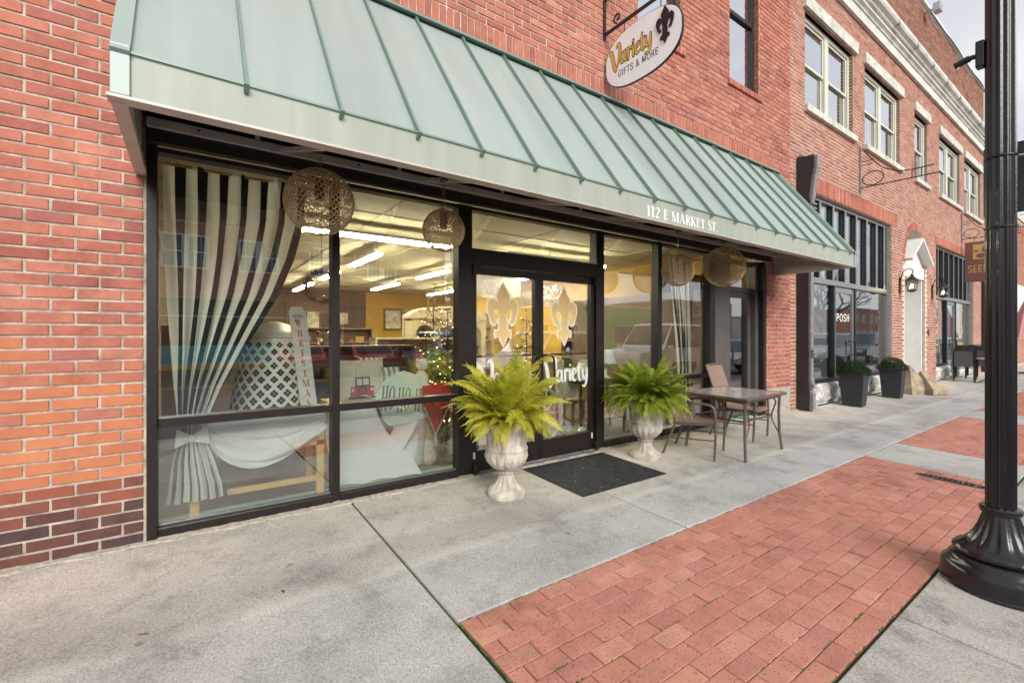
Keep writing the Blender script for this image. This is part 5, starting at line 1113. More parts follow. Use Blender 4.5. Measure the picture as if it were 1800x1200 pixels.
# writing on the neighbouring shop glass and pier
S_, w_ = text_strokes('POSH', sans, .14)
ink(S_, lambda u, v, d: (11.50 + u * .72 / w_, 4.0085 - d, 1.70 + v * .17), .0006, 'posh_lettering', M_whitevinyl, bld)
M_goldv = mat('gold leaf lettering', (.72, .50, .14), .4, vary=.1)
for x0 in (18.95, 22.2):
    cs = [([tuple(p) for p in spl([(.62, .95), (.45, 1.15), (.22, .95), (.05, .45), (.12, .05), (.35, .0), (.6, .3)], 6)], [.06 + .07 * math.sin(math.pi * i / 36) for i in range(37)]), ([tuple(p) for p in spl([(.55, .55), (.72, .62), (.78, .3), (.62, .22), (.58, .42)], 6)], [.07] * 25)]
    cs += [([(.1 + .11 * i, 1.5 + .06 * (i % 2)), (.16 + .11 * i, 1.62)], [.07, .05]) for i in range(7)] + [([(-.1 + .13 * i, -.42), (-.02 + .13 * i, -.38)], [.12, .10]) for i in range(8)] + [([(.0 + .13 * i, -.68), (.08 + .13 * i, -.65)], [.10, .09]) for i in range(6)]
    ink(cs, lambda u, v, d: (x0 + u * .75, 4.0185 - d, 1.35 + v * .62), .0006, 'gold_window_lettering', M_goldv, bld)
pq = MB().lathe([(0, 0), (.10, 0), (.10, .012), (0, .014)], 20).build('number_plaque', M_mar, bld); pq.location = (17.85 - 17, -.011, 1.5); pq.rotation_euler = (R(90), 0, 0)
S_, w_ = serif('2'); ink([([(a * .11 - .03, c * .12 - .06) for a, c in p], [q * .11 for q in w]) for p, w in S_], lambda u, v, d: (17.85 + u, 3.844 - d, 1.5 + v), .001, 'pier_number', M_whitevinyl, bld)
M_lamp = emitmat('lantern bulb glow', (1, .78, .45), 14); M_lg = glassmat('seeded lantern glass', 1.5, (.95, .93, .88))
for X, lb in ((15.2, 'lit black wall lantern on the brick pier before the white doorway'), (18.2, 'lit black wall lantern on the brick pier past the white doorway')):
    z = 2.62; y = 3.62
    t = thing('wall_lantern', (X, 3.87, z), label=lb, cat='lantern', group='lit wall lanterns')
    MB().box(X - .05, X + .05, 3.845, 3.87, z - .12, z + .28).build('back_plate', M_blk, t, world=True, bevel=.006)
    MB().tube(spl([(X, 3.85, z + .18), (X, 3.80, z + .42), (X, 3.68, z + .50), (X, 3.60, z + .44), (X, 3.62, z + .36)], 6), .011, 8).build('gooseneck', M_blk, t, world=True)
    MB().lathe([(.0, .36), (.03, .35), (.035, .31), (.06, .27), (.155, .19), (.16, .175), (.13, .175)], 8, (X, y, z)).build('roof', M_blk, t, world=True)
    MB().lathe([(.12, .175), (.095, -.06)], 8, (X, y, z), caps=False).build('glass', M_lg, t, world=True)
    MB().lathe([(.0, -.12), (.04, -.11), (.105, -.075), (.105, -.055), (0, -.055)], 8, (X, y, z)).build('bottom', M_blk, t, world=True)
    for k in range(8):
        a = 2 * math.pi * k / 8; MB().tube([(X + .122 * math.cos(a), y + .122 * math.sin(a), z + .175), (X + .097 * math.cos(a), y + .097 * math.sin(a), z - .06)], .005, 5).build('glazing_bar', M_blk, t, world=True)
    MB().ball((X, y, z + .05), .032, 10, 8, (1, 1, 1.5)).build('bulb', M_lamp, t, world=True)
# fallen leaves and bits on the walk
for i, (x, y, s, c, lb) in enumerate([(.50, 3.05, .03, 'leaf rust', 'small curled rust coloured leaf near the storefront joint'), (.42, 2.78, .018, 'leaf dark', 'dark oval leaf lying on the open concrete'), (-.18, 2.76, .035, 'leaf rust', 'thin orange brown leaf on the concrete below the brick pier'), (1.65, 2.93, .014, 'leaf tan', 'tiny tan leaf bit on the slab before the urn'), (1.083, 2.47, .014, 'leaf rust', 'rust coloured leaf bit lodged in the slab joint')]):
    z = gz(y) + .003; b = MB(); w = s * (.16 if s > .02 else .45); b.grid(lambda u, v: ((u - .5) * 2 * s, (v - .5) * 2 * w * math.sin(math.pi * min(max(u, .06), .94)), .004 * (1 - (2 * u - 1) ** 2)), 8, 2)
    b.build('fallen_leaf', mat(c, {'leaf rust': (.30, .10, .04), 'leaf dark': (.04, .035, .03), 'leaf tan': (.45, .30, .15)}[c], .8, vary=.3, scale=60), None, (x, y, z), rz=.5 + i * 1.1, label=lb, cat='leaf')
# ================================================================== shop interior
M_ceil = mat('cream ceiling tile', (.52, .48, .35), .9, vary=.04); M_yel = mat('mustard wall paint', (.46, .29, .055), .85, vary=.06); M_mint = mat('mint painted floor', (.34, .50, .42), .6, vary=.15, scale=4)
M_wood = mat('dark plank floor', (.055, .038, .028), .5, vary=.3, scale=3, stretch=(1, 8, 1)); M_pine = mat('yellow pine', (.62, .40, .13), .55, vary=.12, scale=6, stretch=(8, 1, 1))
ZC = 2.96
room = thing('shop_room', (4, 10, 0), kind='structure')
MB().box(-.4, 8.3, 4.32, 16.5, -.05, -.01).build('floor_boards', M_wood, room, world=True); MB().box(-.4, 8.3, 4.001, 4.32, -.05, .0).build('display_floor', M_mint, room, world=True)
MB().box(-.5, 8.4, 4.21, 16.6, ZC, ZC + .1).build('room_ceiling', M_ceil, room, world=True); MB().box(-.235, 8.157, 4.001, 4.21, 2.80, 2.86).build('head_soffit', M_ceil, room, world=True)
M_panel = mat('brown wood panelling', (.11, .07, .045), .7, vary=.25, scale=3, stretch=(8, 1, .6)); MB().box(-.5, 5.2, 16.5, 16.6, -.05, ZC).build('back_wall', M_panel, room, world=True); MB().box(5.2, 8.4, 16.5, 16.6, -.05, ZC).build('back_wall', M_yel, room, world=True)
MB().box(-.5, -.4, 4.21, 16.6, -.05, ZC).build('side_wall', M_panel, room, world=True); MB().box(8.3, 8.4, 4.21, 16.6, -.05, ZC).build('side_wall', M_yel, room, world=True)
MB().box(6.9, 7.0, 4.14, 7.4, -.01, 2.15).build('added_partition', M_panel, room, world=True); MB().box(7.0, 8.3, 5.3, 5.4, -.01, 2.6).build('added_vestibule_wall', M_panel, room, world=True)  # dark walls added behind the right panes so the glass reflections show
for i in range(8):
    MB().box(-.4 + i * 1.22, -.385 + i * 1.22, 4.25, 16.5, ZC - .012, ZC - .001).build('ceiling_batten', M_ceil, room, world=True)
for i in range(10): MB().box(-.4, 8.3, 4.6 + i * 1.22, 4.615 + i * 1.22, ZC - .010, ZC - .001).build('ceiling_batten', M_ceil, room, world=True)
M_tube = emitmat('fluorescent tube', (1, .88, .62), 55)
def fluor(x, y, L, ax, lb):
    t = thing('fluorescent_light', (x, y, ZC - .2), R(90) if ax == 'y' else 0, lb, 'light', 'fluorescent shop lights')
    MB().box(-L / 2, L / 2, -.07, .07, .02, .06).build('housing', M_white, t)
    for s in (-.045, .045): MB().tube([(-L / 2 + .02, s, 0), (L / 2 - .02, s, 0)], .019, 8).build('tube', M_tube, t)
    for s in (-1, 1): MB().tube([(s * L * .35, 0, .06), (s * L * .35, 0, .2)], .006, 5).build('stem', M_white, t)
for x, y, L, ax, lb in [(2.35, 6.4, 2.4, 'x', 'long fluorescent light running along the window'), (5.6, 6.4, 2.4, 'x', 'fluorescent light behind the patio side windows'), (2.62, 8.4, 1.6, 'y', 'first fluorescent light of the left ceiling row'), (2.62, 11.0, 1.6, 'y', 'middle fluorescent light of the left ceiling row'), (2.62, 14.0, 2.4, 'y', 'last fluorescent light of the left ceiling row'), (4.5, 9.5, 1.6, 'y', 'first fluorescent light of the centre ceiling row'), (4.5, 12.6, 2.0, 'y', 'last fluorescent light of the centre ceiling row'), (6.6, 9.0, 2.4, 'y', 'first fluorescent light of the right ceiling row'), (6.6, 13, 2.4, 'y', 'last fluorescent light of the right ceiling row')]: fluor(x, y, L, ax, lb)
# striped curtains
M_cw = leafmat('white curtain stripe', (.78, .77, .69), (.82, .81, .74), (.84, .83, .77)); M_cb = mat('charcoal curtain stripe', (.012, .012, .014), .85, vary=.2, scale=10)
def curtain(name, prof, y0, npitch, lb, wf=.45, amp=.03, invert=False):
    t = thing(name, ((prof[0][1] + prof[0][2]) / 2, y0, prof[-1][0]), label=lb, cat='curtain')
    zs = [p[0] for p in prof][::-1]; xl = [p[1] for p in prof][::-1]; xr = [p[2] for p in prof][::-1]; nu, nv = npitch * 12, 70
    def fn(u, v):
        z = zs[0] + (zs[-1] - zs[0]) * v; a = np.interp(z, zs, xl); c = np.interp(z, zs, xr); w = c - a
        am = amp * (1 if v < .96 else 2) * (.6 + .4 * math.sin(v * 5 + u * 4))
        return (a + w * u + .006 * math.sin(u * 40 + v * 8), y0 + am * math.sin(u * npitch * 2 * math.pi * .5 + 1.2 * math.sin(v * 3)) + .012 * math.sin(u * npitch * 7 + v * 6), z)
    b = MB(); b.grid(fn, nu, nv); b.mi = [0 if (((i % nu) / 12) % 1) < wf else 1 for i in range(nu * nv)]
    b.build('cloth', [M_cw, M_cb] if not invert else [M_cb, M_cw], t, world=True, smooth=70)
    MB().tube([(prof[0][1] - .03, y0, prof[0][0] - .01), (prof[0][2] + .25, y0, prof[0][0] - .01)], .010, 8).build('curtain_rod', M_pine, t, world=True)
    return t
cu = curtain('striped_curtain', [(2.63, -.165, .80), (2.3, -.16, .775), (2.0, -.15, .70), (1.7, -.135, .585), (1.35, -.115, .40), (1.0, -.10, .22), (.80, -.085, .135), (.68, -.06, .09), (.60, -.07, .10), (.45, -.11, .16), (.25, -.13, .22), (.14, -.145, .235)], 4.14, 7, 'black and white striped curtain tied back in the corner window', .52, .02)
kn = MB(); kn.add([(.015, 4.09, .64), (-.08, 4.08, .70), (-.09, 4.08, .56), (.02, 4.07, .60), (.11, 4.08, .71), (.12, 4.08, .57), (.005, 4.10, .60)], [(0, 1, 2, 6), (0, 4, 5, 3)])
kn.ball((.012, 4.09, .62), .03, 8, 6); kn.build('tie_bow', M_cw, cu, world=True)
curtain('striped_drape', [(2.58, 5.78, 6.36), (2.0, 5.86, 6.36), (1.4, 5.98, 6.36), (.9, 6.05, 6.36), (.1, 6.0, 6.37)], 4.16, 7, 'pale and dark striped drape in the window beside the side door', .55)
# display bench with white sheets
bn = thing('display_bench', (.5, 4.38, 0), label='yellow pine bench in the curtain window under a white sheet', cat='bench')
for x in (.03, .93):
    for y in (4.23, 4.68): MB().box(x - .03, x + .03, y - .025, y + .025, .002, .47).build('leg', M_pine, bn, world=True)
MB().box(.0, .96, 4.20, 4.71, .47, .51).build('seat', M_pine, bn, world=True); MB().box(.06, .90, 4.215, 4.24, .12, .165).build('stretcher', M_pine, bn, world=True); MB().box(.0, .96, 4.205, 4.215, .43, .469).build('apron', M_pine, bn, world=True)
M_sheet = leafmat('white bed sheet', (.86, .87, .88), (.87, .88, .89), (.88, .89, .90), .3)
b = MB(); b.grid(lambda u, v: (.10 + .86 * u, 4.15 - .022 * math.sin(u * 7 + v * 16) * (1.1 - v) - .012 * math.sin(v * 30 + 5 * u) - .04 * (v < .25) * math.sin(3 * u) + .10 * max(0, v - .6), .74 - (.16 + .26 * math.sin(math.pi * u ** .75)) * (1 - v) + .012 * math.sin(14 * v + 5 * u)), 24, 16)
b.v = [(x, y, max(z, .02)) for x, y, z in b.v]; b.build('swagged_sheet', M_sheet, None, label='white sheet swagged across the front of the pine bench', cat='sheet', smooth=60)
tb = thing('display_box', (1.5, 4.5, 0), label='pine display stand half hidden by a white sheet', cat='stand'); MB().box(1.08, 1.94, 4.42, 4.9, .70, .735).build('top', M_pine, tb, world=True)
for x in (1.12, 1.90):
    for y in (4.46, 4.86): MB().box(x - .025, x + .025, y - .025, y + .025, .002, .70).build('leg', M_pine, tb, world=True)
b = MB(); b.grid(lambda u, v: (1.03 + (.42 + .42 * (1 - v) ** 1.5) * u + .015 * math.sin(v * 9), 4.405 - (1 - v) ** 2 * (.12 + .10 * u) - .02 * math.sin(u * 7 + v * 2) * (1 - v * .7), .745 * v ** .85 + .004 + (.02 * abs(math.sin(u * 9)) * (1 - v))), 30, 24)
b.build('draped_sheet', M_sheet, None, label='white sheet falling to the floor in the middle window', cat='sheet', smooth=60)
b = MB(); b.grid(lambda u, v: (1.60 + .30 * u + .03 * math.sin(v * 7), 4.34 - .05 * math.sin(math.pi * u) - .03 * math.sin(u * 8 + v * 9), .58 * (1 - v) + .02 + .025 * math.sin(u * 9 + v * 3)), 20, 20)
b.build('bunched_sheet', M_sheet, None, label='crumpled white cloth bunched below the HO HO HO board', cat='sheet', smooth=60)
# white pierced lantern tower
tw = thing('pierced_tower', (.66, 4.82, .51), label='white tapering tower pierced with clover holes behind the Christmas board', cat='ornament')
M_cer = mat('white glazed ceramic', (.68, .66, .60), .35, vary=.05)
rad = lambda z: .40 - .135 * z / .86
b = MB().lathe([(rad(0), 0), (rad(.3), .3), (rad(.6), .6), (rad(.84), .84), (.285, .85), (.29, .89), (.28, .90), (.20, .91), (.12, .97), (.03, 1.0)], 40); b.build('body', M_cer, tw, smooth=40)
b = MB()
for j in range(13):
    for i in range(20):
        z = .05 + j * .061; a = 2 * math.pi * (i + .5 * (j % 2)) / 20; rr_ = rad(z); s = .0165 * rr_ / .30
        for du, dv in ((s, 0), (-s, 0), (0, s), (0, -s)):
            b.add([((rr_ + .0016 - (z + dv + s * .85 * math.sin(q) - z) * .157) * math.cos(a + (du + s * .8 * math.cos(q)) / rr_), (rr_ + .0016 - (dv + s * .85 * math.sin(q)) * .157) * math.sin(a + (du + s * .8 * math.cos(q)) / rr_), z + dv + s * .85 * math.sin(q)) for q in [2 * math.pi * k / 8 for k in range(8)]], [tuple(range(8))])
b.build('clover_hole_discs', mat('painted hole shade', (.03, .028, .026), .9), tw)  # dark discs on the surface, painted in place of the shade inside the holes
# Christmas board
cb = thing('christmas_board', (.82, 4.37, .51), label='tall white MERRY CHRISTMAS board with red letters in the window', cat='sign')
bd = lambda u, v, d: (.695 + u + (1.15 - v) * .11, 4.335 - d + .10 * v * .3, .51 + v)
b = MB(); ol = [(0, 0), (.135, 0), (.135, 1.08), (.105, 1.12), (.03, 1.12), (0, 1.08)]; n = 6
b.add([bd(u, v, 0) for u, v in ol] + [bd(u, v, .018) for u, v in ol], [tuple(range(n)), tuple(range(n, 2 * n))[::-1]] + [(i, (i + 1) % n, n + (i + 1) % n, n + i) for i in range(n)]); b.build('plank', mat('chalky white plank', (.66, .63, .57), .8, vary=.12, scale=9), cb, world=True)
M_redink = mat('faded red paint', (.42, .045, .06), .7, vary=.15)
for i, ch in enumerate('CHRISTMAS'):
    S_, w_ = serif(ch); S_ = [([(a * .062 + .0675 - w_ * .031, c * .062 + .945 - i * .088) for a, c in p], [q * .062 for q in w]) for p, w in S_]
    ink(S_, lambda u, v, d: bd(u, v, .0184 + d), .0008, 'lettering', M_redink, cb)
S_, w_ = text_strokes('MERRY', serif, .05); ink([([(a * .026 + .0675 - w_ * .013, c * .03 + 1.022) for a, c in p], [q * .026 for q in w]) for p, w in S_], lambda u, v, d: bd(u, v, .0184 + d), .0008, 'small_lettering', mat('charcoal ink', (.05, .05, .05), .7), cb)
MB().ball(bd(.045, 1.0, .03), .016, 8, 6).ball(bd(.065, .985, .03), .014, 8, 6).build('bell', mat('antique brass', (.45, .30, .10), .35, metal=.8), cb, world=True)
# pillow with a truck print
pw_ = thing('truck_pillow', (1.4, 4.62, .74), label='cream pillow printed with a red truck and wreath', cat='pillow')
pf = lambda u, v, d: (1.385 + u * .42 + .02 * v, 4.56 - d + .06 * v + .0, .93 + v * .40)
def cush(u, v, s): k = (max(0, 1 - (2 * u) ** 4) * max(0, 1 - (2 * v) ** 4)) ** .5; q = 1 + .06 * (abs(2 * u) ** 3 * abs(2 * v) ** 3); return pf(u * q, v * q, s * .065 * k)
b = MB(); b.grid(lambda u, v: cush(u - .5, v - .5, 1), 14, 14); b.grid(lambda u, v: cush(u - .5, v - .5, -1), 14, 14); b.build('cushion', mat('cream linen', (.60, .55, .44), .9, vary=.08), pw_, world=True, smooth=70)
fr_ = lambda poly, nm, m, lift: MB().add([cush(u, v, 1)[0:1] + (cush(u, v, 1)[1] - lift, cush(u, v, 1)[2]) for u, v in poly], [tuple(range(len(poly)))]).build(nm, m, pw_, world=True)
M_tr = mat('truck red print', (.40, .08, .09), .9); M_ink = mat('dark print', (.06, .05, .06), .9)
for (a, c, e_, f_, nm, m, lf) in ((-.27, .27, -.36, -.12, 'truck_body_print', M_tr, .004), (-.17, .17, -.12, .10, 'truck_cab_print', M_ink, .004), (-.14, -.01, -.09, .07, 'windscreen_print', M_cw, .006), (.01, .14, -.09, .07, 'windscreen_print', M_cw, .006), (-.30, .30, -.42, -.37, 'bumper_print', M_ink, .005)):
    b = MB(); b.grid(lambda u, v: (lambda p: (p[0], p[1] - lf, p[2]))(cush(a + (c - a) * u, e_ + (f_ - e_) * v, 1)), 6, 4); b.build(nm, m, pw_, world=True)
b = MB(); b.tube([(lambda p: (p[0], p[1] - .008, p[2]))(cush(.09 * math.cos(q), -.22 + .09 * math.sin(q), 1)) for q in [2 * math.pi * k / 16 for k in range(16)]], .008, 6, closed=True); b.build('wreath_print', mat('wreath green', (.05, .13, .05), .9), pw_, world=True)
for sx in (-1, 1): fr_([(sx * .22 + .035 * math.cos(q), -.2 + .035 * math.sin(q)) for q in [2 * math.pi * k / 10 for k in range(10)]], 'headlight_print', M_cw, .007)
def small_pillow(x, y, z, s, m, lb):
    b = MB(); f = lambda u, v, sg: (x + s * u, y - sg * .05 * (max(0, 1 - (2 * u) ** 4) * max(0, 1 - (2 * v) ** 4)) ** .5 + .12 * v * s, z + s * (v + .5))
    b.grid(lambda u, v: f(u - .5, v - .5, 1), 10, 10); b.grid(lambda u, v: f(u - .5, v - .5, -1), 10, 10)
    if isinstance(m, list): b.mi = [(i % 10 // 1 + (0)) % 2 for i in range(200)]
    b.build('pillow', m, None, label=lb, cat='pillow', smooth=70)
small_pillow(1.72, 4.75, .74, .30, [M_cw, mat('grey ticking', (.28, .28, .30), .9)], 'small grey and white ticking striped pillow behind the HO HO HO board')
small_pillow(1.60, 4.92, .86, .28, [mat('red gingham', (.5, .12, .13), .9), M_cw], 'small red gingham pillow behind the truck pillow')
# HO HO HO board
ho = thing('christmas_sign', (1.78, 4.31, .40), label='pale green HO HO HO board with painted letters leaning in the window', cat='sign')
hp = [(-.33, .05), (-.22, .20), (-.03, .27), (.16, .20), (.27, .03), (.29, -.10), (.22, -.19), (.02, -.24), (-.20, -.25), (-.25, -.20)]
hf = lambda u, v, d: (1.77 + u, 4.30 - d + .1 * v, .76 + v)
b = MB(); n = len(hp); b.add([hf(u, v, 0) for u, v in hp] + [hf(u, v, .015) for u, v in hp], [tuple(range(n)), tuple(range(n, 2 * n))[::-1]] + [(i, (i + 1) % n, n + (i + 1) % n, n + i) for i in range(n)]); b.build('board', mat('pale green paint', (.62, .68, .56), .6, vary=.06), ho, world=True)
cols_ = [mat('taupe ink', (.16, .13, .12), .7), mat('green ink', (.07, .22, .12), .7), mat('brown ink', (.24, .15, .09), .7)]
for i, (ox_, oy) in enumerate(((-.29, -.10), (-.13, -.13), (.05, -.15))):
    for j, ch in enumerate('HO'):
        S_, w_ = serif(ch); ink([([(a * .10 + c * .035 + ox_ + j * .075, c * .235 + oy) for a, c in p], [q * .09 for q in w]) for p, w in S_], lambda u, v, d: hf(u, v, .0155 + d), .0008, 'lettering', cols_[i], ho)
# red pennant, plank, bear
pn = thing('red_pennant', (2.0, 4.24, .36), label='red felt pennant with cream trim and tassel hanging in the window', cat='pennant')
b = MB(); pv = [(1.90, .87), (2.20, .90), (2.205, .66), (2.045, .38), (1.92, .66)]; b.prism(pv, 4.235, 4.245); b.build('felt', mat('red felt', (.52, .035, .04), .9), pn, world=True)
tr = MB(); tr.tube([(1.92, 4.235, .66), (2.045, 4.235, .375), (2.205, 4.235, .66)], .010, 6).build('trim', M_cw, pn, world=True)
b = MB()
for k in range(9): b.tube([(2.045, 4.235, .38), (2.02 + k * .006, 4.228, .26)], .004, 4)
b.ball((2.045, 4.235, .375), .013, 8, 6).build('tassel', M_cw, pn, world=True)
pk = MB().prism([(1.97 + .075 * math.cos(q), .12 + .075 * math.sin(q)) for q in [math.pi + math.pi * k / 12 for k in range(13)]] + [(2.05, .82), (1.965, .82)], 4.33, 4.36); pk.v = [(x + (z - .1) * .05 + .06, y + z * .06, z) for x, y, z in pk.v]
pk.build('toboggan_plank', mat('pale ash wood', (.50, .40, .24), .6, vary=.15, scale=5, stretch=(6, 1, 1)), None, label='pale ash plank with rounded end standing beside the pennant', cat='plank', bevel=.004)
be = thing('polar_bear_figure', (2.06, 4.62, .72), label='small white polar bear figure at the edge of the doors', cat='figurine')
b = MB().ball((2.06, 4.62, .86), .10, 12, 10, (.8, .8, 1.5)).ball((2.06, 4.60, 1.06), .065, 12, 8).ball((2.04, 4.54, 1.045), .03, 8, 6).ball((2.01, 4.61, 1.11), .02, 8, 6).ball((2.10, 4.61, 1.11), .02, 8, 6); b.build('body', M_cw, be, world=True, smooth=80)
sd_ = thing('side_pedestal', (2.06, 4.62, 0), label='narrow white pedestal under the polar bear', cat='pedestal'); MB().box(1.96, 2.10, 4.54, 4.70, 0, .715).build('column', M_white, sd_, world=True, bevel=.01)
# Christmas trees
M_need = leafmat('spruce needles', (.010, .028, .012), (.022, .05, .02), (.05, .08, .04)); M_need2 = leafmat('frosted needles', (.03, .055, .06), (.07, .10, .11), (.18, .21, .23)); M_bulb = emitmat('warm string light', (1, .62, .22), 9)
def xmas(x, y, h, rb, m, seed, lb, lights=130, balls=0):
    r = random.Random(seed); t = thing('christmas_tree', (x, y, 0), label=lb, cat='tree', group='lit Christmas trees in the shop')
    MB().tube([(0, 0, 0), (0, 0, h * .96)], [.03, .006], 6).build('trunk', mat('bark', (.1, .07, .05), .9), t)
    b = MB(); lt = MB(); bb = MB()
    for k in range(int(900 * h)):
        z = .18 + (h - .18) * (1 - math.sqrt(r.random())) ; R_ = rb * (1 - (z - .18) / (h - .16)) + .02; a = r.uniform(0, 6.283); q = r.uniform(.35, 1.05) * R_; tier = .05 * math.sin(z * 24)
        o = Vector((math.cos(a) * q, math.sin(a) * q, z - q * .25 + tier)); d = Vector((math.cos(a), math.sin(a), r.uniform(-.3, .5))).normalized(); s = Vector((-math.sin(a), math.cos(a), r.uniform(-.4, .4))) * .012; l = r.uniform(.05, .10)
        b.add([o - s, o + s, o + d * l], [(0, 1, 2)]); b.add([o - s * 1.6 + d * .01, o + d * l * .6 + s * 2.4, o + d * l * .8 - s * .2], [(0, 1, 2)])
        if k % 7 == 0 and len(lt.v) < lights * 20: lt.ball(o + d * l * .8, .006, 5, 4)
        if balls and k % 40 == 0: bb.ball(o + d * l * .6, .028, 8, 6)
    b.build('crown', m, t); lt.build('string_lights', M_bulb, t)
    if bb.v: bb.build('baubles', mat('red bauble', (.5, .02, .03), .2, metal=.5), t)
xmas(4.15, 8.7, 2.55, .55, M_need, 1, 'tall lit Christmas tree seen through the middle window', 160)
xmas(2.75, 6.0, 1.5, .4, M_need, 2, 'short lit Christmas tree behind the pillow display', 90, 1)
xmas(2.55, 4.95, 1.75, .22, M_need, 3, 'slim lit Christmas tree just inside the double doors', 90)
xmas(1.95, 8.6, 1.6, .42, M_need2, 4, 'frosted Christmas tree behind the Christmas board', 70, 1)
xmas(1.2, 7.0, 1.45, .4, M_need, 6, 'Christmas tree with red baubles behind the pierced tower', 70, 1)
xmas(5.6, 7.4, 1.9, .45, M_need, 5, 'lit Christmas tree behind the fern window', 90)
# shelving and stock
M_cream = mat('cream shelf paint', (.62, .52, .34), .7, vary=.08); M_brown = mat('walnut shelf', (.17, .09, .05), .6, vary=.2)
def shelves(x, y, w, h, n, m, rz, lb, seed, where=''):
    r = random.Random(seed); s = thing('shelf_unit', (x, y, 0), rz, lb, 'shelf')
    for sx in (-w / 2, w / 2 - .03): MB().box(sx, sx + .03, -.18, .18, 0, h).build('side_panel', m, s)
    MB().box(-w / 2 + .03, w / 2 - .03, .16, .18, 0, h).build('back_panel', m, s)
    for k in range(n + 1): MB().box(-w / 2 + .03, w / 2 - .03, -.18, .16, k * (h - .03) / n, k * (h - .03) / n + .03).build('shelf', m, s)
    st_ = [mat('stock red', (.42, .05, .05), .5), mat('stock white', (.68, .66, .6), .6), mat('stock green', (.07, .16, .08), .6), mat('stock brass', (.5, .34, .12), .35, metal=.6), mat('stock blue', (.15, .28, .36), .5), mat('stock wicker', (.33, .21, .1), .8), mat('stock black', (.03, .03, .03), .5)]
    M4 = Matrix.Translation((x, y, 0)) @ Matrix.Rotation(rz, 4, 'Z'); places = ['bottom', 'second', 'third', 'fourth', 'fifth', 'sixth']
    for k in range(n):
        it = 0; z0 = k * (h - .03) / n + .031; gap = (h - .03) / n - .05; u = -w / 2 + .12; 
        while u < w / 2 - .12:
            ty = r.randrange(4); hh = gap * r.uniform(.45, .92); ww = r.uniform(.07, .14); p = M4 @ Vector((u, -.03, z0)); m_ = r.choice(st_); b = MB()
            if ty == 0: b.lathe([(0, 0), (ww * .5, 0), (ww * .8, hh * .3), (ww * .75, hh * .55), (ww * .3, hh * .8), (ww * .4, hh), (ww * .3, hh), (0, hh * .9)], 14); nm = 'vase'
            elif ty == 1: b.box(-ww, ww, -.01, .01, 0, hh).box(-ww * .75, ww * .75, -.016, -.0101, hh * .14, hh * .86); nm = 'picture_frame'
            elif ty == 2: b.lathe([(0, 0), (ww * .6, 0), (ww * .9, hh * .5), (ww * .85, hh * .5), (ww * .5, .02), (0, .02)], 14); nm = 'bowl'
            else: b.lathe([(0, 0), (ww * .5, 0), (ww * .5, hh * .1), (.012, hh * .14), (.012, hh * .5), (ww * .8, hh * .52), (ww * .5, hh), (0, hh)], 14); nm = 'table_lamp'
            cn = m_.name.split()[-1]
            o = b.build(nm, m_, None, tuple(p), rz, smooth=40); it += 1; tag(o, '%s %s, item %s along the %s shelf %s' % (cn, nm.replace('_', ' '), ['one', 'two', 'three', 'four', 'five', 'six', 'seven', 'eight', 'nine', 'ten', 'eleven', 'twelve'][it - 1], places[k], where), nm.split('_')[-1], 'stock on the shelf ' + where)
            u += ww * 2.1 + .05
shelves(5.4, 10.6, 2.2, 1.9, 4, M_cream, 0, 'cream shelf unit facing the double doors', 1, 'facing the doors')
shelves(7.95, 7.6, 2.4, 1.7, 4, M_brown, R(-90), 'walnut shelf unit along the right wall', 2, 'along the right wall')
shelves(3.1, 13.2, 2.4, 1.6, 4, M_brown, 0, 'walnut shelf unit at the rear of the shop', 3, 'at the rear')
shelves(7.0, 12.4, 1.8, 2.1, 5, M_cream, 0, 'cream shelf unit in the rear corner', 4, 'in the rear corner')
shelves(-.1, 7.9, 2.0, 1.5, 3, M_brown, R(90), 'walnut shelf unit along the left wall', 5, 'along the left wall')
shelves(1.55, 6.1, 2.0, 1.25, 3, M_brown, 0, 'low walnut shelf unit behind the window pillows', 7, 'behind the pillows')
shelves(3.4, 7.9, 1.6, 1.35, 3, M_cream, 0, 'low cream shelf unit inside the first door', 8, 'inside the first door')
# drum shades over the doors, wall pictures
M_shade = mat('woven grey shade', (.34, .27, .19), .9, vary=.35, scale=30, stretch=(1, 1, .3), bump=.8, bscale=60, emit=(1, .75, .4), es=.05)
for x, y, z, lb in ((4.85, 7.2, 2.12, 'woven drum shade hanging behind the first door'), (6.1, 7.7, 2.0, 'woven drum shade hanging behind the second door')):
    t = thing('drum_shade', (x, y, z), label=lb, cat='lamp'); MB().lathe([(.36, 0), (.37, .15), (.36, .30)], 32, caps=False).build('shade', M_shade, t, smooth=60); MB().tube([(0, 0, .28), (0, 0, ZC - z)], .006, 6).build('cord', M_blk, t); MB().ball((0, 0, .16), .05, 10, 8).build('bulb', M_tube, t)
    MB().tube([(-.36, 0, .28), (.36, 0, .28)], .004, 5).build('spider_rod', M_blk, t)
for i, (x, z, w, h) in enumerate(((3.4, 1.9, .5, .7), (4.3, 2.0, .6, .5), (6.2, 2.0, .7, .8), (7.4, 1.9, .5, .6))):
    t = MB().box(x - w / 2, x + w / 2, 16.44, 16.49, z - h / 2, z + h / 2).build('wall_picture', M_brown, None, label='dark framed picture on the rear wall, number %s from the left' % ['one', 'two', 'three', 'four'][i], cat='picture'); MB().box(x - w / 2 + .06, x + w / 2 - .06, 16.43, 16.439, z - h / 2 + .06, z + h / 2 - .06).build('print', mat('pale print', (.55, .5, .4), .8, vary=.4, scale=5), t)
hu = thing('arched_hutch', (4.75, 9.3, 0), label='cream hutch with three arched openings behind the left door', cat='cabinet')
MB().box(-.9, .9, .2, .24, .0, 1.95).build('back_panel', M_brown, hu); MB().box(-.9, .9, -.2, .2, 0, .75).build('base_cabinet', M_cream, hu)
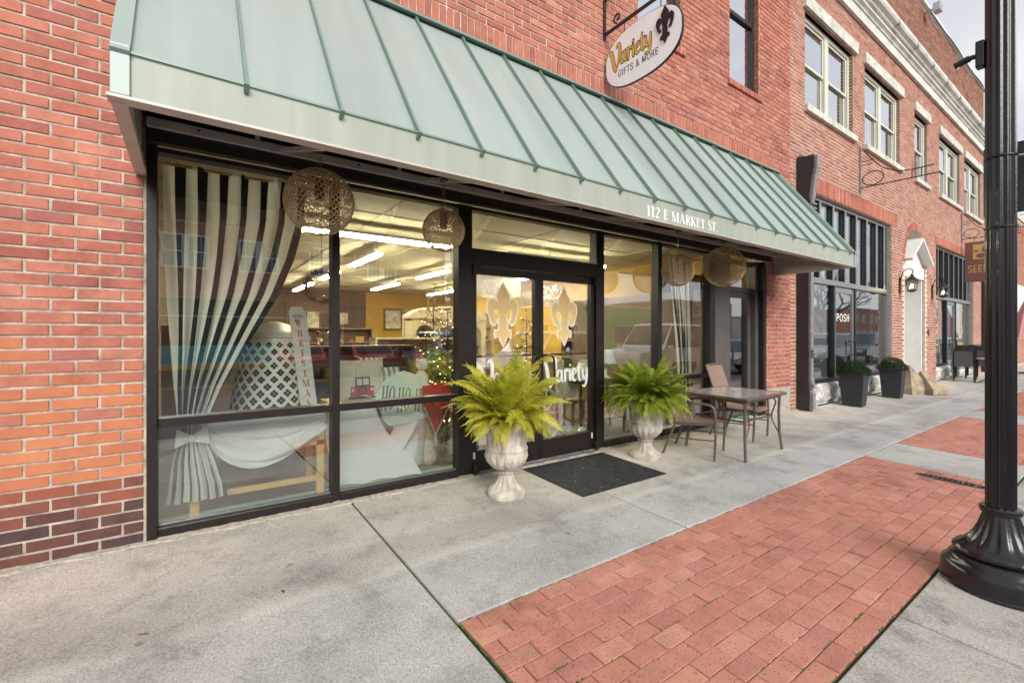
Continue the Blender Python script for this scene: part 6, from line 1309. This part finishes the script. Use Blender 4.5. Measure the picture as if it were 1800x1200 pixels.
for k in range(3):
    x0 = -.9 + k * .6; op_ = [(x0 + .08, .80), (x0 + .52, .80), (x0 + .52, 1.4)] + [(x0 + .30 + .22 * math.cos(t), 1.4 + .22 * math.sin(t)) for t in [math.pi * q / 10 for q in range(1, 10)]] + [(x0 + .08, 1.4)]
    top = [(x0 + .6, 1.75), (x0, 1.75)]; b = MB()
    b.box(x0, x0 + .08, -.2, .2, .751, 1.75).box(x0 + .52, x0 + .6, -.2, .2, .751, 1.75)
    ar = [(x0 + .30 + .22 * math.cos(t), 1.4 + .22 * math.sin(t)) for t in [math.pi * q / 10 for q in range(11)]]
    for (p0, p1), (q0, q1) in zip(ar, ar[1:]): b.prism([(p0, p1), (p0, 1.75), (q0, 1.75), (q0, q1)], -.2, .2)
    b.build('arch', M_cream, hu); MB().box(x0 + .08, x0 + .52, -.15, .2, 1.15, 1.17).build('shelf', M_cream, hu)
MB().prism([(-.95, 1.75), (.95, 1.75), (.95, 1.82)] + [(.9 * math.cos(t), 1.82 + .22 * math.sin(t)) for t in [math.pi * q / 12 for q in range(1, 12)]] + [(-.95, 1.82)], -.24, .2).build('crest', M_cream, hu)
for k in range(6):
    MB().lathe([(0, 0), (.05, 0), (.075, .1), (.03, .2), (.045, .24), (0, .24)], 12).build('pottery_vase', mat('blue pottery' if k % 2 else 'cream pottery', (.12, .2, .26) if k % 2 else (.6, .52, .4), .4), None, (4.75 - .72 + .28 * k + (.02 if k % 2 else 0), 9.28, .751 if k % 2 else 1.171), label='%s pottery vase, %s in the arched hutch' % ('blue' if k % 2 else 'cream', ['first', 'second', 'third', 'fourth', 'fifth', 'sixth'][k]), cat='vase', smooth=50)
cl = thing('crystal_chandelier', (5.55, 6.6, 2.2), label='crystal chandelier hanging behind the double doors', cat='chandelier'); b = MB(); b.tube([(0, 0, 0), (0, 0, ZC - 2.2)], .008, 6)
for k in range(8):
    a = k * math.pi / 4; b.tube(spl([(0, 0, .1), (.12 * math.cos(a), .12 * math.sin(a), -.05), (.26 * math.cos(a), .26 * math.sin(a), .02), (.28 * math.cos(a), .28 * math.sin(a), .1)], 4), .008, 5)
b.build('arms', M_brown, cl); b = MB()
for k in range(60): a = k * 2.4; q = .05 + .23 * (k / 60); b.ball((q * math.cos(a), q * math.sin(a), -.03 - .12 * math.sin(k)), .016, 6, 4, (1, 1, 1.8))
b.build('crystals', mat('cut crystal', (.75, .74, .7), .08, spec=.9), cl)
wr_ = [(1.25, 5.6, 1.95, 'green wreath with red berries hanging behind the middle window'), (6.0, 5.9, 1.9, 'green wreath with red berries hanging behind the patio side window')]
for x, y, z, lb in wr_:
    w0 = thing('christmas_wreath', (x, y, z), label=lb, cat='wreath'); b = MB(); bb = MB(); r = random.Random(int(x * 10))
    for k in range(900):
        a = r.uniform(0, 6.283); o = Vector((.17 * math.cos(a), 0, .17 * math.sin(a))); d = Vector((r.gauss(0, 1), r.gauss(0, 1), r.gauss(0, 1))).normalized(); s_ = d.orthogonal().normalized() * .008; b.add([o - s_, o + s_, o + d * r.uniform(.04, .075)], [(0, 1, 2)])
        if k % 45 == 0: bb.ball(o + d * .05, .014, 6, 4)
    b.build('boughs', M_need, w0); bb.build('berries', mat('red bauble', (.5, .02, .03), .2, metal=.5), w0); MB().tube([(0, 0, .17), (0, 0, ZC - z)], .003, 4).build('hanging_cord', M_blk, w0)
# things just inside the doors
t = thing('twisted_post', (3.98, 4.52, 0), label='cream twisted wooden post inside the right door', cat='post'); b = MB(); vs = []; n = 16
for j in range(60):
    z = .18 + j * .0125
    for k in range(n): a = 2 * math.pi * k / n; q = .028 + .010 * math.cos(2 * (a - j * .35)); vs.append((q * math.cos(a), q * math.sin(a), z))
b.add(vs, [(i * n + k, i * n + (k + 1) % n, (i + 1) * n + (k + 1) % n, (i + 1) * n + k) for i in range(59) for k in range(n)]); b.build('twist', mat('cream old paint', (.58, .48, .36), .7, vary=.15), t, smooth=60)
MB().lathe([(0, .0), (.04, 0), (.05, .03), (.03, .06), (.055, .09), (.055, .16), (.03, .18)], 16).build('foot', MC['cream old paint'], t); MB().lathe([(.03, .92), (.05, .95), (.05, 1.05), (0, 1.08)], 16).build('cap', MC['cream old paint'], t)
w_ = thing('wagon_wheel', (3.78, 4.62, .36), label='white spoked wheel leaning inside the right door', cat='wheel'); b = MB(); b.tube([(.30 * math.cos(q), .05 * math.sin(q), .33 * math.sin(q)) for q in [2 * math.pi * k / 40 for k in range(40)]], .022, 8, closed=True).build('rim', mat('silver grey paint', (.5, .5, .5), .5), w_)
b = MB().tube([(0, -.03, 0), (0, .03, 0)], .05, 12)
for k in range(10): q = 2 * math.pi * k / 10; b.tube([(.04 * math.cos(q), 0, .04 * math.sin(q)), (.29 * math.cos(q), .045 * math.sin(q), .32 * math.sin(q))], .010, 6)
b.build('spokes', MC['silver grey paint'], w_)
bw = MB().lathe([(0, 0), (.09, 0), (.19, .13), (.2, .15), (.185, .15), (.08, .02), (0, .02)], 28).build('glass_bowl', mat('pale grey bowl', (.5, .53, .48), .2), None, (4.12, 4.45, .002), label='pale wide bowl on the floor inside the right door', cat='bowl', smooth=50)
bk = MB().lathe([(0, 0), (.12, 0), (.2, .16), (.21, .19), (.19, .19), (.11, .02), (0, .02)], 24).build('wicker_basket', mat('wicker', (.5, .42, .28), .8, vary=.3, scale=40, bump=.8), None, (4.62, 4.5, .002), label='round wicker basket on the floor behind the fern window', cat='basket', smooth=50)
ch = thing('painted_chair', (4.45, 4.95, 0), R(25), 'dark chair holding a white cushion inside the right door', 'chair')
for sx in (-.2, .2):
    MB().bar((sx, -.2, 0), (sx, -.2, .45), .035).build('leg', M_brown, ch); MB().bar((sx, .2, 0), (sx * .95, .26, 1.0), .035).build('leg', M_brown, ch)
MB().box(-.23, .23, -.23, .23, .43, .47).build('seat', M_brown, ch); MB().bar((-.2, .25, .95), (.2, .25, .95), .03, .08).build('top_rail', M_brown, ch)
for k in range(4): MB().bar((-.12 + k * .08, .21, .47), (-.12 + k * .08, .25, .93), .02).build('spindle', M_brown, ch)
small_pillow(4.36, 4.83, .50, .42, M_cw, 'large white cushion set on the dark chair inside the door')
tb = thing('black_console', (4.85, 4.72, 0), 0, 'black console table behind the fern window', 'table'); MB().box(-.5, .45, -.2, .2, .72, .75).build('top', M_blk, tb)
for sx in (-.47, .42):
    for sy in (-.17, .17): MB().bar((sx, sy, 0), (sx, sy, .72), .025).build('leg', M_blk, tb)
MB().box(-.5, .45, -.2, .2, .18, .20).build('lower_shelf', M_brown, tb)
MB().lathe([(0, 0), (.10, 0), (.12, .10), (.1, .2), (.05, .24), (.06, .28), (0, .28)], 18).build('ginger_jar', M_cer, None, (4.6, 4.72, .751), label='white ginger jar on the black console table', cat='jar', smooth=50)
MB().lathe([(0, 0), (.08, 0), (.02, .05), (.02, .2), (.16, .22), (.10, .42), (0, .42)], 18).build('console_lamp', M_cer, None, (5.05, 4.72, .751), label='small white lamp on the black console table', cat='lamp', smooth=50)
MB().lathe([(0, 0), (.05, 0), (.075, .12), (.03, .26), (0, .27)], 14).build('red_ornament', mat('red glitter', (.5, .02, .03), .35, metal=.4, bump=1, bscale=200), None, (2.47, 4.35, .80), label='red glitter ornament in the left door pane', cat='ornament', smooth=60)
MB().box(2.36, 2.58, 4.27, 4.45, .0, .798).build('ornament_plinth', M_brown, None, label='brown plinth under the red ornament', cat='plinth')
# ================================================================== across the street (seen in the glass)
M_far = mat('opposite sidewalk concrete', (.36, .34, .31), .9, vary=.2, scale=2)
MB().box(-120, 260, -24, -20.15, -.5, -.15).build('far_sidewalk', M_far, kind='structure')
MB().box(-120, 260, -20.15, -19.98, -.5, -.145).build('far_kerb', mat('yellow kerb paint', (.55, .36, .06), .8, vary=.2, scale=4), kind='structure')
op = thing('opposite_brick_building', (3, -24, -.15), label='brick building with white paired windows across the street', cat='building')
OPW = [(-13.2, -11.2), (-9.5, -7.5), (-5.2, -3.2), (-1.25, .85), (2.45, 4.5), (6.4, 8.4), (10.2, 12.2)]
OO = [(a, c, 5.35, 7.1) for a, c in OPW] + [(-12, -6.5, .0, 3.55), (-5.5, 5.0, .0, 3.55), (6.0, 13.6, .0, 2.9)]
wl = cells(MB(), -18, 16.2, -.2, 9.3, OO, -24.2, -24.0).build('wall', M_mort, op, world=True)
f = MB()
for p, q, z in bond(-18, 16.2, -.1, 9.2, OO, course=.0761, mod=.223): f.box(p + .006, q - .006, -24.01, -23.988, z - .032, z + .032)
f.build('brick_field', BR_B, wl, world=True, kind='stuff')
for a, c in OPW:
    w = MB().box(a - .08, c + .08, -23.98, -23.9, 5.25, 5.35).box(a - .08, a, -23.98, -23.92, 5.35, 7.2).box(c, c + .08, -23.98, -23.92, 5.35, 7.2).box(a, c, -23.98, -23.92, 7.1, 7.2).box((a + c) / 2 - .12, (a + c) / 2 + .12, -23.99, -23.92, 5.35, 7.1).build('window', M_white, op, world=True)
    for x0, x1 in ((a, (a + c) / 2 - .12), ((a + c) / 2 + .12, c)):
        MB().box(x0, x1, -24.05, -24.04, 5.35, 7.1).build('pane', mat('grey window pane', (.10, .12, .15), .1), w, world=True)
        b = MB().box(x0, x1, -24.03, -23.98, 6.19, 6.26).box(x0, x0 + .06, -24.03, -23.98, 5.35, 7.1).box(x1 - .06, x1, -24.03, -23.98, 5.35, 7.1)
        for k in (1, 2): b.box(x0 + (x1 - x0) * k / 3 - .012, x0 + (x1 - x0) * k / 3 + .012, -24.03, -23.99, 5.35, 7.1)
        b.build('sash', M_white, w, world=True)
M_dkglass = mat('dark shop glass', (.018, .03, .032), .08, spec=.6); M_teal = mat('teal panel', (.05, .36, .43), .6, vary=.05)
for x0, x1, zt in ((-12, -6.5, 3.55), (-5.5, 5.0, 3.55)):
    MB().box(x0, x1, -24.15, -24.1, .7, zt).build('shop_window', M_dkglass, op, world=True); MB().box(x0, x1, -24.12, -23.97, -.15, .85).build('stall_riser', M_teal, op, world=True)
    n = 6
    for k in range(n + 1): MB().box(x0 + (x1 - x0) * k / n - .03, x0 + (x1 - x0) * k / n + .03, -24.09, -24.0, .85, zt).build('mullion', M_dk, op, world=True)
    MB().box(x0, x1, -24.09, -23.98, 2.5, 2.58).build('transom', M_alu, op, world=True)
for k in range(150): MB().box(-18 + k * .228, -17.79 + k * .228, -23.992, -23.975, 3.6, 3.8).build('soldier_brick', BR_B, wl, world=True) if k % 1 == 0 and k < 150 else None
MB().box(6.0, 13.6, -24.15, -24.1, .0, 2.9).build('shop_window', M_dkglass, op, world=True)
MB().prism([(-24.0, 3.45), (-22.9, 2.75), (-22.9, 2.6), (-24.0, 2.6)], 8.0, 13.8, 'x').build('cloth_awning', mat('navy awning cloth', (.03, .05, .09), .8), op, world=True)
for x in (8.2, 13.6): MB().box(x - .07, x + .07, -23.05, -22.9, -.15, 2.6).build('awning_post', mat('tan post', (.45, .33, .2), .8), op, world=True)
MB().box(-18.1, 16.3, -24.3, -23.9, 9.3, 9.45).build('coping', M_stone, op, world=True)
def low_building(x0, x1, y, h, m, lb, trim=None, win=None):
    t = thing('street_building', ((x0 + x1) / 2, y, -.15), label=lb, cat='building')
    MB().box(x0, x1, y - 9, y, -.2, h).build('walls', m, t, world=True); MB().box(x0 - .1, x1 + .1, y - 9.1, y + .1, h, h + .15).build('roof_edge', trim or M_stone, t, world=True)
    n = max(2, int((x1 - x0) / 3.2))
    for k in range(n):
        a = x0 + (x1 - x0) * (k + .2) / n; c = x0 + (x1 - x0) * (k + .8) / n
        w = MB().box(a - .06, c + .06, y, y + .05, .6, 2.5).build('window', M_white, t, world=True); MB().box(a, c, y + .05, y + .06, .66, 2.44).build('pane', M_dkglass, w, world=True)
        if h > 5:
            w = MB().box(a + .3, c - .3, y, y + .05, 3.9, 5.4).build('window', M_white, t, world=True); MB().box(a + .36, c - .36, y + .05, y + .06, 3.96, 5.34).build('pane', M_dkglass, w, world=True)
low_building(20, 31, -24, 4.6, mat('tan stucco', (.42, .34, .27), .9), 'low tan stucco building down the far side of the street')
low_building(31.2, 43, -24.5, 4.4, mat('green stucco', (.12, .42, .12), .8), 'bright green low building down the far side of the street')
low_building(46, 60, -25, 5.6, mat('brown brick wall', (.30, .15, .11), .9), 'brown two storey building at the far end of the street')
low_building(66, 90, -27, 4.2, mat('grey wall', (.4, .4, .4), .9), 'long grey building far down the street')
low_building(100, 140, -24, 6.5, mat('red brick wall', (.34, .14, .1), .9), 'distant red brick block at the end of the street')
# vehicles
def car(x, y, rz, L, Wd, kind, paint, lb, hgt):
    """side profile along local x (front at +x), built as a lofted body with wheels, glass and lamps"""
    c = thing('parked_' + kind, (x, y, -.30), rz, lb, kind.replace('_', ' '), 'vehicles parked along the street')
    h = L / 2; bl = .38; bel = hgt * .56
    if kind == 'car': prof = [(-h, .45), (-h, .80), (-h + .12, bel), (-h + .75, bel + .06), (-h + 1.35, hgt - .03), (h - 2.35, hgt), (h - 1.35, bel + .08), (h - .25, bel - .12), (h, .68), (h, .42)]
    elif kind == 'suv': prof = [(-h, .5), (-h, .9), (-h + .04, bel), (-h + .28, hgt - .08), (-h + .6, hgt), (h - 2.25, hgt), (h - 1.45, bel + .06), (h - .2, bel - .1), (h, .8), (h, .45)]
    else: prof = [(-h, .55), (-h, 1.0), (-h + .02, bel), (-h + .12, hgt - .1), (-h + .3, hgt - .04), (h - 2.3, hgt), (h - 1.55, bel + .06), (h - .15, bel - .06), (h, .85), (h, .5)]
    b = MB(); n = len(prof); vs = []; 
    for s, inset in ((-1, 0), (1, 0)):
        for (px_, pz) in prof: tum = .14 * max(0, (pz - bel) / (hgt - bel)); vs.append((px_, s * (Wd / 2 - tum), pz))
    b.add(vs, [tuple(range(n)), tuple(range(n, 2 * n))[::-1]] + [(i, (i + 1) % n, n + (i + 1) % n, n + i) for i in range(n)])
    b.build('body', paint, c, bevel=.05, smooth=45)
    gm = mat('car glass', (.015, .02, .024), .05, spec=.8)
    zt = hgt - .10; xr = prof[3][0] + .15 if kind != 'car' else prof[3][0] + .3; xf = h - 1.62
    yb = lambda z: Wd / 2 - .14 * max(0, (z - bel) / (hgt - bel)) + .006
    xs_ = [xr + (.30 if kind == 'car' else .02), (xr + xf) / 2 - .05, (xr + xf) / 2 + .05, xf - .3]
    for s in (-1, 1):
        b = MB(); z0, z1 = bel + .06, zt
        b.add([(xr, s * yb(z0), z0), (xs_[1], s * yb(z0), z0), (xs_[1], s * yb(z1), z1), (xs_[0] + .25, s * yb(z1), z1)], [(0, 1, 2, 3)]); b.add([(xs_[2], s * yb(z0), z0), (xf + .1, s * yb(z0), z0), (xf - .48, s * yb(z1), z1), (xs_[2], s * yb(z1), z1)], [(0, 1, 2, 3)]); b.build('side_glass', gm, c)
        MB().box(h - .02, h + .012, s * (Wd / 2 - .32) - .16, s * (Wd / 2 - .32) + .16, .68, .82).build('headlight', mat('lamp lens', (.6, .6, .6), .1), c); MB().box(-h - .012, -h + .02, s * (Wd / 2 - .14) - .1, s * (Wd / 2 - .14) + .1, .8, 1.08).build('tail_light', mat('red lens', (.5, .01, .01), .2), c)
        MB().box(h - 1.75, h - 1.6, s * (Wd / 2 + .1) - .07, s * (Wd / 2 + .1) + .07, bel + .02, bel + .15).build('mirror', paint, c, bevel=.02)
    b = MB(); w = Wd / 2 - .16; e1 = .012
    p1, p2 = (prof[3] if kind == 'car' else prof[2]), (prof[4] if kind == 'car' else prof[3]); b.add([(p1[0] - e1 + (p2[0] - p1[0]) * .15, -w, p1[1] + (p2[1] - p1[1]) * .15 + .008), (p1[0] - e1 + (p2[0] - p1[0]) * .15, w, p1[1] + (p2[1] - p1[1]) * .15 + .008), (p1[0] - e1 + (p2[0] - p1[0]) * .88, w - .07, p1[1] + (p2[1] - p1[1]) * .88 + .008), (p1[0] - e1 + (p2[0] - p1[0]) * .88, -w + .07, p1[1] + (p2[1] - p1[1]) * .88 + .008)], [(0, 1, 2, 3)]); b.build('rear_glass', gm, c)
    b = MB(); p1, p2 = prof[6], prof[5]; b.add([(p1[0] + .012 + (p2[0] - p1[0]) * .1, -w, p1[1] + (p2[1] - p1[1]) * .1 + .012), (p1[0] + .012 + (p2[0] - p1[0]) * .1, w, p1[1] + (p2[1] - p1[1]) * .1 + .012), (p1[0] + .012 + (p2[0] - p1[0]) * .9, w - .07, p1[1] + (p2[1] - p1[1]) * .9 + .012), (p1[0] + .012 + (p2[0] - p1[0]) * .9, -w + .07, p1[1] + (p2[1] - p1[1]) * .9 + .012)], [(0, 1, 2, 3)]); b.build('windscreen', gm, c)
    MB().box(h - .0, h + .02, -.45, .45, .55, .72).build('grille', M_blk, c); MB().box(-h - .03, -h + .02, -Wd / 2 + .12, Wd / 2 - .12, .45, .62).build('rear_bumper', mat('bumper grey', (.2, .2, .2), .5), c, bevel=.02); MB().box(-h - .016, -h, -.16, .16, .78, .9).build('number_plate', M_white, c)
    for sx in (-h + .85, h - .85):
        for s in (-1, 1):
            t = MB().lathe([(.21, -.10), (.32, -.09), (.34, -.05), (.34, .05), (.32, .09), (.21, .10)], 24, caps=False).build('wheel', mat('tyre rubber', (.02, .02, .02), .85), c); t.location = (sx, s * (Wd / 2 - .1), .34); t.rotation_euler = (R(90), 0, 0)
            MB().lathe([(0, -.06), (.2, -.06), (.21, .06), (0, .07)], 20).build('rim', M_alu, t)
    return c
PW = mat('white car paint', (.72, .73, .74), .22, coat=.8, vary=.02); PR = mat('red car paint', (.42, .02, .03), .2, coat=.8, vary=.03); PS = mat('silver blue car paint', (.38, .42, .50), .25, metal=.4, coat=.8, vary=.03); PB = mat('dark blue car paint', (.03, .05, .09), .2, coat=.8); PG = mat('grey car paint', (.25, .26, .27), .25, metal=.4, coat=.8)
car(9.3, -3.7, R(172), 4.9, 1.95, 'suv', PW, 'white sport utility vehicle parked along the near kerb by the doors', 1.84)
car(14.6, -3.0, R(177), 5.3, 2.0, 'van', PW, 'tall white van parked along the near kerb', 2.15)
car(6.3, -12.4, R(-91), 4.6, 1.8, 'car', PR, 'red hatchback seen tail on in the middle window', 1.48); car(8.3, -9.9, R(-93), 5.2, 1.95, 'suv', PS, 'silver blue covered pickup seen tail on in the middle window', 1.86)
car(3.7, -13.2, R(-90), 4.5, 1.8, 'car', PR, 'dark red sedan beside the red hatchback', 1.45)
car(21.4, -3.2, R(178), 4.6, 1.85, 'car', PG, 'grey sedan parked along the near kerb past the van', 1.5); car(30.2, -3.2, R(178), 4.9, 1.95, 'suv', PS, 'blue grey sport utility parked before the next shop', 1.85); car(36.2, -3.2, R(178), 5.2, 2.0, 'suv', PB, 'dark blue sport utility parked down the street', 1.9); car(42.5, -3.3, R(178), 4.7, 1.85, 'car', PW, 'white sedan parked far down the street', 1.5)
# bare trees
M_bark = mat('grey bare bark', (.16, .13, .11), .9, vary=.2, scale=12)
def bare_tree(x, y, h, seed, lb):
    r = random.Random(seed); t = thing('bare_tree', (x, y, -.3), label=lb, cat='tree', group='bare street trees'); tr = MB(); br_ = MB()
    def grow(p, d, l, w, k):
        q = p + d * l; m = (p + q) / 2 + Vector((r.gauss(0, .05), r.gauss(0, .05), 0)) * l; (tr if k == 0 else br_).tube([p, m, q], [w, w * .85, w * .68], 6 if k < 2 else 4, cap=False)
        if k >= 6: return
        for i in range(3 if k in (0, 1, 2) else 2):
            nd = (d + Vector((r.gauss(0, .55), r.gauss(0, .55), r.gauss(.15, .3)))).normalized(); grow(q - d * l * r.uniform(0, .3), nd, l * r.uniform(.62, .82), w * .62, k + 1)
    grow(Vector((0, 0, 0)), Vector((0, 0, 1)), h * .26, h * .022, 0); tr.build('trunk', M_bark, t); br_.build('crown', M_bark, t)
bare_tree(58, -13, 13, 1, 'bare street tree mirrored in the neighbouring shopfront'); bare_tree(72, -19, 14, 2, 'bare tree standing far down the street'); bare_tree(42, -21, 8, 3, 'small bare tree before the green building')
pl = thing('utility_pole', (47, -19.5, -.15), label='wooden utility pole with wires down the street', cat='pole'); MB().tube([(0, 0, 0), (0, 0, 10.5)], [.16, .11], 10).build('shaft', mat('creosote pole', (.12, .085, .06), .9), pl); MB().box(-1.1, 1.1, -.06, .06, 9.6, 9.75).build('cross_arm', MC['creosote pole'], pl)
for k in (-.95, .95): MB().tube([(k, -30 + i * 6, 9.9 - .5 * math.sin(math.pi * i / 10)) for i in range(11)], .02, 5).build('wire', M_blk, pl)
